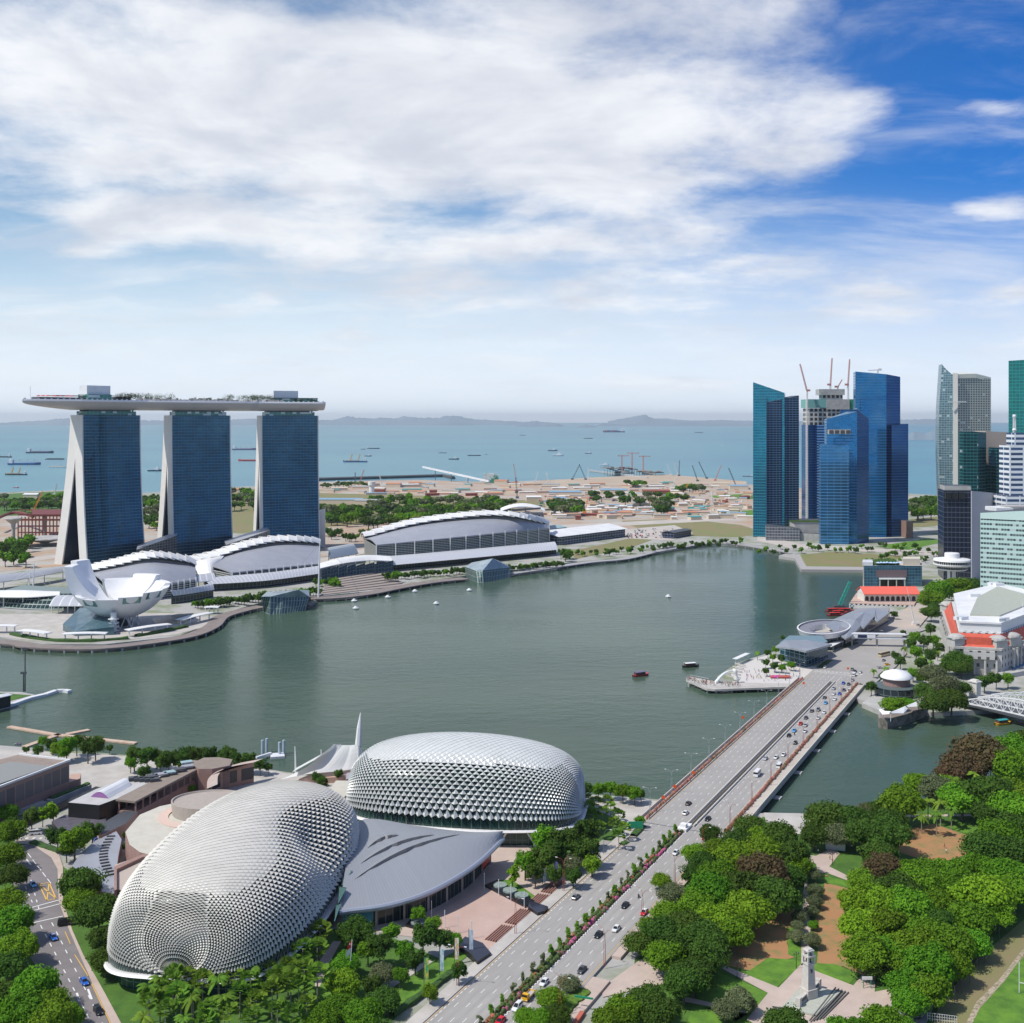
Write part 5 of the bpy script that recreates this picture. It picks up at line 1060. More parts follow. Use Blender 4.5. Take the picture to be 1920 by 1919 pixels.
# low curved roofed restaurants
of=thing('waterfront_restaurants','long grey curved roof building along the quay beyond the bridge','building',tuple(W(1610,1175,3)))
def roofpoly(nm,pts,m,root_,thick=1.0):
 q=[W(*t)for t in pts];b_=MB();b_.add(q,[tuple(range(len(q)))]);b_.add([v-Vector((0,0,thick))for v in q],[tuple(range(len(q)))[::-1]])
 for i in range(len(q)):j=(i+1)%len(q);b_.quad(q[i]-Vector((0,0,thick)),q[j]-Vector((0,0,thick)),q[j],q[i])
 return b_.build(nm,m,parent=root_)
gr2=mat('zinc_roof',(.36,.38,.41),.4,.3,c2=(.31,.33,.36),scale=.15)
roofpoly('roof',[(1549,1172,14),(1572,1158,15),(1604,1163,16.5),(1617,1170,14),(1598,1192,12),(1585,1198,12)],gr2,of);roofpoly('roof',[(1572,1157.5,15),(1600,1149,16),(1622,1148,18),(1640,1155,16),(1619,1178,13),(1612,1172,14),(1604,1162,17)],gr2,of)
roofpoly('roof',[(1600,1148,16),(1641,1141,17.5),(1668,1149,16),(1645,1166,13),(1636,1160,14),(1641,1154,16)],gr2,of)
b=MB();q=[W(*t)for t in((1556,1185,3),(1585,1212,3),(1600,1206,3),(1665,1168,3),(1668,1158,3),(1610,1160,3))];b.prism([v[:2]for v in q],2,11.5);b.build('wall',facade('rest_wall',(.03,.03,.05),(.30,.30,.31),fh=5,bw=4,metal=.1),parent=of)
oc=W(1545,1205,3);ov=thing('oval_building','oval glass building with an open ring roof beside the bridge end','building',tuple(oc))
ax,ay,ra=16.5,30,math.atan2(-.83,.55)+math.pi/2
def ovp(r,a,z):x,y=ax*r*math.cos(a),ay*r*math.sin(a);t=-R(28);return oc+Vector((x*math.cos(t)-y*math.sin(t),x*math.sin(t)+y*math.cos(t),z))
def oring(nm,ra0,z0,ra1,z1,m,n=40):
 b_=MB();b_.grid([[ovp(ra0,2*math.pi*i/n,z0)for i in range(n+1)],[ovp(ra1,2*math.pi*i/n,z1)for i in range(n+1)]]);return b_.build(nm,m,parent=ov)
oring('wall',.95,-1,1.0,8,gwall);oring('parapet',1.04,8,1.12,12,wmetal);oring('roof_deck',1.1,11,.62,10.6,mat('slate_deck',(.22,.22,.25),.6));oring('rim',1.12,12,1.06,12.1,white);oring('inner_wall',.62,10.6,.62,6,white);oring('court',.62,6.5,.0,6.6,pale)
fbld=thing('quay_restaurant','blue glass quay building with a gently curved grey roof by the bridge','building',tuple(W(1510,1248,3)))
q=[W(*t)for t in((1462,1236,3),(1512,1250,3),(1552,1234,3),(1540,1222,3),(1480,1222,3))];b=MB();b.prism([v[:2]for v in q],2,14.5);b.build('wall',facade('blue_rest',(.03,.09,.12),(.16,.24,.28),fh=3.2,bw=5,metal=.3,slab=.16),parent=fbld)
roofpoly('roof',[(1454,1212,15.4),(1483,1215,17),(1511,1221,16),(1535,1215,17.5),(1560,1208,15.4),(1514,1200,16),(1472,1201,16)],gr2,fbld,1.2)
fbx=thing('entrance_canopy','thin white canopy between the oval building and the grey roofed quay building','canopy',tuple(W(1565,1215,3)));roofpoly('roof',[(1552,1208,8),(1577,1198,8),(1582,1202,8),(1558,1213,8)],white,fbx,.4)
for x,y in((1562,1220),(1580,1212)):b=MB();p=W(x,y,3);b.tube([p,p+Vector((0,0,5))],.25,5);b.build('post',white,parent=fbx)
# footbridge over the road
ob=thing('footbridge','white covered footbridge with a navy banner spanning the road','footbridge',tuple(W(1640,1215,3)))
p,q=W(1595,1212,3),W(1698,1214,3);d=(q-p).normalized();n=Vector((-d.y,d.x,0))
b=MB();b.box((p+q)/2+Vector((0,0,6.4)),((q-p).length,4.4,.8),math.atan2(d.y,d.x));b.box((p+q)/2+Vector((0,0,9.6)),((q-p).length,5,.4),math.atan2(d.y,d.x));b.build('deck',wmetal,parent=ob)
b=MB();b.box(p.lerp(q,.22)-n*2.4+Vector((0,0,7.9)),((q-p).length*.44,.2,2.6),math.atan2(d.y,d.x));b.build('white_banner',white,parent=ob)
b=MB();b.box(p.lerp(q,.2)-n*2.6+Vector((0,0,7.9)),(6.5,.2,2.2),math.atan2(d.y,d.x));b.build('navy_banner',mat('navy',(.01,.02,.08),.5),parent=ob)
for t in(.02,.48,.98):b=MB();b.box(p.lerp(q,t)+Vector((0,0,3)),(1.2,1.2,6.6));b.build('pier',conc,parent=ob)
# round pavilion with a tent roof
rp=W(1678,1302,3);rpv=thing('round_pavilion','round glass building with a white domed tent roof by the bridge end','pavilion',tuple(rp))
b=MB();b.lathe(rp,[(11.5,-3),(12.5,4.2),(12.5,5.2),(0,5.25)],28);b.build('glass_drum',gwall,parent=rpv)
b=MB();b.lathe(rp+Vector((2,3,5.25)),[(8,0),(8,4.6)],20);b.build('upper_room',mat('rose_wall',(.30,.18,.16),.6),parent=rpv)
b=MB();b.lathe(rp+Vector((2,3,9.6)),[(9.6,0),(9.6,.6),(7.5,2.8),(4,4.2),(0,4.8)],28);b.build('tent_roof',white,parent=rpv,smooth=True)
b=MB();pts_=[W(1616,1318,3),W(1650,1332,3),(W(1706,1328,3)),W(1700,1300,3),W(1640,1302,3)];b.prism([v[:2]for v in pts_],-2,2.9);b.build('quay',stone,label='low stone quay curving below the round pavilion',cat='quay')
# promontory with white sails
pm=thing('stone_promontory','curved weathered stone quay wall jutting into the river','quay',tuple(W(1690,1350,0)))
q=[W(*t)for t in((1646,1360,0),(1648,1366,0),(1664,1368,0),(1700,1358,0),(1733,1346,0),(1740,1330,0),(1700,1334,0),(1660,1346,0))]
b=MB();b.prism([v[:2]for v in q],-2,5.6,0,1);b.build('wall',[mat('weathered_stone',(.27,.24,.20),.9,c2=(.12,.11,.09),scale=.35,lo=.4,hi=.6),deckm],parent=pm)
tn=thing('sail_canopy','row of white peaked sail canopies on the stone promontory','canopy',tuple(W(1690,1345,5.6)))
for i,(x0,y0,x1,y1)in enumerate(((1650,1334,1670,1338),(1670,1340,1697,1328),(1700,1328,1730,1314))):
 p,q=W(x0,y0,9.5),W(x1,y1,9.5 if i<2 else 10.5);b=MB();m_=(p+q)/2;d=(q-p).normalized();n=Vector((-d.y,d.x,0))*3.2
 rows=[[p-n*.3+Vector((0,0,.8)),m_-n+Vector((0,0,-.6)),q-n*.5],[p+Vector((0,0,1.4)),m_+Vector((0,0,.7)),q+Vector((0,0,1.2))],[p+n*.3+Vector((0,0,.8)),m_+n+Vector((0,0,-.6)),q+n*.5]]
 b.grid(rows,thick=.15);b.build('sail',white,parent=tn)
 for t in(p,q):b=MB();b.tube([(t.x,t.y,5.6),(t.x,t.y,t.z+.4)],.16,5);b.build('post',white,parent=tn)
# arched white truss bridge
tb=thing('truss_bridge','white steel arched truss bridge over the river at the right edge','bridge',(263.7,665,0))
U=Vector((.53,-.85,0));Vv=Vector((.85,.53,0));O=Vector((262,664,6));LB=76
b=MB();a,c_=O+U*-2,O+U*LB;b.prism([(a-Vv)[:2],(c_-Vv)[:2],(c_+Vv*26)[:2],(a+Vv*26)[:2]],4.8,5.8,bot=True);b.build('deck',dgrey,parent=tb)
for k_ in range(3):
 o=O+Vv*(k_*12.5);n_=15;top=[];bot=[]
 for i in range(n_+1):t=i/n_;top.append(o+U*LB*t+Vector((0,0,1.6+7.5*math.sin(math.pi*t))));bot.append(o+U*LB*t+Vector((0,0,.0+.8*math.sin(math.pi*t))))
 b=MB();b.tube(top,.42,4);b.tube(bot,.5,4)
 for i in range(n_):
  b.tube([top[i],bot[i]],.2,4);b.tube([bot[i],top[i+1]],.2,4);b.tube([top[i],bot[i+1]],.2,4)
 b.build('truss',white,parent=tb)
b=MB()
for i in range(2,14,1):
 t=i/15;z=1.6+7.5*math.sin(math.pi*t);
 if z>5:
  for k_ in range(2):p=O+U*LB*t+Vv*(k_*12.5)+Vector((0,0,z));m_=p+Vv*6.2+Vector((0,0,1));b.tube([p,m_,p+Vv*12.5],.18,4)
b.build('cross_ties',white,parent=tb)
for o,sc__,nm in((-5,1.3,'gatehouse'),(27,1,'pylon')):
 c_=O+U*-7+Vv*(o if o<0 else 12);
 if nm=='pylon':c_=O+U*-7+Vv*25
 c_=W(1828,1307,3)if nm=='gatehouse' else W(1802,1309,3)
 b=MB();s_=5.2 if nm=='gatehouse' else 2.6;h_=9 if nm=='gatehouse' else 7
 b.box(c_+Vector((0,0,h_/2)),(s_,s_*.8,h_),-1.0);b.box(c_+Vector((0,0,h_+.3)),(s_*1.25,s_,.7),-1.0);b.box(c_+Vector((0,0,h_+1)),(s_*.8,s_*.6,.8),-1.0)
 b.build('stone_'+nm,mat('pale_stone',(.62,.6,.56),.7),label='pale stone %s at the far end of the white truss bridge'%nm,cat=nm)
# ---- waterside park with fountain statue
patch('statue_plaza',[(1385,1244),(1450,1226),(1462,1240),(1512,1252),(1540,1246),(1500,1288),(1440,1284),(1380,1280),(1370,1265)],mat('bright_paving',(.56,.53,.50),.8),2.66)
vd=thing('viewing_deck','low viewing deck on piles packed with people beside the fountain statue','deck',tuple(W(1340,1285,3)))
q=[W(x,y,3)for x,y in((1286,1275),(1294,1269),(1329,1276),(1357,1282),(1377,1280),(1493,1282),(1478,1288),(1340,1293),(1325,1292))]
b=MB();b.prism([v[:2]for v in q],1.9,3.0,bot=True);b.build('deck',pale,parent=vd)
for x,y in((1292,1280),(1327,1291),(1343,1292),(1372,1291),(1398,1290),(1422,1289),(1446,1288),(1470,1287)):b=MB();p=W(x,y,3);b.tube([p+Vector((0,.8,-4)),p+Vector((0,.8,-.9))],.6,6);b.build('pile',conc,parent=vd)
b=MB();qq=q+[q[0]];b.tube([v+Vector((0,0,1.1))for v in qq[:3]],.07,4);b.tube([v+Vector((0,0,1.1))for v in(q[0],q[8],q[7],q[6])],.07,4);b.build('railing',wmetal,parent=vd)
for i in range(5):
 b=MB();a,c_=W(1362+i*4,1268-i*5,2.7),W(1385+i*3,1272-i*5,2.7);b.tube([a+Vector((0,0,.2+i*.3)),c_+Vector((0,0,.2+i*.3))],.5,4);b.build('terrace_step',pale,label='%s pale terrace step curving behind the fountain statue'%('lowest','second lowest','middle','second highest','highest')[i],cat='step')
ms=W(1379,1280,3);st=thing('fountain_statue','white fish tailed beast statue spouting water at the viewing deck','statue',tuple(ms))
b=MB();b.lathe(ms,[(2.2,0),(2.0,1),(1.5,1.2)],10);b.build('plinth',stone,parent=st)
b=MB();b.tube([ms+Vector(t)for t in((1.2,.3,1.0),(.6,.2,2.2),(.2,0,3.6),(.1,0,5.2),(-.1,0,6.6),(-.6,0,7.6),(-1.3,0,7.8),(-1.7,0,7.5))],[1.5,1.7,1.3,1.2,1.5,1.6,1.1,.6],10);b.tube([ms+Vector(t)for t in((1.4,.2,1.2),(2.3,.2,1.8),(2.4,.2,3.0))],[.8,.6,1.0],7);b.build('body',mat('statue_white',(.75,.74,.7),.6),parent=st,smooth=True)
b=MB();s0=ms+Vector((-1.6,-.2,7.4));jet=[s0+Vector((-12*t,-2*t,1.6*t-9.6*t*t))for t in[i/12 for i in range(13)]];b.tube(jet,[.18+.9*i/12 for i in range(13)],7)
mj=mat('water_spray',(.75,.8,.82),.4);b.build('water_jet',mj,label='white water jet arcing from the statue into the bay',cat='water jet',kind='stuff')
b=MB();p=W(1487,1260,3);
for i in range(24):c_=W(1447+i*1.4,1271-.1*math.sin(i),3);b.lathe(c_+Vector((0,random.uniform(-.5,.5),0)),[(1.2,0),(1.3,.8),(.3,1.6)],6)
b.build('flower_bed',magenta,label='long magenta flower bed on the plaza behind the viewing deck',cat='flower bed')
b=MB();a,c_=W(1378,1247,3),W(1402,1236,3);d=(c_-a).normalized();b.box((a+c_)/2+Vector((0,0,4)),((c_-a).length,3.5,.3),math.atan2(d.y,d.x));
for t in(.05,.35,.65,.95):b.box(a.lerp(c_,t)+Vector((0,0,2)),(.3,.3,4),0)
b.build('shelter',white,label='small white shelter on the plaza edge behind the statue',cat='shelter')
# ========= the two spiky domed theatres
spk=mat('sunshade_metal',(.62,.595,.54),.5,.05,c2=(.55,.53,.48),scale=.15)
spk2=mat('sunshade_metal_silver',(.64,.65,.63),.42,.15,c2=(.58,.59,.57),scale=.15)
under=facade('dome_glass',(.015,.06,.05),(.08,.14,.11),fh=1,bw=1,mull=.1,slab=.1,rough=.25,metal=.1,vary=.8)
def dome(name,label,C,ang,a,b_half,h,z0,nu,nv,m,rim_h=.9,tail=.62,dent=0,openn=0.0,skip=0,apw=1.0):
 """loft of arches along an axis; u runs along, v over the top"""
 cx,cy=C;ca,sa=math.cos(ang),math.sin(ang)
 root=thing(name,label,'theatre',(cx,cy,3))
 def S(u,v):
  u=max(-1,min(1,u));tau=math.copysign(1-(1-abs(u))**1.6,u)*math.pi/2;s_=math.sin(tau);kk=max(0,math.cos(tau))**(tail if u<0 or not dent else tail+.2)
  al=math.pi*v;c_,s2=math.cos(al),math.sin(al)
  y=b_half*kk*math.copysign(abs(c_)**.94,c_);z=h*(kk**.9)*abs(s2)**.64
  if dent:dd=math.exp(-((s_-.05)/.34)**2-((v-.80)/.17)**2)*dent;y+=dd*9;z-=dd*3.5
  x=a*s_
  return Vector((cx+x*ca-y*sa,cy+x*sa+y*ca,z0+z))
 def Nn(u,v):
  e=.01;A=S(u+e,v)-S(u-e,v);B=S(u,min(1,v+e))-S(u,max(0,v-e));n=A.cross(B)
  if n.length<1e-6:return Vector((0,0,1))
  n.normalize();p=S(u,v)-Vector((cx,cy,z0));return n if n.dot(p)>0 else-n
 b=MB();rows=[]
 for j in range(41):rows.append([S(-1+2*i/60,j/40)-Nn(-1+2*i/60,j/40)*.5 for i in range(61)])
 b.grid(rows);b.build('glass_skin',under,parent=root,smooth=True)
# diamonds: each a folded metal hood with its mouth open on the lower side
 b=MB()
 for i in range(nu):
  for j in range(-1,2*nv):
   u0=-1+2*(i+(0 if j%2==0 else .5))/nu;du=1.0/nu;v0=(j+1)/(2*nv);dv=1/(2*nv)
   uc=u0+du
   if uc+du>1.0 or v0-dv<-.001 or v0+dv>1.001:continue
   if v0<skip*(1-.3*abs(uc))or v0>1-skip*(1-.3*abs(uc)):continue
   Lp,Rp,Dp,Up=S(uc-du,v0),S(uc+du,v0),S(uc,v0-dv),S(uc,v0+dv)
   top,low=(Up,Dp)if v0<.5 else(Dp,Up)
   Ls_,Rs_=Lp,Rp;flip=v0>.5;q4=[Lp,Up,Rp,Dp];zi=min(range(4),key=lambda k_:q4[k_].z)
   low,top,Lp,Rp=q4[zi],q4[(zi+2)%4],q4[(zi+3)%4],q4[(zi+1)%4]
   n=Nn(uc,v0);c_=(Lp+Rp+top+low)/4;sz=(Rp-Lp).length;sz=min(sz,(Ls_-Rs_).length*1.2)
   steep=max(0,1-n.z);op=.03+.80*min(1,max(0,steep-.04)*1.9)**.8
   op*=min(1,.25+(1-abs(uc))*12)
   ap=c_.lerp(low,.42-.38*min(1,steep*2.2))+n*op*min(sz,3.4)*apw*.62
   b.add([top,Lp,ap,Rp,low],[(0,1,2),(0,2,3)])
# narrow light frame along the mouth
   for P_ in(Lp,Rp):
    if n.z>.8:b.add([P_,top,top+n*.1,P_+n*.1],[(0,1,2,3)])
    q=P_.lerp(low,1);w_=n*.12;b.add([P_,low,low+w_,P_+w_],[(0,1,2,3)])
   if n.z>.86 or abs(uc)>.985:b.add([Lp,low,ap],[(0,1,2)]);b.add([ap,low,Rp],[(0,1,2)])
 b.build('sunshades',m,parent=root)
 ring=[]
 for i in range(61):ring.append(S(-1+2*i/60,0))
 for i in range(1,60):ring.append(S(1-2*i/60,1))
 rr=[]
 for p in ring+ring[:1]:
  d=(p-Vector((cx,cy,p.z))).normalized();rr.append([p-d*.5+Vector((0,0,-.1)),p+d*1.3+Vector((0,0,.15)),p+d*1.9+Vector((0,0,-rim_h*.5)),p+d*1.0+Vector((0,0,-rim_h)),p-d*.6+Vector((0,0,-rim_h*.8))])
 b=MB();b.grid(rr);b.build('rim',white,parent=root)
 b=MB();per=0;ins=[p+(Vector((cx,cy,p.z))-p).normalized()*3.0 for p in ring]
 for i in range(len(ins)):
  p,q=ins[i],ins[(i+1)%len(ins)];d=(q-p).length;b.quad((p.x,p.y,2.4),(q.x,q.y,2.4),(q.x,q.y,z0-.3),(p.x,p.y,z0-.3),uv=[(per,2),(per+d,2),(per+d,z0),(per,z0)]);per+=d
 b.build('base_wall',facade('theatre_base',(.02,.07,.055),(.12,.17,.15),fh=4.5,bw=2.4,mull=.08,slab=.06,metal=.1),parent=root)
 return root,S,ring
d1,S1,ring1=dome('spiky_theatre','nearer silver spiky domed theatre elongated away from the viewer',(-89,391),R(82),60,31,29,9,88,30,spk,dent=.8,tail=.33)
d2,S2,ring2=dome('spiky_theatre','farther rounded silver spiky domed theatre by the water',(-19,479),R(-10),48.5,29,28,9.5,80,25,spk2,tail=.46,skip=.016)
# V legs under the farther dome
for i in range(10,54,5):
 p=ring2[119-i]if False else ring2[i];
 if p.y>480:p=ring2[(120-i)%120]
 b=MB();f=Vector((p.x,p.y+1.5,3));
 b.tube([f,p+Vector((-3.2,.3,-1))],.45,6);b.tube([f,p+Vector((3.2,.3,-1))],.45,6);b.box(f+Vector((0,0,.8)),(1.6,1.6,2.4));b.build('v_column',white,parent=d2)
# ---- foyer with the fan roof
fy=thing('foyer','low foyer with a grey fan shaped metal roof between the two domes','foyer',(-20,410,3))
apex=W(668,1546,13);edge=[(636,1710,10.5),(660,1706,10.5),(720,1698,10.5),(790,1678,11),(850,1648,11.5),(900,1614,12),(943,1572,12.5)]
E_=resamp([W(*t)for t in edge],24);topc=resamp([W(*t)for t in((655,1600,13),(668,1552,14),(700,1543,15),(780,1556,15),(860,1566,14),(943,1571,13))],24)
gfan=facade('fan_roof',(.31,.325,.35),(.22,.235,.26),fh=1000,bw=.34,mull=.12,slab=0,rough=.45,metal=.2,frough=.5,vary=.25,dark=(.27,.28,.31))
b=MB();cut=[0,5,10,15,24];rows_=[]
b.grid([[e.lerp(t,k_/8)+Vector((0,0,2.6*math.sin(math.pi*k_/8*.8)))for e,t in zip(E_,topc)]for k_ in range(9)],thick=.6);b.build('roof',gfan,parent=fy)
RG=[e.lerp(t,k_/24)+Vector((0,0,2.6*math.sin(math.pi*k_/24*.8)))for e,t in zip(E_,topc)for k_ in range(25)]
def on_roof(px,py):
 z=20.
 while z>8:
  p=W(px,py,z);q=min(RG,key=lambda r:(r.x-p.x)**2+(r.y-p.y)**2)
  if z<=q.z+.06:return p
  z-=.1
 return W(px,py,13)
for x0,y0,x1,y1,th_ in((690,1590,748,1567,5),(676,1620,815,1566,5.5),(664,1650,862,1565,6)):
 ra,rb_=[],[]
 for k_ in range(15):t=k_/14;bow=-8*math.sin(math.pi*t)*(x1-x0)/150;ra.append(on_roof(x0+(x1-x0)*t,y0+(y1-y0)*t+bow)+Vector((0,-.05,.05)));m_=math.sin(math.pi*t)**.7;rb_.append(ra[-1]+Vector((-.3*m_,.9*m_,.8*m_)))
 b=MB();b.grid([ra,rb_]);b.build('roof_slot',dgrey,parent=fy);b=MB();b.grid([rb_,[p+Vector((-1.6,4.2,.0))for p in ra]]);b.build('roof_step',gfan,parent=fy)
b=MB();b.tube([p+Vector((0,0,-.4))for p in E_],.95,8);b.build('gutter',mat('gutter',(.40,.43,.50),.35,.4),parent=fy)
b=MB();per=0;ins=[p+(Vector((-30,440,p.z))-p).normalized()*5 for p in E_]
for i in range(24):
 p,q=ins[i],ins[i+1];d=(q-p).length;b.quad((p.x,p.y,2.4),(q.x,q.y,2.4),(q.x,q.y,q.z+.6),(p.x,p.y,p.z+.6),uv=[(per,2),(per+d,2),(per+d,12),(per,12)]);per+=d
b.build('glass_front',facade('foyer_glass',(.015,.03,.03),(.16,.17,.17),fh=12,bw=2.6,mull=.1,slab=.04,metal=.1),parent=fy)
for i in range(0,25,3):b=MB();p=ins[i];b.box((p.x,p.y-.6,p.z/2+1),(.7,.7,p.z-2));b.build('column',pave2,parent=fy)
b=MB();p,q=ins[0],ins[3];b.quad((p.x-1,p.y-1.2,4),(q.x-1,q.y-1.2,4),(q.x-1,q.y-1.2,9),(p.x-1,p.y-1.2,9));b.build('teal_hoarding',mat('teal_hoarding',(.02,.30,.38),.5,c2=(.05,.2,.3),scale=.6),parent=fy)
b=MB();p,q=ins[20],ins[23];b.quad((p.x+1,p.y-1.4,5),(q.x+1,q.y-1.4,5),(q.x+1,q.y-1.4,8),(p.x+1,p.y-1.4,8));b.build('red_banner',redm,parent=fy)
for i in range(5):
 b=MB();a=W(654-i*6,1562+i*34,13);c_=W(682-i*11,1572+i*31,14.4);d_=W(655-i*7,1592+i*34,12.5);b.add([a,c_,d_],[(0,2,1)]);b.tube([c_,d_],.22,4);b.tube([a,c_],.22,4);b.build('glass_fin',mat('fin_glass',(.12,.24,.22),.15,.4),parent=fy)
# ---- terraces and roofs left of the nearer dome
def slab(name,label,pts,z0,z1,mw,mt,cat='building',parent=None):
 b_=MB();b_.prism([W(x,y,z1)[:2]for x,y in pts],z0,z1,0,1)
 if parent is not None:return b_.build(name,[mw,mt],parent=parent)
 return b_.build(name,[mw,mt],label=label,cat=cat)
rosew=mat('rose_granite',(.33,.20,.17),.7,c2=(.28,.17,.14),scale=.4);beige=mat('beige_roof',(.55,.52,.45),.8,c2=(.49,.46,.39),scale=.25)
slab('terrace_roof','flat beige roof terrace with a rose wall left of the nearer dome',[(235,1560),(245,1548),(262,1528),(300,1512),(380,1495),(470,1490),(440,1620),(280,1603),(262,1598),(243,1584)],2,13,rosew,beige)
b=MB();c_=W(372,1528,13);b.lathe(c_,[(15.5,.05),(15.5,.35),(11.5,.4)],40);b.build('ring_path',mat('peach_paving',(.6,.45,.38),.8),label='pale peach ring path around the raised round roof',cat='path')
b=MB();b.lathe(c_+Vector((4,3,0)),[(13,.1),(13.4,5.2),(12.9,5.25),(12.6,4.6),(0,4.62)],44,sx=1.15,sy=.9);b.build('round_roof',mat('round_roof',(.40,.35,.31),.75,c2=(.36,.31,.27),scale=.4),label='raised round brown roof drum beside the nearer dome',cat='roof')
slab('terrace_block','rose granite stair block tucked under the left flank of the nearer dome',[(215,1622),(268,1604),(330,1598),(320,1640),(240,1670),(216,1668)],2,14,rosew,mat('stair_top',(.45,.38,.33),.8))
b=MB();b.prism([W(x,y,15.2)[:2]for x,y in((214,1625),(267,1602),(312,1600),(312,1603),(268,1607),(219,1630),(219,1668),(214,1670))],10,15.2);b.build('parapet',rosew,label='rose granite parapet round the stair block by the nearer dome',cat='parapet')
q=[(128,1650),(135,1620),(152,1595),(180,1572),(218,1555),(228,1570),(222,1600),(218,1630),(216,1672),(190,1668),(150,1660)]
cg_=[W(x,y,8)for x,y in q];b=MB();b.prism([v[:2]for v in cg_],2,7.2,0,1);b.build('curved_roof',[rosew,grey],label='curved grey metal roof between the left street and the beige terrace',cat='roof')
for i in range(14):t=i/13;b=MB();p=W(198+14*math.sin(math.pi*t)*-1+10,1568+72*t,7.5);b.box(p,(3.2,.35,.5),.1+t*.5);b.build('roof_vent',dgrey,label='short dark vent bar on the curved grey roof',cat='vent',group='vent bars on the curved grey roof')
# black restaurant block, mall with skylight, covered walk
slab('black_hall','black walled hall with a pale roof and lilac barrel skylight',[(128,1505),(186,1510),(290,1472),(297,1462),(240,1458),(180,1480)],2,12,black,mat('pale_roof',(.50,.49,.48),.7,c2=(.42,.41,.4),scale=.2))
b=MB();rows=[];A_,B_=W(170,1494,12.1),W(226,1466,12.1);C_,D_=W(204,1497,12.1),W(246,1473,12.1)
for k_ in range(7):t=k_/6;up_=Vector((0,0,2.4*math.sin(math.pi*t)));rows.append([A_.lerp(C_,t)+up_,B_.lerp(D_,t)+up_])
b.grid(rows,thick=.3);b.build('barrel_roof',wmetal,label='pale barrel skylight with a lilac end on the black walled hall',cat='skylight')
b=MB();b.add([r[0]+Vector((0,-.15,0))for r in rows],[tuple(range(7))]);o_l=b.build('skylight_end',mat('lilac',(.30,.13,.33),.6),label='lilac half round end panel of the barrel skylight',cat='panel')
for i in range(5):b=MB();p=W(250+i*10,1464+i*.5,12);b.box(p+Vector((0,0,.8)),(4,3,1.6),.4);b.build('roof_plant',dgrey,label='dark roof plant box on the pale roof, %s'%('leftmost of five','second of five from left','middle one of five','fourth of five from left','rightmost of five')[i],cat='roof plant',group='plant boxes on the pale roof')
slab('dark_awning','dark purple grey sloped roof in front of the black walled hall',[(97,1540),(122,1528),(182,1534),(200,1530),(196,1552),(160,1560),(110,1556)],2,6,black,mat('dark_awning',(.12,.11,.13),.5,c2=(.08,.07,.09),scale=.3))
slab('rose_block','low rose walled block with red doors right of the dark sloped roof',[(182,1550),(232,1520),(258,1522),(235,1545),(190,1566)],2,8,mat('peach_wall',(.48,.32,.25),.7),dgrey)
cw=thing('covered_walk','long brown roofed open gallery running up from the beige terrace','gallery',tuple(W(300,1480,3)))
q=[(232,1498,13),(260,1500,13),(382,1437,13),(372,1430,13),(395,1420,13),(378,1420,13)]
P_,Q_=W(236,1502,12),W(380,1428,12);d=(Q_-P_).normalized();n=Vector((-d.y,d.x,0));b=MB();Lw=(Q_-P_).length
b.prism([(P_+n*5)[:2],(Q_+n*5)[:2],(Q_-n*4.5)[:2],(P_-n*4.5)[:2]],11.4,12.2);b.build('roof',mat('taupe_roof',(.27,.22,.18),.8,c2=(.23,.185,.15),scale=.3),parent=cw)
b=MB();b.prism([(P_+n*4)[:2],(Q_+n*4)[:2],(Q_-n*4)[:2],(P_-n*4)[:2]],2,7.4);b.build('plinth',rosew,parent=cw)
for i in range(12):
 for s_ in(-1,1):b=MB();p=P_+d*(1+(Lw-2)*i/11)+n*s_*4;b.box((p.x,p.y,9.4),(.6,.6,4));b.build('post',rosew,parent=cw)
slab('rotunda_roof','hexagonal taupe roof at the top end of the brown gallery',[(358,1432),(382,1421),(410,1420),(436,1424),(430,1436),(398,1442),(372,1442)],2,13,rosew,MAT['taupe_roof'])
cr_=thing('curved_wing','curved brick red wing with dark square windows behind the nearer dome','building',tuple(W(430,1480,3)))
arc=resamp([W(*t)for t in((388,1488,10),(390,1470,10),(405,1456,10),(430,1447,10),(455,1442,10),(476,1438,10))],16);b=MB();per=0
for i in range(16):
 p,q=arc[i],arc[i+1];dd=(q-p).length;b.quad((p.x,p.y,2),(q.x,q.y,2),(q.x,q.y,12),(p.x,p.y,12),uv=[(per,2),(per+dd,2),(per+dd,12),(per,12)]);per+=dd
b.build('wall',facade('red_brick_windows',(.02,.02,.03),(.40,.22,.16),fh=10,bw=9,mull=.22,slab=.45,metal=0),parent=cr_)
b=MB();b.add([Vector((p.x,p.y,12))for p in arc]+[Vector((p.x+3,p.y+6,12))for p in arc[::-1]],[tuple(range(34))]);b.build('roof',pave2,parent=cr_)
for i,(x,y)in enumerate(((285,1500),(302,1496),(318,1492),(336,1486),(352,1480),(350,1472))):
 b=MB();b.box(W(x,y,3)+Vector((0,0,10.5)),(5,3.4,.5),.5);b.box(W(x,y,3)+Vector((0,0,8)),(.3,.3,5));b.build('awning',[dgrey,grey,MAT['pale_teal']][i%3],label='small flat %s awning beside the brown gallery'%('dark','grey','pale teal')[i%3],cat='awning',group='%s awnings beside the brown gallery'%('dark','grey','pale teal')[i%3])
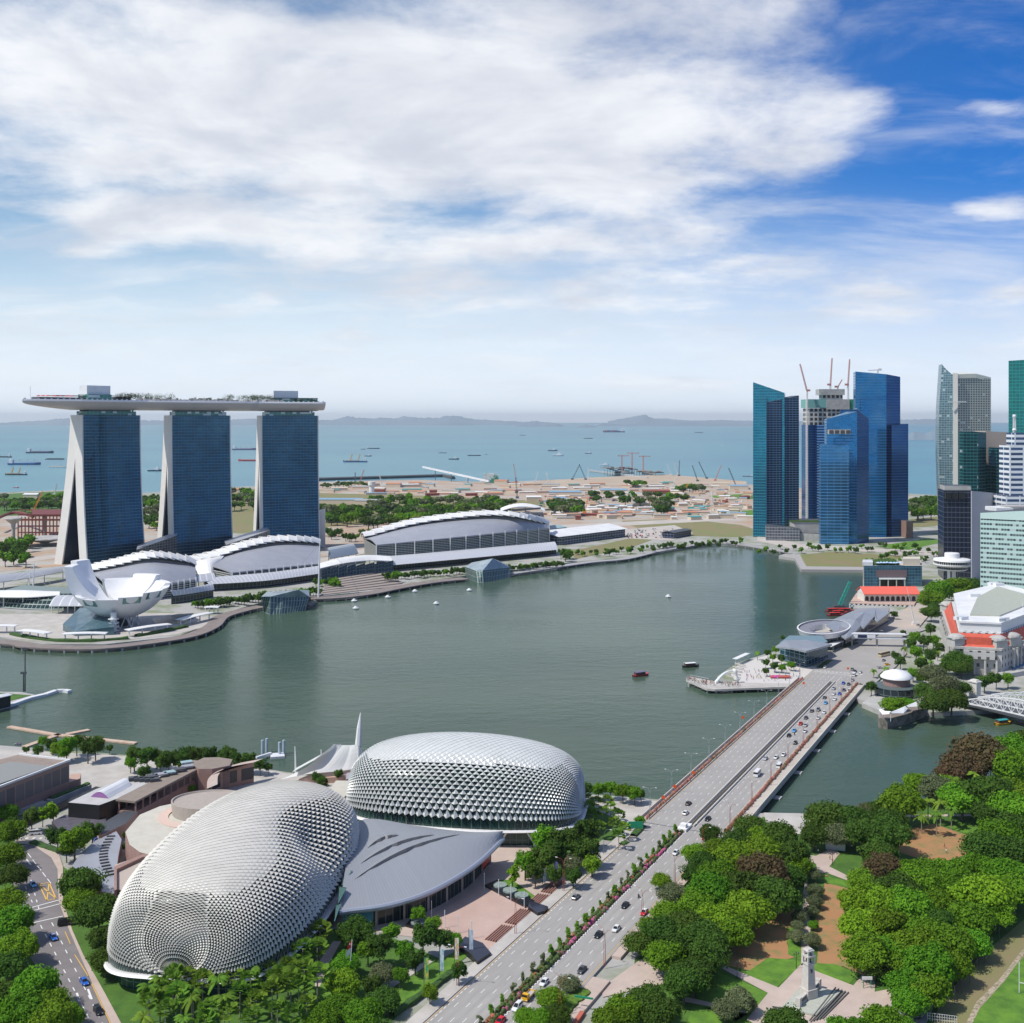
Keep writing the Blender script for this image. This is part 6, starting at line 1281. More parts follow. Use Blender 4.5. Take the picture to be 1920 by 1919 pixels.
# long mall at the left edge
lmall=thing('low_mall','long rose mall with louvred upper windows and a glazed roof, left edge','mall',tuple(W(70,1500,3)))
pts_=[W(x,y,18)for x,y in((-90,1508),(0,1476),(130,1426),(60,1418),(36,1415),(-120,1455))]
b=MB();b.prism([v[:2]for v in pts_],2,18,0,1);b.build('walls',[facade('mall_wall',(.16,.14,.15),(.30,.19,.16),fh=15.8,bw=5.2,mull=.12,slab=.56,rough=.4,metal=.1,vary=.4),mat('mall_roof',(.30,.24,.20),.8,c2=(.24,.19,.16),scale=.2)],parent=lmall)
b=MB();rr=[W(x,y,18.6)for x,y in((-70,1500),(0,1470),(95,1437),(20,1429),(-70,1452))];b.prism([v[:2]for v in rr],18,18.7,0,0);b.build('glazed_roof',facade('glazed_top',(.10,.16,.19),(.25,.25,.24),fh=4,bw=4,metal=.2),parent=lmall)
b=MB();b.tube([W(-90,1506,18.3),W(0,1475,18.3),W(131,1425.5,18.3),W(60,1417.5,18.3),W(36,1414,18.3)],.6,4);b.build('coping',white,parent=lmall)
slab('low_block','low rose block joining the right end of the long mall',[(128,1468),(150,1460),(152,1450),(132,1452)],2,8,rosew,MAT['peach_wall'])
for i,(p,q)in enumerate((((92,1502),(166,1472)),((22,1522),(84,1504)))):
 b=MB();a,c_=W(*p,5),W(*q,5);d=(c_-a).normalized();n=Vector((-d.y,d.x,0))*1.8;b.prism([(a-n)[:2],(c_-n)[:2],(c_+n)[:2],(a+n)[:2]],3,5.4);b.build('planter_wall',conc,label='%s concrete planter ledge along the long mall'%('upper','lower')[i],cat='planter')
b=MB();a,c_=W(40,1545,4),W(185,1478,4);d=(c_-a).normalized();n=Vector((-d.y,d.x,0))*1.6;b.prism([(a-n)[:2],(c_-n)[:2],(c_+n)[:2],(a+n)[:2]],3,4.6);b.build('dark_canal',black,label='long black covered channel between the mall and the black hall',cat='covered walk')
# white tent theatre with mast by the water
tn=thing('tent_theatre','white stretched tent theatre with a tall pointed mast at the water','tent',tuple(W(610,1450,3)))
tfab=mat('tent_fabric',(.82,.82,.80),.6,tr=.35)
def P3z(t):return W(*t)
topE=resamp([P3z(t)for t in((626,1396,17),(650,1398,16),(672,1396,17))],6);lowE=resamp([P3z(t)for t in((525,1462,4),(558,1455,7),(600,1448,8),(640,1446,7),(694,1438,7))],6)
for k_ in range(3):
 A_,B_=[(0,2),(2,4),(4,6)][k_];b=MB();rows=[]
 for j in range(9):
  t=j/8;rows.append([topE[A_].lerp(topE[B_],s)*(1-t)+lowE[A_].lerp(lowE[B_],s)*t+Vector((0,0,-2.2*math.sin(math.pi*t)*(1-.3*math.sin(math.pi*s))))for s in(0,.25,.5,.75,1)])
 b.grid(rows);b.build('sail',tfab,parent=tn)
b=MB();b.grid([[P3z(t)for t in((548,1448,9),(590,1425,13),(626,1397,17))],[P3z(t)for t in((556,1440,8),(600,1416,12),(640,1396,16))]],thick=.2);b.grid([[P3z(t)for t in((672,1397,17),(682,1412,11),(694,1438,5))],[P3z(t)for t in((672,1420,12),(680,1430,8),(690,1442,5))]],thick=.2);b.build('side_sail',tfab,parent=tn)
Ym=W(672,1440,3).y;b=MB();b.tube([P3(670,1440,Ym),P3(672,1397,Ym),P3(674,1365,Ym),P3(676,1337,Ym)],[1.2,1.7,1.3,.2],8);b.build('mast',white,parent=tn)
for x,y0,y1 in((553,1452,1400),(602,1450,1406),(660,1445,1404)):Yq=W(x,y0,3).y;b=MB();b.tube([P3(x+2,y0,Yq),P3(x,y1,Yq)],[.6,.2],6);b.build('strut',white,parent=tn)
b=MB();b.prism([W(x,y,5)[:2]for x,y in((560,1462),(640,1458),(695,1450),(690,1440),(600,1445))],2.6,5.2);b.build('stage',MAT['peach_wall'],parent=tn)
slab('grey_roof','grey roofed backstage block between the tent and the farther dome',[(648,1462),(700,1450),(692,1440),(650,1450)],2,7,rosew,grey)
rt=thing('small_round_roof','small cream curved roof kiosk left of the farther dome','kiosk',tuple(W(640,1485,3)))
b=MB();b.prism([W(x,y,6)[:2]for x,y in((618,1482),(626,1492),(642,1500),(655,1488),(652,1466),(630,1466))],2,6.5,0,1);b.build('body',[MAT['peach_wall'],beige],parent=rt)
# ---- plaza furniture before the foyer
for i,(x,y)in enumerate(((908,1668),(935,1680),(958,1690),(983,1703),(809,1722),(834,1740),(858,1750),(884,1760))):
 b=MB();p=W(x,y,2.7);b.tube([p,p+Vector((0,0,5.8))],.12,5);o=b.build('lamp_mast',wmetal,label='',cat='lamp mast',group='thin masts on the pink plaza');later(o,'thin grey lamp mast on the pink plaza',x,'from the left')
for lab,pts,dd in(('upper',((908,1660),(932,1650),(1003,1690),(985,1700)),((938,1661),(956,1671),(978,1680))),('lower',((760,1735),(772,1722),(800,1722),(798,1745)),((784,1730),))):
 root=thing('water_feature','%s black reflecting basin with pale round glass discs'%lab,'basin',tuple(W(*pts[0],2.8)));b=MB();b.prism([W(x,y,3.2)[:2]for x,y in pts],2.6,3.3);b.build('basin',black,parent=root)
 for x,y in dd:b=MB();b.lathe(W(x,y,3.32),[(2.5,0),(2.5,.5),(0,.55)],20);b.build('disc',mat('disc_glass',(.16,.22,.20),.3,c2=(.35,.4,.38),scale=1.5),parent=root)
for lab,pts in(('upper',((993,1688),(1028,1700),(1020,1708),(1008,1712),(990,1700))),('lower',((872,1756),(905,1768),(920,1786),(895,1803),(884,1790),(858,1770)))):
 slab('car_park_entrance','%s black sloped glass entrance box at the pink plaza edge'%lab,pts,2.6,4.4,black,mat('black_glass',(.03,.03,.045),.15),'entrance')
for k_,(o0,s0)in enumerate(((-5.6,27),(-5.6,41),(-5.6,55),(-5.6,69))):
 b=MB()
 for i in range(6):rbox(b,s0+26,s0+38,-5-i*.9,-4.7-i*.9,2.6,3.5-i*.08)
 o=b.build('steps',mat('red_steps',(.34,.19,.15),.8),label='',cat='steps',group='red step flights along the pink plaza');later(o,'red stepped flight between plaza and road',s0,'from the near end')
for i,(x,y,h,c_)in enumerate(((795,1848,8.5,'green'),(824,1828,8,'white'),(852,1806,8,'orange'),(879,1790,8,'pale'),(1017,1658,6,'white'),(1039,1648,6.5,'violet'))):
 Yb=W(x,y,2.8).y;p=W(x,y,2.8);root=thing('banner','tall narrow %s banner on a pole, %s'%(c_,('nearest on the garden lawn','on the garden lawn','on the garden lawn','beside the lower black entrance box','left by the upper lawn trees','right by the upper lawn trees')[i]),'banner',tuple(p))
 b=MB();b.tube([p,p+Vector((0,0,h))],.1,5);b.build('pole',dgrey,parent=root)
 b=MB();b.box(p+Vector((.75,-.1,h*.56)),(1.2,.06,h*.82));b.build('cloth',mat('banner_'+c_,{'green':(.05,.35,.12),'white':(.75,.78,.8),'orange':(.7,.5,.2),'pale':(.62,.68,.75),'violet':(.7,.6,.8)}[c_],.7,c2={'green':(.6,.55,.1),'white':(.3,.55,.6),'orange':(.8,.75,.7),'pale':(.4,.5,.6),'violet':(.25,.12,.5)}[c_],scale=.8,lo=.45,hi=.55),parent=root)
p=W(655,1838,2.7);root=thing('flag','red and white flag with white crescent and stars hanging above the garden trees','flag',tuple(p));b=MB();b.tube([p,p+Vector((.8,0,12))],.12,5);b.build('pole',wmetal,parent=root)
b=MB();a=p+Vector((.9,-.1,11.8));rows=[[a+Vector((-.15*j,.1*j,-.75*j))+Vector((-.9*i*.7,.12*math.sin(i*2),-.45*i))for i in range(3)]for j in range(7)];b.grid(rows[:4]);b.build('red_half',redm,parent=root);b=MB();b.grid([[q+Vector((0,-.01,0))for q in r]for r in rows[3:]]);b.build('white_half',white,parent=root)
b=MB();c_=a+Vector((-.55,-.25,-.9));b.add([c_+Vector((.32*math.cos(t),0,.32*math.sin(t)))for t in[math.pi*.5+i*math.pi/6 for i in range(7)]]+[c_+Vector((.14+.24*math.cos(t),0,.24*math.sin(t)))for t in[math.pi*1.5-i*math.pi/6 for i in range(7)]],[tuple(range(14))])
for i in range(5):t=i*1.2566;q=c_+Vector((.42+.14*math.cos(t),0,.14*math.sin(t)));b.add([q+Vector((.05*math.cos(s),0,.05*math.sin(s)))for s in(0,1.26,2.5,3.8,5)],[(0,1,2,3,4)])
b.build('emblem',white,parent=root)
# ---- memorial tower in the park
cm=W(1516,1868,3.4);me_=thing('memorial_tower','slender pale stone memorial tower with open belfry and low side walls','memorial',tuple(cm));ra=R(28)
b=MB();q=[W(*t,3.3)for t in((1478,1868),(1508,1838),(1560,1850),(1590,1858),(1545,1905),(1500,1915),(1470,1895),(1440,1900))]
b.prism([v[:2]for v in[W(*t,3.3)for t in((1452,1893),(1503,1840),(1590,1858),(1535,1912))]],2.6,3.3);b.build('platform',mat('mossy_stone',(.45,.46,.40),.85,c2=(.36,.38,.32),scale=.5),parent=me_)
pst=mat('memorial_stone',(.56,.53,.49),.7,c2=(.48,.45,.41),scale=.6)
b=MB();b.box(cm+Vector((0,0,1.6)),(4.6,4.6,3.4),ra);b.build('base',pst,parent=me_)
b=MB();hw0,hw1=1.75,1.35
def ringq(hw,z):return[cm+Vector((math.cos(ra)*sx*hw-math.sin(ra)*sy*hw,math.sin(ra)*sx*hw+math.cos(ra)*sy*hw,z))for sx,sy in((-1,-1),(1,-1),(1,1),(-1,1))]
for z0_,z1_,h0,h1 in((3.2,12.4,1.8,1.4),(12.4,12.9,1.7,1.7),(15.2,15.8,1.75,1.75),(17.3,17.7,1.5,1.5),(17.7,18.2,1.2,1.0)):
 A_,B_=ringq(h0,z0_),ringq(h1,z1_)
 for i in range(4):j=(i+1)%4;b.quad(A_[i],A_[j],B_[j],B_[i])
 b.add(B_,[(0,1,2,3)]);b.add(A_,[(3,2,1,0)])
b.build('shaft',pst,parent=me_)
for hw,z0_,z1_ in((1.35,12.9,15.2),(1.0,15.8,17.3)):
 for A_ in ringq(hw,z0_):b=MB();b.box(A_+Vector((0,0,(z1_-z0_)/2)),(.6,.6,z1_-z0_),ra);b.build('belfry_post',pst,parent=me_)
for z0_,h_,s_ in((12.9,2.3,1.3),(15.8,1.5,1.0)):b=MB();b.box(cm+Vector((0,0,z0_+h_/2)),(s_,s_,h_),ra);b.build('belfry_core',dgrey,parent=me_)
b=MB();nn_=Vector((math.sin(ra),-math.cos(ra),0));b.lathe(cm,[(0,0)],3)if False else b.box(cm+Vector((math.cos(ra),math.sin(ra),0))*0+nn_*1.62+Vector((0,0,10.2)),(.8,.12,1.3),ra);b.build('wreath_plaque',dgrey,parent=me_);me_.scale=(.8,.8,.76)
for s_ in(-1,1):
 d=Vector((math.sin(-ra)*0+math.cos(R(52)),math.sin(R(52)),0))*s_;c_=cm+d*5.4;b=MB();b.box(c_+Vector((0,0,1.1)),(6.4,1.2,2.4),R(52));b.box(cm+d*8.6+Vector((0,0,1.5)),(1.7,1.8,3.2),R(52));b.build('side_wall',pst,parent=me_)
 b=MB();n2=Vector((math.sin(R(52)),-math.cos(R(52)),0));b.box(c_+n2*.62+Vector((0,0,1.3)),(4.2,.08,1.1),R(52));b.build('plaque',dgrey,parent=me_)
for i,(p,q)in enumerate([((1510+k_*6+8,1914-k_*1),(1567+k_*6,1852+k_*2.2))for k_ in range(5)]+[((1434+k_*5,1897-k_*3),(1462+k_*8,1910-k_*5.5))for k_ in range(4)]):
 b=MB();b.tube([W(*p,3.3-(i%5)*.1),W(*q,3.3-(i%5)*.1)],.22,4);o=b.build('step_edge',mat('dark_step',(.12,.12,.11),.8),label='',cat='step',group='dark edged steps below the memorial');later(o,'dark edged stone step %s the memorial tower'%('right of' if i<5 else 'left of'),p[0],'from the left')
# small park buildings
shed('tent_shelter','white roofed park shelter under the grey tree above the path',(1548,1592),(1585,1596),7,4,white,wmetal,.5,'shelter',zb=2.7)
shed('small_hut','pale roofed hut between the big trees on the right',(1770,1722),(1792,1712),6,3,wmetal,conc,.5,'hut',zb=2.7)
b=MB()
for x in(1619,1633):p=W(x,1853,2.8);b.tube([p,p+Vector((0,0,3.2))],.12,4)
b.build('sign_posts',greenm,label='pair of green posts carrying the park notice board',cat='posts');b=MB();p=W(1626,1853,2.8);b.box(p+Vector((0,0,2.9)),(3,.2,.9));b.build('notice_board',white,label='white notice board on green posts by the park path',cat='notice board')
# floating stage, pontoons
fs=thing('floating_pitch','green floating platform with grey gangways at the left edge of the bay','platform',tuple(W(40,1310,0)))
b=MB();b.prism([W(x,y,1)[:2]for x,y in((-60,1342),(14,1322),(66,1303),(40,1298),(-60,1296))],-1,1.0);b.build('float',conc,parent=fs);b=MB();b.prism([W(x,y,1.2)[:2]for x,y in((-50,1336),(12,1316),(58,1304),(8,1300),(-50,1299))],.9,1.2);b.build('turf',grass,parent=fs)
b=MB();q=resamp([W(*t,1.5)for t in((-20,1330),(20,1320),(55,1308),(85,1301),(110,1293),(131,1295))],12)
for i in range(12):d=(q[i+1]-q[i]).normalized();n=Vector((-d.y,d.x,0))*1.7;b.prism([(q[i]-n)[:2],(q[i+1]-n)[:2],(q[i+1]+n)[:2],(q[i]+n)[:2]],-.6,1.6)
b.build('gangway',wmetal,parent=fs)
b=MB();b.grid([[W(-60,1322,8),W(24,1303,8)],[W(-60,1312,9),W(15,1300,9)]],thick=.3);b.build('stage_roof',wmetal,parent=fs);b=MB();b.prism([W(x,y,8)[:2]for x,y in((-60,1320),(20,1303),(14,1300),(-60,1310))],1,7.6);b.build('stage',black,parent=fs)
for x,yb,yt in((47,1297,1217),(44,1297,1262)):Yq=W(x,yb,1).y;b=MB();b.tube([P3(x,yb,Yq),P3(x,yt,Yq)],[.5,.35],6);b.box(P3(x,yt,Yq),(3.5,1,1.4));b.build('floodlight_mast',dgrey,label='%s grey floodlight mast on the floating platform'%('tall' if yt<1250 else 'short'),cat='mast')
pt_=thing('pontoon','long orange timber pontoon with crossing arm off the left bank','pontoon',tuple(W(130,1378,.5)));orp=mat('pontoon_wood',(.48,.30,.20),.8,c2=(.55,.45,.36),scale=.3)
for p,q in(((17,1362),(110,1378)),((105,1377),(255,1393)),((125,1376),(167,1368)),((45,1400),(112,1376))):
 b=MB();a,c_=W(*p,.7),W(*q,.7);d=(c_-a).normalized();n=Vector((-d.y,d.x,0))*1.7;b.prism([(a-n)[:2],(c_-n)[:2],(c_+n)[:2],(a+n)[:2]],-.4,.7);b.build('float',orp,parent=pt_)
jy=thing('ferry_jetty','small pontoon jetty with grey piles and white deck above the shoreline trees','jetty',tuple(W(520,1415,0)))
b=MB();b.prism([W(x,y,1.2)[:2]for x,y in((506,1413),(532,1411),(534,1418),(508,1420))],-.5,1.2);b.tube([W(480,1422,2),W(508,1413,1.4)],.9,4);b.build('deck',wmetal,parent=jy)
for x,y in((492,1414),(500,1411),(524,1418),(532,1414)):b=MB();p=W(x,y,0);b.tube([p,p+Vector((0,0,7))],.7,8);b.build('pile',mat('pile_blue',(.4,.48,.55),.5),parent=jy)
# ========= trees
def leafm(n,c,c2,r=.5):return mat(n,c,.75,c2=c2,scale=.35,spec=.1,tr=.35,rand=r,lo=.3,hi=.7)
barkm=mat('bark',(.13,.10,.075),.9)
LM={'g':leafm('leaf_green',(.17,.31,.020),(.095,.21,.014)),'d':leafm('leaf_dark',(.085,.155,.024),(.05,.105,.014),.4),'b':leafm('leaf_bronze',(.15,.085,.05),(.075,.075,.03),.4),'y':leafm('leaf_lime',(.23,.37,.022),(.14,.27,.016),.3),'o':leafm('leaf_olive',(.19,.22,.11),(.12,.15,.065),.3),'p':leafm('palm_leaf',(.20,.33,.04),(.12,.22,.025),.4)}
def make_tree(kind,wd,ht,lobes,seed,leaf=.5,dens=1.0,flat=.5,trunk_h=.45,nleaf=210,spread=1.0):
 rnd=random.Random(seed);root=thing('tree','','tree');b=MB()
 cz=ht*(trunk_h+(1-trunk_h)*.5);cr_h=ht*(1-trunk_h)*.5;L_=[]
 for i in range(lobes):
  a=rnd.uniform(0,2*math.pi);r=wd*.5*math.sqrt(rnd.random())*.80*spread;zt=rnd.uniform(-.75,.9);f=math.sqrt(max(0.05,1-zt*zt))if flat<.9 else 1
  L_.append((Vector((r*f*math.cos(a),r*f*math.sin(a),cz+zt*cr_h*.8)),wd*rnd.choice((.09,.11,.13,.16,.2))*(1.15 if lobes<14 else 1)))
 vs,fs=[],[]
 for c,rr in L_:
  n=int(nleaf*dens)
  for k_ in range(n):
   z=rnd.uniform(-.75,1);t=rnd.uniform(0,6.283);s=math.sqrt(1-z*z);dirn=Vector((s*math.cos(t),s*math.sin(t),z*(.72 if flat<.9 else 1)))
   p=c+dirn*rr*rnd.uniform(.5,1.3);nrm=(dirn+Vector((rnd.uniform(-.9,.9),rnd.uniform(-.9,.9),rnd.uniform(-.3,1.1)))).normalized()
   a=nrm.cross(Vector((rnd.uniform(-1,1),rnd.uniform(-1,1),rnd.uniform(-1,1))))
   if a.length<.01:continue
   a.normalize();q=nrm.cross(a);sz=leaf*rnd.uniform(.6,1.35);o=len(vs)
   vs+=[p-a*sz-q*sz*.35,p+a*sz*.1-q*sz*.75,p+a*sz,p-a*sz*.1+q*sz*.75];fs.append((o,o+1,o+2,o+3))
 b.add(vs,fs);b.build('crown',LM[kind],parent=root)
 b=MB();th=cz-cr_h*.3;r0=wd*.028+.08;b.tube([(0,0,0),(rnd.uniform(-.2,.2),rnd.uniform(-.2,.2),th*.55),(0,0,th)],[r0,r0*.75,r0*.5],7)
 for c,rr in L_[::max(1,len(L_)//7)]:b.tube([(0,0,th*.6),Vector((0,0,th*.8)).lerp(c,.5),c],[r0*.5,r0*.35,r0*.15],5)
 b.build('trunk',barkm,parent=root);PROTOS.append(root);root['w']=wd;root['h']=ht;return reg(root)
def make_palm(seed,ht,fan=False,wd=7):
 rnd=random.Random(seed);root=thing('palm_tree','','palm');b=MB();tips=26 if fan else 18
 top=Vector((0,0,ht))
 for i in range(tips):
  a=i*2.399+rnd.uniform(-.2,.2);e=rnd.uniform(-.35,1.1);L_=wd/2*rnd.uniform(.85,1.15);d=Vector((math.cos(a),math.sin(a),0));s=Vector((-math.sin(a),math.cos(a),0))
  if fan:
   c=top+d*L_*.55*math.cos(e)+Vector((0,0,L_*.5*math.sin(e)));ax=(c-top).normalized();up=ax.cross(s);n_=11
   for k_ in range(n_):
    t=-1.5+3*k_/(n_-1);u=ax*math.cos(t)+s*math.sin(t);wv=(ax.cross(s)*.06+(s*math.cos(t)-ax*math.sin(t))*.11)*L_*.45;e_=c+u*L_*.44-Vector((0,0,.18));b.add([c,c+u*L_*.3-wv,e_,c+u*L_*.3+wv],[(0,1,2,3)])
  else:
   prev=top;n_=8;pts=[]
   for k_ in range(n_+1):t=k_/n_;pts.append(top+d*L_*t*math.cos(e*.6)+Vector((0,0,L_*(t*math.sin(e)*.9-t*t*.75))))
   for k_ in range(n_):
    p,q=pts[k_],pts[k_+1];w_=L_*.2*math.sin(math.pi*(.12+.8*k_/n_));
    for s_ in(-1,1):b.add([p,q,q+s*s_*w_*.75+d*w_*.6-Vector((0,0,w_*.55)),p+s*s_*w_*.9+d*w_*.2-Vector((0,0,w_*.5))],[(0,1,2,3)])
 b.build('crown',LM['p'],parent=root);b=MB();b.tube([(0,0,0),(.1,0,ht*.5),(0,0,ht)],[.26,.19,.16],7);b.build('trunk',mat('palm_bark',(.25,.22,.18),.9),parent=root);PROTOS.append(root);root['w']=wd;root['h']=ht;return reg(root)
TP={}
for i,k_ in enumerate('gdbyo'):
 TP[k_]=[make_tree(k_,14,10.5,64,100+i*7+s,leaf=.36,nleaf=210,trunk_h=.32)for s in range(3 if k_ in 'gd' else 2)]
TP['s']=[make_tree(q,7,8.5,26,300+i,leaf=.28,nleaf=170,trunk_h=.36,flat=1)for i,q in enumerate('ddg')]
TP['n']=[make_tree('y',4.2,6.6,12,320+i,leaf=.3,nleaf=120,trunk_h=.25,flat=1,spread=.8)for i in range(2)]
TP['m']=[make_tree(q,3.0,5.2,11,340+i,leaf=.2,nleaf=110,trunk_h=.12,flat=1,spread=.62)for i,q in enumerate('gog')]
TP['q']=[make_tree(q,14,10,20,360+i,leaf=.95,nleaf=70,trunk_h=.42)for i,q in enumerate('dgod')]
TP['r']=[make_tree(q,8,8,10,380+i,leaf=.7,nleaf=60,trunk_h=.3,flat=1)for i,q in enumerate('dgd')]
TP['p']=[make_palm(400+i,9.5)for i in range(2)];TP['f']=[make_palm(420+i,8,True,7.5)for i in range(2)]
TP['t']=[make_palm(440,7,False,5.5)]
trnd=random.Random(5);TR=[];NT=[];HUE={'g':'green','d':'dark green','b':'bronze leaved','y':'lime green','o':'grey green'}
ZT=2.6
def plant(px,py,wpx,kind,where,group,cat='tree',nm='tree',base=False,dirn=('x','from the left'),word=None,zs=1):
 pr_=TP[kind][trnd.randrange(len(TP[kind]))];w0,h0=pr_['w'],pr_['h']
# wpx: crown width in photo pixels; px, py: middle of the crown (or foot of the trunk)
 s=1.0;NT.append(0)
 for _ in range(4):
  zc_=ZT if base else ZT+h0*s*(.67 if kind not in 'pft' else .95);Yd=F*(HC-zc_)/(py-HOR);s=wpx*Yd/F/w0*(1.03 if kind in 'gdby' else 1)
 p=Vector(((px-CX)*Yd/F,Yd,ZT));j=trnd.uniform(.92,1.1)
 o=dup(pr_,p,trnd.uniform(0,6.28),(s,s,s*j*zs));o['category']=cat;o['group']=group;ch_=CH.pop(o.name);o.name=nm;CH[o.name]=ch_
 if 'w' in o:del o['w'];del o['h']
 wd_=word or HUE.get(kind,'green');later(o,('%s %s %s'%(wd_,cat,where)).strip(),px if dirn[0]=='x' else-py,dirn[1]);TR.append((wpx,o));return o
def lots(ls,where,group,**kw):
 for t in ls:
  plant(t[0],t[1],t[2],t[3],where,group,**kw)
WL='in the left part of the park'
lots([(1406,1548,60,'d'),(1461,1570,70,'d'),(1432,1572,60,'y'),(1380,1580,70,'d'),(1350,1592,60,'g'),(1374,1606,80,'g'),(1430,1600,80,'g'),(1484,1604,76,'d'),(1320,1620,60,'d'),(1348,1640,76,'g'),(1300,1640,50,'d'),(1430,1640,96,'b'),(1480,1644,64,'d'),(1494,1622,56,'g'),(1395,1664,84,'d'),(1452,1676,90,'d'),(1332,1672,84,'g'),(1306,1694,76,'g'),(1403,1706,92,'g'),(1348,1722,90,'y'),(1374,1748,78,'g'),(1316,1764,90,'d'),(1326,1795,80,'d'),(1300,1822,90,'d'),(1240,1650,40,'y'),(1262,1672,56,'o'),(1253,1710,64,'g'),(1222,1736,50,'g'),(1198,1766,56,'d'),(1243,1750,72,'d'),(1282,1735,84,'d'),(1272,1776,84,'d'),(1250,1796,76,'g'),(1282,1842,80,'d'),(1214,1872,76,'d'),(1171,1890,76,'g'),(1144,1912,80,'g'),(1240,1900,76,'d'),(1384,1874,56,'o'),(1360,1892,50,'o'),(1402,1885,36,'o'),(1330,1560,40,'d'),(1303,1600,50,'g')],WL,'trees in the left part of the park')
lots([(1066,1842,44,'o'),(1032,1868,56,'g'),(985,1904,42,'g'),(1013,1910,46,'g'),(1046,1905,50,'d')],'overhanging the near carriageway at the bottom','trees beside the near carriageway')
lots([(1842,1412,108,'b'),(1812,1430,90,'b'),(1786,1452,64,'b'),(1897,1402,90,'g'),(1900,1440,90,'g'),(1904,1480,84,'g'),(1855,1490,100,'d'),(1804,1496,84,'g'),(1752,1478,66,'o'),(1720,1470,56,'g'),(1690,1502,84,'g'),(1652,1515,50,'d'),(1671,1538,60,'d'),(1626,1518,40,'o'),(1780,1470,50,'y'),(1552,1532,84,'d'),(1600,1538,80,'d'),(1571,1562,64,'o'),(1660,1560,90,'d'),(1623,1563,80,'d'),(1526,1566,56,'d'),(1900,1515,90,'g'),(1850,1520,70,'d'),(1930,1420,80,'g'),(1930,1390,70,'d')],'in the riverside belt of the park','trees in the riverside belt')
lots([(1649,1604,72,'d'),(1655,1628,64,'b'),(1700,1625,48,'g'),(1681,1668,92,'d'),(1720,1650,80,'g'),(1742,1636,70,'g'),(1784,1632,86,'g'),(1832,1622,60,'g'),(1849,1592,84,'d'),(1875,1566,84,'g'),(1904,1556,84,'d'),(1900,1598,90,'d'),(1892,1638,84,'g'),(1615,1650,56,'g'),(1610,1690,76,'y'),(1655,1694,80,'y'),(1704,1700,90,'g'),(1758,1684,64,'g'),(1842,1674,110,'y'),(1800,1660,76,'g'),(1900,1668,84,'g'),(1823,1720,90,'g'),(1866,1712,70,'y'),(1616,1732,80,'y'),(1665,1738,84,'g'),(1713,1740,84,'g'),(1623,1786,92,'g'),(1671,1778,84,'g'),(1640,1806,66,'d'),(1720,1772,100,'g'),(1778,1762,92,'g'),(1823,1768,66,'g'),(1745,1806,100,'g'),(1786,1812,72,'g'),(1704,1842,84,'g'),(1742,1856,84,'g'),(1704,1878,70,'g'),(1474,1918,84,'d'),(1655,1910,80,'g'),(1574,1928,60,'g'),(1608,1926,50,'g'),(1760,1730,70,'d'),(1700,1810,70,'g'),(1690,1925,60,'g')],'in the right part of the park','trees in the right part of the park')
lots([(1526,1640,28,'o'),(1529,1668,34,'o'),(1527,1690,32,'o'),(1500,1718,30,'o'),(1523,1708,28,'o'),(1526,1734,22,'g'),(1494,1753,34,'o'),(1523,1763,34,'o'),(1495,1735,26,'o')],'lining the walk to the memorial','trees along the memorial walk')
lots([(1660,1510,30,'p'),(1740,1500,34,'p'),(1756,1530,30,'p'),(1764,1508,32,'p'),(1786,1464,34,'p'),(1800,1440,30,'p'),(1826,1455,30,'p'),(1858,1432,32,'p'),(1784,1520,28,'p'),(1728,1528,28,'p'),(1712,1512,28,'p')],'rising among the riverside park trees','palms in the riverside belt',cat='palm',nm='palm_tree',word='tall feathery')
# theatre garden
lots([(666,1748,66,'d'),(649,1802,56,'g'),(733,1747,34,'s'),(785,1714,28,'s'),(812,1730,30,'s'),(712,1774,50,'s'),(793,1758,48,'s'),(825,1760,40,'s'),(760,1782,40,'s'),(779,1796,42,'s'),(852,1763,30,'s'),(714,1824,50,'o'),(750,1826,34,'s'),(700,1850,40,'s'),(644,1843,66,'g'),(641,1884,70,'g'),(679,1904,76,'g'),(722,1873,60,'d'),(604,1910,70,'g'),(860,1822,32,'s'),(806,1862,32,'s'),(690,1780,40,'s')],'in the garden before the nearer dome','trees in the theatre garden',word='leafy green')
lots([(961,1638,26,'n'),(985,1614,46,'s'),(1020,1604,56,'s'),(1061,1577,58,'s'),(1020,1574,50,'s'),(1042,1594,50,'s'),(1069,1616,46,'o'),(1075,1640,36,'s'),(1004,1638,36,'s'),(1100,1592,50,'s'),(1098,1562,46,'s'),(1110,1620,36,'s'),(1040,1640,34,'s'),(1085,1600,40,'s')],'between the farther dome and the road','trees right of the farther dome',word='dark leafy')
palms=[(600,1747),(595,1777),(568,1788),(571,1820),(560,1850),(575,1880),(540,1815),(545,1845),(520,1830),(500,1815),(510,1862),(470,1842),(480,1880),(440,1835),(450,1868),(410,1838),(420,1876),(380,1842),(395,1890),(350,1838),(360,1876),(325,1835),(330,1872),(300,1860),(310,1900),(345,1906),(430,1905),(470,1908),(520,1898),(550,1905),(595,1830),(280,1880),(270,1905),(385,1912)]
palms+=[(300,1838),(318,1848),(340,1856),(362,1858),(278,1858)]
for x,y in palms:plant(x,y,trnd.uniform(42,56),'f' if trnd.random()<.75 else 'p','around the foot of the nearer dome','fan palms below the nearer dome',cat='palm',nm='palm_tree',word='bright fan')
for x,y in((1100,1500),(1118,1508),(1110,1530),(1130,1524),(1145,1515),(1160,1530),(1150,1545),(1125,1548),(1170,1552),(1138,1500),(1105,1515),(1160,1568)):plant(x,y,trnd.uniform(24,30),'f','right of the farther dome','fan palms right of the farther dome',cat='palm',nm='palm_tree',word='fan')
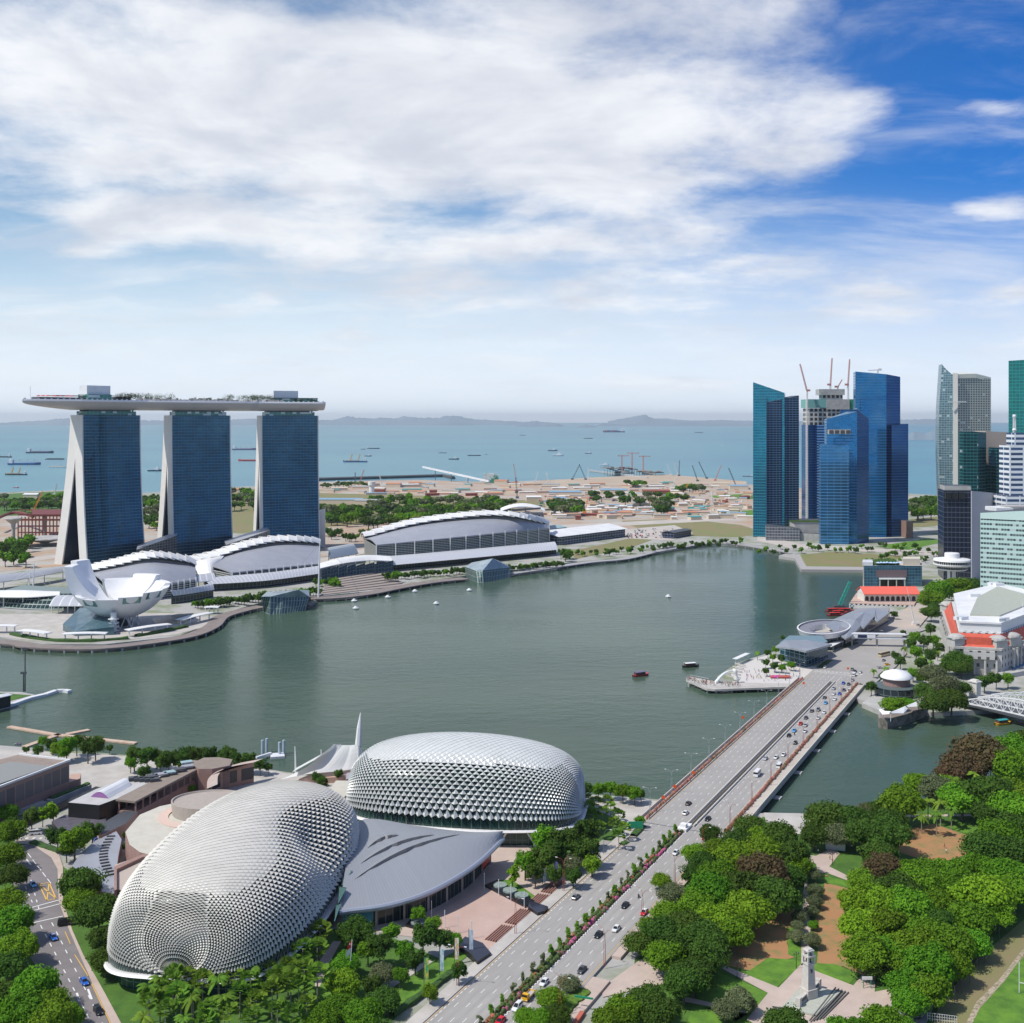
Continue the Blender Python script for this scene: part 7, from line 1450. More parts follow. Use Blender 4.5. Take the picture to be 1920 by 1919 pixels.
lots([(1098,1478,30,'s'),(1122,1480,28,'s'),(1145,1478,28,'s'),(1168,1484,30,'s'),(1190,1488,28,'s'),(1202,1490,20,'s'),(1200,1540,20,'s'),(1183,1482,22,'s')],'on the waterside right of the farther dome','waterside trees right of the farther dome',word='bushy')
# left street
lots([(17,1560,60,'g'),(12,1600,64,'g'),(24,1640,60,'d'),(14,1690,66,'g'),(26,1730,80,'g'),(36,1772,80,'g'),(12,1808,70,'d'),(66,1852,90,'g'),(88,1878,80,'g'),(40,1895,96,'g'),(132,1902,60,'g'),(95,1912,84,'g'),(10,1860,70,'d'),(15,1525,40,'g'),(10,1490,40,'d')],'left of the left street','street trees left of the left street')
lots([(154,1658,84,'d'),(184,1712,80,'d'),(198,1798,66,'d'),(194,1756,60,'d'),(150,1690,60,'g'),(108,1570,40,'s'),(140,1576,54,'s'),(173,1558,40,'s'),(125,1590,34,'s'),(60,1535,34,'s')],'between the left street and the nearer dome','street trees by the nearer dome')
wl_=[(50,1406,12),(72,1408,18),(80,1392,16),(98,1396,22),(110,1404,28),(125,1400,30),(144,1396,24),(165,1404,30),(179,1400,28),(205,1404,12),(252,1420,28),(275,1417,32),(294,1418,26),(317,1423,34),(337,1426,30),(352,1417,26),(371,1418,28),(392,1418,28),(410,1420,26),(429,1420,28),(449,1424,30),(465,1426,28),(488,1437,20),(504,1440,14),(300,1432,20),(245,1432,20),(120,1412,22)]
for x,y,w_ in wl_:plant(x,y-1,w_*1.2,'s','on the left waterfront','waterfront trees on the near left shore',word='green')
lots([(594,1458,22,'s'),(603,1470,24,'s'),(635,1452,18,'s'),(400,1446,24,'n'),(415,1437,20,'s'),(368,1452,16,'s'),(270,1448,26,'s'),(340,1475,14,'s'),(360,1478,14,'s'),(238,1565,16,'s'),(235,1590,14,'s'),(228,1545,14,'s'),(80,1528,22,'n'),(100,1522,26,'n'),(20,1545,26,'s')],'among the low roofs left of the domes','small trees among the low roofs',word='small')
# median saplings
for i in range(30):
 s_=-22+i*6.6;p=RD(s_,15.2);px,py=CX+F*p.x/p.y,HOR+F*(HC-5.5)/p.y
 if s_<172:plant(px,py,trnd.uniform(11,17)*330/p.y*1.1,'m','on the flower median','saplings on the road median',word='slim',dirn=('y','from the near end'),zs=1.15)
# business district and hotel quarter
lots([(1761,1108,56,'g'),(1793,1102,56,'g'),(1819,1098,46,'d'),(1742,1122,50,'g'),(1746,1148,36,'d'),(1676,1152,14,'s'),(1693,1186,12,'s'),(1755,1140,30,'d'),(1716,1195,22,'s'),(1708,1208,22,'s'),(1718,1222,26,'s'),(1732,1200,26,'s'),(1745,1180,22,'s'),(1679,1230,18,'s'),(1688,1240,20,'s'),(1794,1238,54,'d'),(1803,1252,40,'d'),(1750,1262,50,'o'),(1770,1288,58,'o'),(1736,1294,46,'d'),(1784,1310,62,'d'),(1750,1316,62,'d'),(1676,1320,46,'g'),(1700,1316,30,'g'),(1656,1268,20,'s'),(1634,1288,22,'s'),(1846,1276,30,'s'),(1868,1274,24,'s'),(1890,1272,24,'s'),(1727,1242,26,'s'),(1712,1262,22,'s'),(1800,1290,40,'d'),(1730,1270,30,'d'),(1775,1250,30,'d'),(1745,1230,26,'s'),(1760,1215,22,'s'),(1750,1200,22,'s')],'around the grand hotel','trees around the grand hotel')
for x,y in((1638,1256),(1662,1252),(1695,1215),(1730,1232),(1745,1240),(1758,1222),(1770,1236)):plant(x,y,15,'t','near the round pavilion','palms near the grand hotel',cat='palm',nm='palm_tree',word='small')
lots([(1455,1218,14,'s'),(1440,1224,14,'s'),(1436,1242,15,'s'),(1452,1248,17,'s'),(1465,1234,16,'s'),(1483,1246,16,'s'),(1437,1258,14,'s'),(1449,1232,14,'s'),(1467,1252,14,'s'),(1468,1196,10,'s'),(1500,1176,10,'s')],'on the fountain plaza','trees on the fountain plaza')
plant(1420,1224,12,'t','alone at the fountain plaza edge','palms on the fountain plaza',cat='palm',nm='palm_tree',word='single')
# far trees
GF='far trees beyond the bay'
def belt(x0,x1,y0,y1,n,w0,w1,kinds,where,group=GF):
 n=int(n*1.7)
 for i in range(n):
  t=(i+trnd.random())/n;x=x0+(x1-x0)*t;y=trnd.uniform(y0,y1);plant(x,y,trnd.uniform(w0,w1)*(y-HOR)/160,kinds[trnd.randrange(len(kinds))],where,group,word='far')
belt(0,128,932,950,20,20,28,'q','behind the leftmost tower');belt(0,60,1010,1045,9,14,20,'r','on the earth left of the towers');belt(262,308,930,955,7,20,28,'q','between the left and middle towers');belt(264,300,955,985,5,16,24,'q','between the left and middle towers')
belt(432,482,920,948,12,20,28,'q','between the middle and right towers');belt(602,935,950,964,32,24,32,'q','behind the halls');belt(605,860,966,978,18,20,28,'q','behind the halls');belt(690,965,932,944,22,20,26,'q','behind the halls');belt(860,945,945,958,8,26,34,'q','behind the halls')
belt(602,760,995,1008,12,9,12,'r','along the earth strip');belt(1035,1090,943,956,10,24,32,'q','on the building site');belt(1105,1290,925,940,9,22,28,'q','on the building site');belt(1175,1212,902,908,3,20,24,'q','on the building site');belt(1270,1320,912,918,7,20,26,'q','on the building site');belt(1230,1252,945,955,3,26,34,'q','on the building site')
belt(600,700,905,912,10,12,18,'q','by the breakwater');belt(1706,1765,935,965,12,22,30,'q','between the blue and pale green towers')
belt(368,600,1119,1122,0,8,8,'r','')
for i in range(44):t=i/43;plant(366+232*t,1132-25*t+trnd.uniform(-2,2),trnd.uniform(13,18),'r','along the promenade before the middle hall','promenade trees before the middle hall',word='small')
for i in range(9):plant(590+trnd.uniform(0,46),1090+trnd.uniform(-3,4),15,'r','before the wavy entrance roof','trees before the wavy entrance',word='small')
for i in range(54):t=i/53;plant(735+320*t,1079-23*t+trnd.uniform(-1.5,1.5),trnd.uniform(10,14),'r','along the promenade before the largest hall','promenade trees before the largest hall',word='small')
for x,y in((722,1080),(742,1080),(1052,1036),(1068,1036),(1060,1040)):plant(x,y,20,'r','at the ends of the largest hall','bigger trees at the ends of the largest hall',word='round')
for i in range(44):plant(1070+i*7.5+trnd.uniform(-4,4),1040-i*.6+trnd.uniform(-5,3),trnd.uniform(8,12),'r','on the far bay edge','small trees along the far bay edge',word='small')
for i in range(26):plant(1425+i*12.5+trnd.uniform(-4,4),1026+trnd.uniform(-5,10)-(4 if i>14 else 0),trnd.uniform(9,13),'r','at the foot of the blue towers','small trees at the foot of the blue towers',word='small')
for i in range(16):plant(1650+i*7+trnd.uniform(-3,3),1044+trnd.uniform(-9,8),trnd.uniform(9,12),'r','between blue towers and waterfront building','small trees behind the waterfront building',word='small')
# beyond the 290 largest the trees become one mass of small distant greenery
cand=sorted([t for t in TR if t[1].name.startswith('tree')],key=lambda t:-t[0]);gone=set();vs,fs,mi,ms_=[],[],[],[]
for w_,o in cand[290:]:
 gone.add(o.name)
 for c in[q for q in bpy.data.objects if False]or CH[o.name]:
  M_=Matrix.LocRotScale(o.location,o.rotation_euler,o.scale);k0=len(vs);m_=c.data.materials[0]
  if m_ not in ms_:ms_.append(m_)
  vs+=[(M_@v.co)[:]for v in c.data.vertices];fs+=[[k0+a for a in p.vertices]for p in c.data.polygons];mi+=[ms_.index(m_)]*len(c.data.polygons)
LAB[:]=[t for t in LAB if t[0].name not in gone]
for w_,o in cand[290:]:
 for c in CH[o.name]:bpy.data.objects.remove(c)
 bpy.data.objects.remove(o)
b=MB();b.v=vs;b.f=fs;b.uv=[None]*len(fs);b.mi=mi;b.build('small_distant_trees',ms_,label='many small distant green trees beyond the bay and along its promenades',cat='trees',kind='stuff',origin=(0,0,0))
# hedges and beds in the park
hedge('long clipped hedge along the pavement at the bottom centre',[(735,1905),(800,1862),(850,1824)],2.2,1.3);hedge('clipped hedge under the trees at the bottom of the road',[(1040,1915),(1075,1880),(1095,1862)],5,1.6,m=mat('bright_hedge',(.12,.22,.02),.95,c2=(.06,.12,.012),scale=.8,bump=.2))
hedge('dark hedge island by the road left of the bridge start',[(1187,1572),(1205,1552)],3,1.6);hedge('second dark hedge island by the road near the farther dome',[(1164,1588),(1176,1582)],2.5,1.4)
hedge('low hedge on the street island at the top of the left street',[(60,1580),(95,1592),(112,1598)],3,1);hedge('green hedge strip in the planter along the long mall',[(95,1500),(165,1472)],3,1.2,z=5)
hedge('green hedge wedge at the junction corner by the quay building',[(1536,1254),(1556,1240)],4,1.2);hedge('round hedge corner beside the footbridge',[(1580,1216),(1606,1208)],4,1.2)
# ========= vehicles
CARM={'white':(.75,.75,.74),'silver':(.45,.46,.48),'grey':(.20,.21,.22),'dark grey':(.07,.075,.08),'black':(.012,.013,.016),'blue':(.02,.13,.55),'light blue':(.10,.38,.72),'red':(.62,.015,.02),'yellow':(.8,.42,.01),'beige':(.55,.47,.30)}
for k_,c in CARM.items():mat('paint_'+k_,c,.28,.1,spec=.6)
cglass=mat('car_glass',(.015,.018,.022),.06,.2);lampm=mat('lamp_glass',(.8,.8,.78),.15);tailm=mat('tail_lamp',(.5,.01,.01),.3)
def wheel_mesh():
 b=MB();b.tube([(0,-.11,0),(0,.11,0)],.32,12);return b
def loft(b,secs,mi=0):
 rows=[[(x,y,z)for y,z in pr]for x,pr in secs];b.grid(rows,mi);b.add(rows[0],[tuple(range(len(rows[0])))[::-1]],None,mi);b.add(rows[-1],[tuple(range(len(rows[-1])))],None,mi)
def make_car(colour,typ='saloon',roofc=None):
 root=thing('car','','car');b=MB();pm=MAT['paint_'+colour]
 if typ in('saloon','taxi','hatch','suv'):
  Lc={'saloon':4.6,'taxi':4.6,'hatch':4.0,'suv':4.6}[typ];hb=.92 if typ!='suv' else 1.08;ht=1.42 if typ!='suv' else 1.75;wd=.88
  def sec(w,z0,z1):return[(-w,z0),(-w*1.02,(z0+z1)/2),(-w*.92,z1),(w*.92,z1),(w*1.02,(z0+z1)/2),(w,z0)]
  h=Lc/2;loft(b,[(-h,sec(wd*.82,.35,hb*.78)),(-h+.12,sec(wd*.94,.25,hb*.92)),(-h+.9,sec(wd,.22,hb)),(h-1.3,sec(wd,.22,hb*.96)),(h-.25,sec(wd*.93,.25,hb*.78)),(h,sec(wd*.8,.33,hb*.62))]);b.build('body',pm,parent=root)
  b=MB();x0,x1,x2,x3=(-h+.45,-h+1.15,h-2.0,h-1.15)if typ in('saloon','taxi')else(-h+.1,-h+.55,h-2.0,h-1.1);w0,w1=wd*.86,wd*.68
  lo_=[(x0,-w0,hb-.02),(x3,-w0,hb-.05),(x3,w0,hb-.05),(x0,w0,hb-.02)];hi_=[(x1,-w1,ht-.03),(x2,-w1,ht-.03),(x2,w1,ht-.03),(x1,w1,ht-.03)]
  for i in range(4):j=(i+1)%4;b.quad(lo_[i],lo_[j],hi_[j],hi_[i])
  b.build('windows',cglass,parent=root);b=MB();b.grid([[(x1-.05,-w1-.02,ht-.03),(x2+.05,-w1-.02,ht-.03)],[(x1,0,ht+.03),(x2,0,ht+.03)],[(x1-.05,w1+.02,ht-.03),(x2+.05,w1+.02,ht-.03)]],thick=.03)
  for sx,a,c in((-1,x0,x1),(1,x3,x2)):
   for s in(-1,1):b.tube([(a,s*w0,hb-.03),(c,s*w1,ht-.02)],.05,4)
  b.build('roof',MAT['paint_'+(roofc or colour)],parent=root)
  if typ=='taxi':b=MB();b.box((.1,0,ht+.12),(.25,.8,.2));b.build('roof_sign',lampm,parent=root)
  wx=(h-.85,-h+.85)
 elif typ in('van','bus','minibus'):
  Lc,ht,wd={'van':(5,2.1,.95),'minibus':(6.8,2.6,1.05),'bus':(11.5,3.2,1.25)}[typ];h=Lc/2
  b.box((0,0,.3+.5*ht*.45),(Lc,wd*2,ht*.45));b.box((-.1,0,ht*.94),(Lc-.3,wd*1.94,ht*.12));b.build('body',pm,parent=root);b=MB();b.box((0,0,.3+ht*.57),(Lc-.12,wd*1.96,ht*.33));b.build('windows',cglass,parent=root)
  b=MB();b.box((0,0,ht*1.02),(Lc*.9,wd*1.7,.08));b.build('roof',MAT['paint_'+(roofc or colour)],parent=root);wx=(h-1.1,-h+1.2)
 elif typ=='truck':
  h=2.8;b.box((1.9,0,1.15),(1.6,1.8,1.5));b.box((1.75,0,1.95),(1.1,1.7,.35));b.build('cab',pm,parent=root);b=MB();b.box((2.2,0,1.7),(1.05,1.72,.45));b.build('windows',cglass,parent=root)
  b=MB();b.box((-.9,0,.8),(3.8,1.9,.16));b.build('load_bed',MAT['paint_silver'],parent=root);b=MB();b.box((-.9,.93,1.05),(3.8,.06,.4));b.box((-.9,-.93,1.05),(3.8,.06,.4));b.box((-2.8,0,1.05),(.06,1.9,.4));b.build('side_boards',MAT['paint_'+colour],parent=root);wd=.9;wx=(1.9,-1.7)
 for x in wx:
  for s in(-1,1):b=MB();b.tube([(x,s*(wd-.04)-.1,.33),(x,s*(wd-.04)+.1,.33)],.33,12);b.build('wheel',rubber,parent=root)
 for s in(-1,1):
  b=MB();b.box((h-.03 if typ!='truck' else 2.72,s*wd*.66,.62),(.12,.34,.16));b.build('headlight',lampm,parent=root);b=MB();b.box((-h+.02,s*wd*.7,.72),(.1,.3,.16));b.build('tail_light',tailm,parent=root)
 PROTOS.append(root);return reg(root)
CARS={}
def car(x,y,colour,typ='saloon',where='',head=-1,z=ZR+.04,rz=None,group=None,phr='from the far end',roofc=None):
 k_=(colour,typ,roofc)
 if k_ not in CARS:CARS[k_]=make_car(colour,typ,roofc)
 p=W(x,y,z+.6);p.z=z;a=RZ+(math.pi if head<0 else 0)if rz is None else rz
 word={'saloon':'car','hatch':'hatchback','taxi':'taxi','suv':'off road car','van':'van','bus':'bus','minibus':'minibus','truck':'flatbed truck'}[typ]
 o=dup(CARS[k_],p,a,1,group=group);o.name=word.replace(' ','_')if typ!='suv' else 'car';o['category']=word if typ!='suv' else 'car'
 col_=colour+(' and '+roofc if roofc else '');later(o,'%s %s %s'%(col_,word,where),y,phr);return o
OB='on the oncoming bridge carriageway';GB='traffic on the bridge'
for x,y,c,t in((1597.6,1255,'grey','saloon'),(1603,1259,'dark grey','saloon'),(1613,1260,'white','hatch'),(1601,1266,'white','van'),(1598,1275,'silver','saloon'),(1581,1281,'blue','saloon'),(1591,1283,'dark grey','saloon'),(1563,1291,'silver','saloon'),(1582,1294,'dark grey','hatch'),(1592,1296,'white','suv'),(1563,1301,'white','taxi'),(1574,1301,'blue','hatch'),(1546,1308,'dark grey','saloon'),(1565,1311,'white','saloon'),(1548,1318,'light blue','saloon'),(1534,1331,'grey','suv'),(1522,1333,'dark grey','saloon'),(1545,1336,'white','hatch'),(1534,1346,'white','saloon'),(1511,1346,'dark grey','saloon'),(1501,1357,'red','saloon'),(1510,1360,'silver','saloon'),(1489,1370,'light blue','saloon'),(1509,1371,'white','saloon'),(1479,1379,'black','saloon'),(1491,1393,'black','hatch'),(1469,1415,'white','saloon'),(1455,1420,'white','taxi'),(1435,1422,'silver','saloon'),(1461,1437,'white','van'),(1420,1452,'white','minibus'),(1327,1535,'black','saloon'),(1328,1551,'grey','saloon')):car(x,y,c,t,OB,-1,group=GB)
car(1322,1570,'red','taxi','just past the bridge start',-1,roofc='white')
AB='on the bridge carriageway heading away'
for x,y,c,t in((1547,1251,'white','saloon'),(1290.6,1506,'black','saloon'),(1285.6,1524,'white','saloon')):car(x,y,c,t,AB,1,group=GB)
NR='on the oncoming road before the bridge'
for x,y,c,t,rc in((1266.6,1599,'white','hatch',None),(1172,1697,'black','saloon',None),(1208,1710,'red','taxi','white'),(1155.4,1741,'white','saloon',None),(1122,1752,'black','saloon',None),(1091,1818,'dark grey','saloon',None),(1020,1842,'white','hatch',None),(991,1868,'yellow','truck',None),(970,1888,'white','suv',None),(938,1914,'red','saloon',None)):car(x,y,c,t,NR,-1,group='traffic on the road before the bridge',roofc=rc)
car(1079.8,1681,'grey','saloon','alone on the outbound road by the pink plaza',1)
LS='on the left street';la=math.atan2(*(lambda v:(v.y,v.x))(W(212,1919)-W(100,1757)))
for x,y,c,t in((62,1658,'light blue','taxi'),(100,1757,'blue','taxi'),(158,1840,'blue','saloon'),(184,1895,'black','suv')):car(x,y,c,t,LS,rz=la,z=2.78,group='cars on the left street')
car(123,1731,'black','van','turning off the left street',rz=la-1.9,z=2.86);car(67,1562,'white','van','at the top of the left street',rz=.3,z=2.76);car(183,1574,'blue','hatch','beside the curved grey roof',rz=.9,z=2.76)
car(1658,1229,'beige','bus','crossing the junction beyond the bridge',rz=R(40));car(1657,1238,'grey','saloon','behind the beige bus',rz=R(60));car(1721,1172,'silver','saloon','on the street before the hotel',rz=R(50));car(1664,1246,'yellow','hatch','by the round pavilion drive',rz=R(20));car(1712,1905,'dark grey','saloon','under the trees on the park service road',rz=R(10),z=2.8);car(1650,1252,'silver','hatch','by the round pavilion drive',rz=R(20))
prk=random.Random(3)
for i in range(70):
 x,y=prk.uniform(1175,1262),prk.uniform(992,1010);r_=round((y-992)/3.2)*3.2+992
 car(x,r_,prk.choice(['white','silver','grey','dark grey','red','white','silver']),prk.choice(['saloon','hatch','van']),'in the far car park',rz=R(80),z=2.75,group='cars in the far car park',phr='from the back')
# ---- people (one continuous body each)
def make_person(shirt,legs,arm=.25,step=.12):
 vs=[(0,0,.95),(0,0,1.15),(0,0,1.38),(0,0,1.50),(0,0,1.60),(0,0,1.74),(-.02,.19,1.36),(.04,.26+arm*.1,1.10),(.14,.24+arm*.1,.86),(-.02,-.19,1.36),(0,-.27,1.10),(.10,-.26,.86),(step,.10,.90),(step*1.2,.11,.50),(step*.6,.11,.06),(step*.6+.16,.12,.03),(-step,-.10,.90),(-step*.8,-.11,.50),(-step*1.6,-.11,.06),(-step*1.6+.16,-.12,.03)]
 es=[(0,1),(1,2),(2,3),(3,4),(4,5),(2,6),(6,7),(7,8),(2,9),(9,10),(10,11),(0,12),(12,13),(13,14),(14,15),(0,16),(16,17),(17,18),(18,19)]
 rr=[.15,.14,.15,.06,.105,.09,.065,.05,.04,.065,.05,.04,.095,.07,.05,.04,.095,.07,.05,.04]
 me=bpy.data.meshes.new('person');me.from_pydata(vs,es,[]);o=bpy.data.objects.new('person',me);col.objects.link(o);sk=o.modifiers.new('s','SKIN');o.modifiers.new('u','SUBSURF').levels=1
 for i,d in enumerate(me.skin_vertices[0].data):d.radius=(rr[i]*(.75 if i<3 else 1),rr[i]*(1.2 if i<3 else 1));d.use_root=i==0
 dg_=bpy.context.evaluated_depsgraph_get();m2_=bpy.data.meshes.new_from_object(o.evaluated_get(dg_));bpy.data.objects.remove(o)
 for m_ in(skin,shirt,legs,mat('hair',(.02,.015,.012),.8)):m2_.materials.append(m_)
 for p in m2_.polygons:
  c=p.center;p.material_index=3 if c.z>1.66 or(c.z>1.56 and c.x<-.03)else(2 if c.z<.96 and abs(c.y)<.2 else(1 if .96<=c.z<1.47 else 0))
 return m2_
cl_={'white':(.7,.7,.68),'red':(.5,.03,.03),'blue':(.04,.1,.35),'dark':(.03,.03,.035),'yellow':(.6,.42,.05),'pink':(.6,.25,.25)}
PM={k_:make_person(mat('cloth_'+k_,c,.8),mat('trousers',(.05,.06,.09),.8))for k_,c in cl_.items()}
pr_=random.Random(9)
def person(x,y,z=3.0,where='',group=None,off=None,rz=None):
 k_=pr_.choice(list(PM));o=bpy.data.objects.new('person',PM[k_]);col.objects.link(o);o.location=W(x,y,z);o.rotation_euler=(0,0,pr_.uniform(0,6.28)if rz is None else rz);o['category']='person'
 if group:o['group']=group
 later(o,'person in %s top %s'%(k_,where),x,'from the left');return o
for i in range(95):
 t=pr_.random();
 if t<.62:u,v=pr_.random(),pr_.random();x=1289+u*38;y=1271+u*7+v*(5+9*u)*.8+1
 else:u=pr_.random();x=1330+u*60;y=1280+u*4+pr_.random()*6
 person(x,y,3.02,'on the viewing deck','people crowding the viewing deck')
for i in range(70):person(pr_.uniform(1392,1500),pr_.uniform(1256,1279),2.7,'on the fountain plaza','people on the fountain plaza')
for i in range(8):person(28+i*1.6,1399+pr_.uniform(-1,1),2.7,'on the left waterfront','people on the left waterfront')
for x,y in((1556,1612),(1534,1600),(1714,1575),(1771,1590),(1774,1600),(1561,1618)):person(x,y,2.75,'walking in the park','people in the park')
# motorcycles with riders
def moto(x,y,lab):
 p=W(x,y,ZR+.5);p.z=ZR+.04;root=thing('motorcycle',lab,'motorcycle',tuple(p),RZ+math.pi)
 ca,sa=math.cos(RZ+math.pi),math.sin(RZ+math.pi);Wp=lambda a,b_,c:(p.x+a*ca-b_*sa,p.y+a*sa+b_*ca,p.z+c)
 for a in(-.65,.65):b=MB();b.tube([Wp(a,-.06,.3),Wp(a,.06,.3)],.3,10);b.build('wheel',rubber,parent=root)
 b=MB();b.tube([Wp(-.65,0,.35),Wp(-.2,0,.7),Wp(.3,0,.75),Wp(.6,0,.4)],[.1,.2,.18,.07],7);b.tube([Wp(.45,-.35,1.0),Wp(.45,.35,1.0)],.03,4);b.build('body',MAT['paint_black'],parent=root)
 o=bpy.data.objects.new('person',PM['dark']);col.objects.link(o);o.location=(p.x,p.y,p.z+.1);o.rotation_euler=(0,.15,RZ+math.pi);o.scale=(1,1,.85);tag(o,'person in dark clothes riding the '+lab,'person')
moto(1490,1377,'dark motorcycle on the bridge');moto(1197.6,1681,'dark motorcycle before the bridge')
# ---- street lamps
def make_lamp(h,arms,cm_):
 root=thing('street_lamp','','street lamp');b=MB();b.tube([(0,0,0),(0,0,h*.55),(.15,0,h*.8),(.9,0,h*.96),(2.6,0,h)],[.11,.08,.06,.05,.04],6);b.build('pole',cm_,parent=root)
 if arms>1:b=MB();b.tube([(.4,.3,0),(.4,.3,h*.6),(.2,.3,h*.8),(-.8,.3,h*.93),(-2.4,.3,h*.95)],[.1,.07,.06,.05,.04],6);b.build('second_pole',cm_,parent=root)
 for a in((2.9,h),)if arms<2 else((2.9,h),(-2.7,h*.95)):b=MB();b.box((a[0],.0 if a[0]>0 else .3,a[1]),(.8,.3,.14));b.build('lamp_head',wmetal,parent=root)
 PROTOS.append(root);return reg(root)
lp1=make_lamp(11,2,mat('lamp_grey',(.36,.4,.42),.5));lp2=make_lamp(12,2,mat('lamp_red',(.32,.07,.05),.5));lp3=make_lamp(10,1,mat('lamp_green',(.2,.26,.22),.5))
for i in range(11):
 o=dup(lp1,RD(SB0+8+i*28,-2.6,ZR),RZ-math.pi/2,1,group='lamps on the bayward bridge edge');o['category']='street lamp';later(o,'twin headed lamp on the bayward bridge edge',-i,'from the far end')
for i in range(9):
 o=dup(lp2,RD(SB0+2+i*33,34.4,ZR),RZ+math.pi/2,1,group='lamps on the parkward bridge edge');later(o,'red brown lamp on the parkward bridge edge',-i,'from the far end')
for i in range(5):
 o=dup(lp2,RD(20+i*33,32.3,ZR),RZ+math.pi/2,1,group='lamps on the park side of the road');later(o,'red brown lamp on the park side of the road',-i,'from the far end')
for i in range(4):
 o=dup(lp2 if i<3 else lp3,RD(22+i*38,-2.2,ZR),RZ-math.pi/2,1,group='lamps on the plaza side of the road');later(o,'lamp on the plaza side of the road',-i,'from the far end')
b=MB()
pl_=thing('park_lamp','','park lamp');b=MB();b.tube([(0,0,0),(0,0,4.4)],[.12,.07],6);b.tube([(-.8,0,4.2),(.8,0,4.2)],.05,4);b.build('post',black,parent=pl_)
for s in(-.8,0,.8):b=MB();b.lathe((s,0,4.2+(.3 if s==0 else 0)),[(.1,0),(.22,.25),(.16,.5),(0,.6)],7);b.build('lantern',dgrey,parent=pl_)
PROTOS.append(pl_);reg(pl_)
for x,y in((1382,1834),(1493,1816),(1619,1848),(1653,1848),(1561,1622),(1850,1650),(1600,1654)):o=dup(pl_,W(x,y,2.75),.4,1,group='black park lamps');later(o,'black three headed park lamp',x,'from the left')
for x,y in((1244,1507),(1265,1486),(1393,1355),(1300,1460),(1538,1224),(1590,1262),(1507,1290)):
 p=W(x,y-2,ZR);root=thing('road_sign','','sign',tuple(p),group='orange roadside signs');b=MB();b.tube([p,p+Vector((0,0,1.6))],.06,4);b.build('post',wmetal,parent=root);b=MB();s_=1.0;c=p+Vector((0,-.05,2.2));b.add([c+Vector((s_,0,0)),c+Vector((0,0,s_)),c+Vector((-s_,0,0)),c+Vector((0,0,-s_))],[(0,1,2,3)]);b.add([c+Vector((s_,.05,0)),c+Vector((0,.05,s_)),c+Vector((-s_,.05,0)),c+Vector((0,.05,-s_))],[(3,2,1,0)]);b.build('board',mat('sign_orange',(.85,.12,.02),.5),parent=root);later(root,'orange diamond roadside sign',x,'from the left')
b=MB();p=W(1192,1556,4);b.box(p+Vector((0,0,2)),(6,.2,2.6));b.tube([p+Vector((2.5,.2,-1)),p+Vector((2.5,.2,3))],.12,4);b.build('direction_sign',greenm,label='green direction sign by the road right of the farther dome',cat='sign')
b=MB();p=W(1108,1893,3);b.box(p+Vector((-2,0,3.4)),(5.4,.3,.5),-.3);b.build('barrier_beam',greenm,label='green height barrier beam over the ramp at the bottom',cat='barrier')
b=MB();a,c=W(1092,1900,3),W(1075,1925,3);b.tube([a,c],.9,4);b.build('ramp_wall',mat('brick_red',(.45,.12,.08),.8),label='brick red ramp wall under the trees at the bottom',cat='wall')
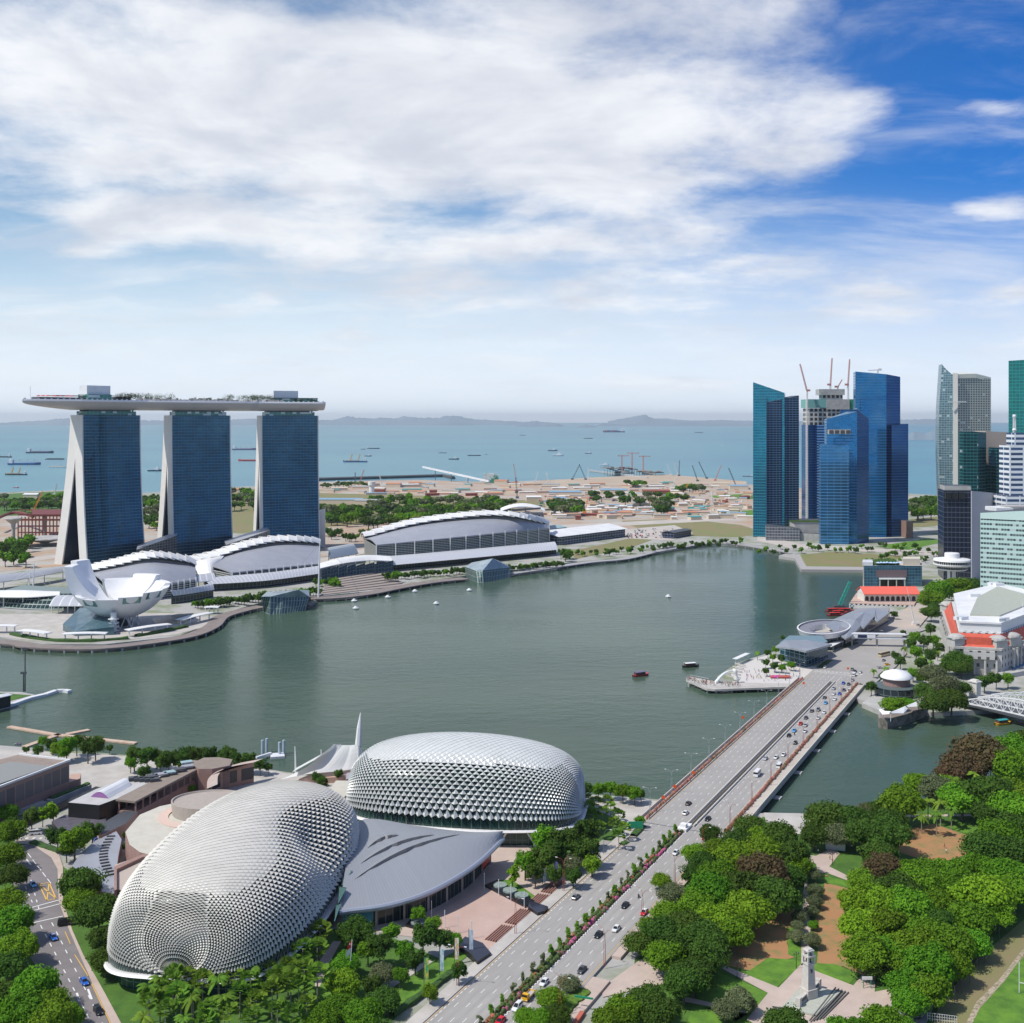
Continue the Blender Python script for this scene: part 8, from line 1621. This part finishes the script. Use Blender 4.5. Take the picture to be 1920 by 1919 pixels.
# ========= boats and ships
navym=mat('hull_navy',(.03,.06,.12),.5);hullb=mat('hull_black',(.03,.03,.035),.5);hullr=mat('hull_red',(.45,.05,.06),.5);hullm=mat('hull_mauve',(.16,.12,.22),.5);hulld=mat('hull_blue',(.02,.10,.26),.5)
HM={'navy':navym,'black':hullb,'red':hullr,'mauve':hullm,'blue':hulld,'white':white,'grey':dgrey}
def ship(x,y,lpx,kind,hullc,flip,lab):
 Yd=F*HC/(y-HOR);Ls=lpx*Yd/F;c=Vector(((x-CX)*Yd/F,Yd,0));hw=Ls*.075;fb_=Ls*(.05 if kind!='barge' else .035);sgn=-1 if flip else 1
 if kind in('tug','workboat'):hw=Ls*.15;fb_=Ls*.08
 root=thing('ship' if kind not in('tug','workboat','barge')else kind,lab,{'tug':'tug','barge':'barge','workboat':'boat'}.get(kind,'ship'),tuple(c));P_=lambda a,b_,z:(c.x+sgn*a*Ls,c.y+b_,z)
 out_=[(-.5,.8),(-.46,1),(.30,1),(.42,.6),(.5,.02)];b=MB();top,bot=[],[]
 for s in(1,-1):
  for a,w_ in(out_ if s==1 else out_[::-1]):top.append(P_(a,s*hw*w_,fb_*(1+(.5 if a>.4 else 0))));bot.append(P_(a*.97,s*hw*w_*.85,-1))
 n=len(top);b.add(top+bot,[tuple(range(n))]+[(i,(i+1)%n,n+(i+1)%n,n+i)for i in range(n)]);b.build('hull',HM[hullc],parent=root)
 if kind in('cargo','tanker','container','crane_ship'):
  b=MB();b.box(P_(-.39,0,fb_+Ls*.045),(Ls*.10,hw*1.7,Ls*.09));b.box(P_(-.36,0,fb_+Ls*.10),(Ls*.05,hw*1.9,Ls*.03));b.box(P_(-.43,0,fb_+Ls*.12),(Ls*.03,hw*.6,Ls*.06));b.build('superstructure',white,parent=root)
 if kind=='cargo':
  for a in(-.15,.08,.3):b=MB();b.tube([P_(a,0,fb_),P_(a,0,fb_+Ls*.11)],Ls*.006,4);b.tube([P_(a,0,fb_+Ls*.10),P_(a+.1,0,fb_+Ls*.12)],Ls*.004,4);b.build('derrick',mat('buff',(.55,.45,.35),.6),parent=root)
 if kind=='tanker':
  b=MB();b.tube([P_(-.3,0,fb_+Ls*.015),P_(.4,0,fb_+Ls*.015)],Ls*.008,4);b.tube([P_(0,0,fb_),P_(0,0,fb_+Ls*.07)],Ls*.006,4);b.tube([P_(.42,0,fb_),P_(.42,0,fb_+Ls*.08)],Ls*.005,4);b.build('deck_gear',mat('deck_red',(.35,.12,.08),.6),parent=root)
 if kind=='container':
  for i in range(6):b=MB();b.box(P_(-.2+i*.11,0,fb_+Ls*.02),(Ls*.1,hw*1.8,Ls*random.uniform(.025,.05)));b.build('container_stack',[bluem,navym,redm][i%3],parent=root)
 if kind=='crane_ship':
  for a in(-.12,.2):b=MB();base=Vector(P_(a,0,fb_));lattice(b,base,base+Vector((-sgn*Ls*.08,0,Ls*.28)),Ls*.04,4,Ls*.006);b.build('crane',yellowm,parent=root)
  b=MB();
  for i in range(6):b.box(P_(-.05+i*.09,0,fb_+Ls*.015),(Ls*.07,hw*1.4,Ls*.05))
  b.build('deck_cargo',mat('buff',(.55,.45,.35),.6),parent=root)
 if kind in('tug','workboat'):
  b=MB();b.box(P_(.12,0,fb_+Ls*.07),(Ls*.26,hw*1.2,Ls*.14));b.box(P_(.14,0,fb_+Ls*.17),(Ls*.14,hw*.9,Ls*.07));b.tube([P_(.1,0,fb_),P_(.1,0,fb_+Ls*.34)],Ls*.012,4);b.build('cabin',white,parent=root)
 if kind=='barge':b=MB();b.box(P_(0,0,fb_+Ls*.012),(Ls*.8,hw*1.4,Ls*.03));b.build('load',mat('buff',(.55,.45,.35),.6)if hullc=='white' else dgrey,parent=root)
 return root
for t in((4,858,36,'cargo','black',1,'dark cargo ship cut by the left edge of the photo'),(75,850,52,'tanker','navy',0,'slate blue tanker with white superstructure, far left sea'),(46,872,62,'cargo','blue',0,'blue cargo ship with buff masts on the left sea'),(103,862,36,'barge','black',0,'low dark barge right of the blue cargo ship'),(110,877,38,'barge','white',0,'pale barge partly behind the leftmost tower'),(30,891,42,'crane_ship','black',1,'dark coaster with deck gear nearest the left coast'),(30,915,11,'tug','red',0,'tiny red workboat off the left shore'),(291,884,28,'tug','navy',0,'white and navy supply boat between left and middle towers'),(458,844,46,'cargo','mauve',0,'mauve cargo ship with derricks between middle and right towers'),(468,865,44,'tanker','red',1,'red tanker between the middle and right towers'),(666,867,46,'crane_ship','blue',1,'blue heavy lift ship with two yellow cranes'),(681,843,10,'tug','navy',0,'small tug above the blue heavy lift ship'),(700,842,24,'tanker','navy',0,'small coaster beside the tug above the heavy lift ship'),(690,856,14,'tug','navy',0,'tug just behind the blue heavy lift ship'),(830,850,16,'barge','navy',0,'dark blue barge, middle sea, left one'),(851,862,20,'tug','navy',0,'white topped tug in the middle of the sea'),(889,855,26,'barge','navy',0,'long dark blue barge right of the white topped tug'),(911,853,6,'tug','navy',0,'tiny tug leading the long dark blue barge'),(980,817,12,'barge','navy',0,'thin faint barge far out in the middle sea'),(1036,846,18,'workboat','navy',0,'grey workboat left of the white dredger'),(1046,855,22,'workboat','white',0,'white dredger on the middle sea'),(1103,823,18,'barge','navy',0,'thin dark barge below the small islands'),(1151,811,42,'container','mauve',1,'long container ship near the far horizon'),(1103,851,13,'workboat','mauve',0,'small motor vessel left of the pier works'),(1185,806,8,'tug','white',0,'tiny white boat right of the container ship'),(1310,812,17,'barge','navy',0,'faint barge far out near the teal tower'),(1356,835,6,'tug','white',0,'small white launch trailing a wake'),(1133,873,18,'workboat','white',0,'white ship moored behind the pier works'),(1402,894,20,'tanker','mauve',1,'dull red coaster against the teal tower edge'),(1349,811,5,'tug','white',0,'tiny white speck boat near the horizon, right side')):ship(*t)
def bumboat(x,y,rz,hullc,canc,lab,Ls=13):
 c=W(x,y,0);root=thing('river_boat',lab,'boat',tuple(c),rz);ca,sa=math.cos(rz),math.sin(rz);P_=lambda a,b_,z:(c.x+a*ca-b_*sa,c.y+a*sa+b_*ca,z)
 b=MB();rows=[]
 for a,w_,z in((-.5,.5,1.5),(-.4,1.6,1.2),(0,1.9,1.0),(.35,1.5,1.2),(.5,.15,1.8)):rows.append([P_(a*Ls,-w_,z),P_(a*Ls*.95,-w_*.6,-.4),P_(a*Ls*.95,w_*.6,-.4),P_(a*Ls,w_,z)])
 b.grid(rows);b.grid([[r[0],r[3]]for r in rows]);b.build('hull',HM.get(hullc)or yellowm,parent=root);b=MB();b.grid([[P_(-.36*Ls,s,2.9+.3*(1-abs(s)/1.7)),P_(.26*Ls,s,2.9+.3*(1-abs(s)/1.7))]for s in(-1.7,0,1.7)],thick=.12);b.build('canopy',canc,parent=root)
 b=MB();b.box(P_(-.05*Ls,0,1.9),(Ls*.58,2.6,1.6),rz);b.build('cabin',mat('cabin_dark',(.10,.05,.04),.5),parent=root)
bumboat(1201,1268,.5,'red',MAT['hull_mauve'],'red river boat with dark roof on the open bay');bumboat(1295,1251,.35,'black',white,'dark river boat with a cream roof beyond the viewing deck');bumboat(1880,1359,.35,'yellow',MAT['bright_teal']if 'bright_teal' in MAT else mat('bright_teal',(.03,.28,.28),.5),'yellow river boat with teal roof near the white truss bridge',11)
for x,y,s in((1563,1147,.1),(1573,1151,.15),(1585,1147,.05),(1566,1155,.2)):bumboat(x,y,s,'red',redm,'',16);
for o in list(bpy.data.objects):
 if not o.get('label')and o.type=='EMPTY' and o.name.startswith('river_boat'):o['group']='red boats moored off the pier hall';later(o,'moored red river boat off the pier hall',o.location.x,'from the left')
for x,y in((667,1142),(818,1133),(880,1108),(664,1128),(727,1121),(778,1110),(793,1096),(1253,1120)):
 c=W(x,y,0);b=MB();b.lathe(c,[(2.6,0),(2.9,.9),(1.6,1.4),(1.4,2.2),(0,2.6)],10);o=b.build('float',white,label='',cat='float',group='white floats on the bay');later(o,'small white float on the bay',x,'from the left')
b=MB();p=W(1573,1139,0);b.box(p+Vector((0,0,1)),(10,6,2));b.build('crane_barge',dgrey,label='dark barge carrying the green crane near the pier hall',cat='barge')
Yq=p.y;b=MB();lattice(b,P3(1574,1136,Yq),P3(1594,1091,Yq),2.4,r=.35);b.build('green_crane',mat('crane_green',(.02,.30,.24),.5),label='teal green lattice crane jib leaning over the bay',cat='crane')
b=MB();Yq=W(1715,1172,3).y;b.tube([P3(1714,1170,Yq),P3(1710,1147,Yq)],.5,5);b.tube([P3(1710,1147,Yq),P3(1700,1100,Yq)],[.35,.15],5);b.box(P3(1716,1170,Yq),(5,3,3));b.build('mobile_crane',crane_w,label='white and black mobile crane on the dug up street',cat='crane')
# ========= building site beyond the bay
srnd=random.Random(21)
def lcrane(x,y,top,lean,m,lab):
 Yd=yof(y,2.6);root=thing('crawler_crane','','crane',tuple(P3(x,y,Yd)),group='cranes on the building site');b=MB();lattice(b,P3(x,y-1,Yd),P3(x+lean,top,Yd),2.2,7,.42);b.build('jib',m,parent=root);b=MB();b.box(P3(x,y,Yd)+Vector((0,0,2.4)),(7,5,4));b.build('cab',m,parent=root);later(root,lab,x,'from the left')
cr={'r':crane_red,'g':mat('crane_dark',(.09,.12,.15),.5),'w':crane_w,'o':mat('crane_orange',(.75,.30,.06),.5)}
for x,y,t,l,c in((671,915,881,12,'r'),(718,913,890,-7,'w'),(666,906,886,0,'g'),(865,918,895,12,'w'),(902,905,888,9,'w'),(912,906,889,10,'g'),(968,905,870,-5,'r'),(970,935,895,-3,'g'),(1003,905,885,6,'w'),(1028,905,885,-3,'w'),(1073,900,871,14,'g'),(1098,900,871,-12,'g'),(1103,900,876,0,'w'),(1258,892,870,-7,'w'),(1271,892,868,-8,'w'),(1273,893,864,1,'g'),(1308,903,873,-10,'g'),(1325,898,866,-15,'g'),(1341,902,873,11,'r'),(1380,912,878,-14,'g'),(1096,962,935,6,'o'),(1172,940,918,8,'w'),(1190,945,925,-9,'w'),(1335,948,922,0,'w'),(1280,925,908,10,'o'),(1262,912,895,6,'w'),(300,945,925,6,'w'),(62,960,922,18,'o'),(112,960,920,12,'r'),(102,930,908,4,'w')):lcrane(x,y,t,l,cr[c],{'r':'red','g':'dark','w':'pale','o':'orange'}[c]+' lattice crane on the far building land')
cols_={'white':(.68,.68,.66),'blue':(.2,.34,.46),'orange':(.5,.22,.12),'rust':(.24,.07,.05),'grey':(.34,.34,.34),'teal':(.05,.30,.28),'cream':(.6,.5,.38),'tan':(.45,.28,.18),'pink':(.5,.34,.28)}
def gable(x,y,wd,dp,ht,c,rz,where,group):
 p=W(x,y,2.6);root=thing('site_shed','','shed',tuple(p),group=group);ca,sa=math.cos(rz),math.sin(rz);T_=lambda a,b_,z:(p.x+a*ca-b_*sa,p.y+a*sa+b_*ca,z)
 b=MB();b.box((p.x,p.y,2.6+ht/2),(wd,dp,ht),rz,0);b.build('walls',mat('shed_'+'cream',cols_['cream'],.7)if c!='rust' else mat('shed_rust',cols_['rust'],.7),parent=root)
 b=MB();b.grid([[T_(-wd/2-.5,-dp/2-.5,2.6+ht),T_(wd/2+.5,-dp/2-.5,2.6+ht)],[T_(-wd/2-.5,0,2.6+ht+dp*.12),T_(wd/2+.5,0,2.6+ht+dp*.12)],[T_(-wd/2-.5,dp/2+.5,2.6+ht),T_(wd/2+.5,dp/2+.5,2.6+ht)]],thick=.3);b.build('roof',mat('shed_'+c,cols_[c],.6),parent=root)
 later(root,'%s roofed shed %s'%(c,where),x,'from the left')
for i in range(230):
 y=srnd.choice([srnd.uniform(907,935),srnd.uniform(935,975)]);x=srnd.uniform(1030,1408)if y>930 or srnd.random()<.6 else srnd.uniform(600,1030);k_=1.0 if y>930 else 1.4
 gable(x,y,srnd.uniform(8,34)*k_,srnd.uniform(7,14),srnd.uniform(2.5,7),srnd.choice(['white','white','blue','orange','rust','grey','teal','cream','tan','pink','white','tan']),srnd.uniform(-.5,.4),'on the far building site','sheds on the far building site')
for x,y,w_,c in((640,945,90,'blue'),(695,947,60,'grey'),(738,914,36,'orange'),(778,912,30,'orange'),(940,908,34,'orange'),(975,960,20,'blue'),(1060,930,70,'blue'),(1150,926,60,'blue'),(1230,928,60,'rust'),(444,925,40,'orange'),(1385,918,44,'blue'),(1000,940,30,'white'),(60,935,30,'white')):gable(x,y,w_,22,9,c,srnd.uniform(-.2,.1),'among the larger far sheds','larger sheds beyond the bay')
for i in range(240):
 x,y=srnd.uniform(1000,1405),srnd.uniform(915,968);p=W(x,y,2.6);b=MB();w_=srnd.uniform(3,12);c=srnd.choice(list(cols_));b.box(p+Vector((0,0,1.4)),(w_,2.6,2.8),srnd.uniform(0,3));b.box(p+Vector((.6,0,2.95)),(w_*.7,1.8,.3),0)
 o=b.build('container',mat('shed_'+c,cols_[c],.7),label='',cat='container',group='containers on the building site');later(o,'%s container on the building site'%c,x,'from the left')
# silo tower, chequered plant, conveyor, breakwater, pier works
b=MB();p=W(697,925,3);b.tube([p,p+Vector((0,0,18))],6,12);b.tube([p+Vector((0,0,18)),p+Vector((0,0,26))],8.5,14);b.build('water_tower',mat('shed_white',cols_['white'],.6),label='white water tower among the trees beyond the halls',cat='water tower')
b=MB();Yq=yof(906);b.box(P3(918,905,Yq)+Vector((0,0,12)),(30,20,24));b.box(P3(930,905,Yq)+Vector((0,0,10)),(14,18,22));b.build('batching_plant',mat('plant_green',(.55,.6,.58),.6,c2=(.03,.25,.16),scale=.03,lo=.48,hi=.52),label='white and green plant block at the foot of the long conveyor',cat='plant')
cv=thing('conveyor','long white inclined conveyor reaching from the shore over the sea','conveyor',tuple(W(850,905,0)))
a,c=P3(793,876,3200),P3(917,903,2950);b=MB();b.tube([a,c],3.2,4);b.build('gallery',wmetal,parent=cv)
for t in(.2,.45,.7):b=MB();q=a.lerp(c,t);b.tube([(q.x,q.y,0),(q.x,q.y,q.z)],1.2,4);b.build('trestle',MAT['crane_dark'],parent=cv)
b=MB();q=[W(*t,1)for t in((560,903),(600,901),(700,898),(830,894),(850,898))];b.tube([v+Vector((0,0,1))for v in q],7,5);b.build('breakwater',mat('rock_dark',(.07,.075,.08),.9),label='dark low rock breakwater off the building land',cat='breakwater')
for i in range(9):x=630+i*24;ship(x,903.2+srnd.uniform(-1,1),srnd.uniform(6,10),'workboat','white',i%2,'')
for o in list(bpy.data.objects):
 if not o.get('label')and o.type=='EMPTY' and o.name.startswith('workboat'):o['group']='small craft inside the breakwater';later(o,'small white craft inside the breakwater',o.location.x,'from the left')
pw=thing('pier_works','grey unfinished pier building with tower cranes standing in the sea','pier',tuple(W(1185,890,3)))
Yq=F*165/(890-HOR);
for i in range(40):
 x=1132+srnd.random()*105;b=MB();w_=srnd.uniform(12,34);b.box(P3(x,889+srnd.uniform(-1,2),Yq+srnd.uniform(0,60))+Vector((0,0,srnd.uniform(2,16)*(1.4 if x<1200 else .6))),(w_,20,srnd.uniform(1.5,4)));b.build('slab',conc if i%3 else MAT['rock_dark'],parent=pw)
for i in range(20):b=MB();p=P3(1134+i*5,889,Yq+20);b.tube([(p.x,p.y,-2),(p.x,p.y,18 if i<14 else 9)],.9,4);b.build('column',conc,parent=pw)
b=MB();a,c=W(1106,883,3),W(1215,897,3);b.tube([a,c],3,4);b.build('causeway',conc,parent=pw)
for i in range(26):b=MB();q=a.lerp(c,i/26);b.box(q+Vector((0,-4,2)),(4,3,5));b.build('caisson',wmetal,parent=pw)
for x,t,l in((1166,854,-8),(1185,849,-10),(1206,855,-8)):
 b=MB();p=P3(x,888,Yq);q=P3(x,t,Yq);lattice(b,p,q,3,8,.7);b.build('crane_mast',crane_red,parent=pw);b=MB();lattice(b,P3(x+l,t+1,Yq),P3(x+14,t+1,Yq),2,8,.5);b.build('crane_jib',crane_red,parent=pw)
# red steel and pillars left of the towers
rs=thing('steel_frame','dark red steel frame under construction left of the glass towers','frame',tuple(W(70,1020,3)))
for i in range(26):
 x=34+(i%13)*6.6;y=1012-(i//13)*12;b=MB();p=W(x,y,3);h=34 if i%13>3 else 24;b.tube([p,p+Vector((0,0,h))],.9,4);b.build('post',steelr,parent=rs)
for z in(10,19,28,34):
 [MB().tube([W(34,y_,3)+Vector((0,0,z)),W(114,y_,3)+Vector((0,0,z))],1,4).build('beam',steelr,parent=rs)for y_ in(1012,1000)]
b=MB();b.grid([[W(60,1012,3)+Vector((0,0,35)),W(116,1012,3)+Vector((0,0,35))],[W(60,1000,3)+Vector((0,0,35)),W(116,1000,3)+Vector((0,0,35))]],thick=3);b.build('top_slab',steelr,parent=rs)
b=MB();q=[Vector((*W(-10+i*8,1000-12*math.sin(i*.35),3)[:2],22+i*.6))for i in range(10)];b.tube(q,2.4,6);b.build('curved_beam',steelr,parent=rs)
for x,y,h,lab in((25,1024,36,'tall flaring pillar'),(84,1010,30,'plain square pillar'),(84,1022,9,'wide shallow bowl')):
 p=W(x,y,3);b=MB();b.lathe(p,[(2.6,0),(2.2,h*.6),(3,h*.8),(11 if 'flaring' in lab else 3.2,h),(10 if 'flaring' in lab else 3,h+1),(0,h+.8)]if 'bowl' not in lab else[(4,0),(6,3),(30,9),(29,10),(0,8)],14);b.build('pillar',conc,label='concrete %s beside the red steel frame'%lab,cat='pillar')
# playing field goal and net fence
b=MB();a,c=W(1911,1862,2.9),W(1918,1868,2.9);b.tube([a,a+Vector((0,0,9))],.12,5);b.tube([a+Vector((0,0,3)),a+Vector((2.5,-1,3))],.1,5);b.build('goal_post',wmetal,label='white goal post on the playing field at the right edge',cat='goal')
nf=thing('net_fence','white mesh fence panel at the bottom of the playing field','fence',tuple(W(1760,1915,2.9)))
for i in range(13):b=MB();p=W(1739+i*4.6,1914+i*.6,2.9);b.tube([p,p+Vector((0,0,2.2))],.06,4);b.build('post',white,parent=nf)
for z in(.6,1.4,2.2):b=MB();b.tube([W(1739,1914,2.9)+Vector((0,0,z)),W(1795,1921,2.9)+Vector((0,0,z))],.05,4);b.build('rail',white,parent=nf)
for i in range(9):
 b=MB();p=W(1790+i*14,1882-i*19,2.85);b.tube([p,p+Vector((0,0,5))],.09,4);o=b.build('fence_post',dgrey,label='',cat='post',group='dark posts along the stony track');later(o,'thin dark post along the stony track',i,'from the near end')
# ------ the air
hz=bpy.data.materials.new('haze');hz.use_nodes=True;t=hz.node_tree;t.nodes.clear()
o_=t.nodes.new('ShaderNodeOutputMaterial');v_=t.nodes.new('ShaderNodeVolumePrincipled');v_.inputs['Color'].default_value=(.86,.94,1,1)
v_.inputs['Density'].default_value=2.0e-5;v_.inputs['Anisotropy'].default_value=.2;t.links.new(v_.outputs[0],o_.inputs['Volume'])
b=MB();b.box((0,30000,226),(100000,70000,468));b.build('haze',hz,kind='stuff',label='pale blue haze in the air over the bay and sea',cat='haze',origin=(0,0,0))
for p in PROTOS:drop(p)
finish_labels()
sc.render.engine='CYCLES'
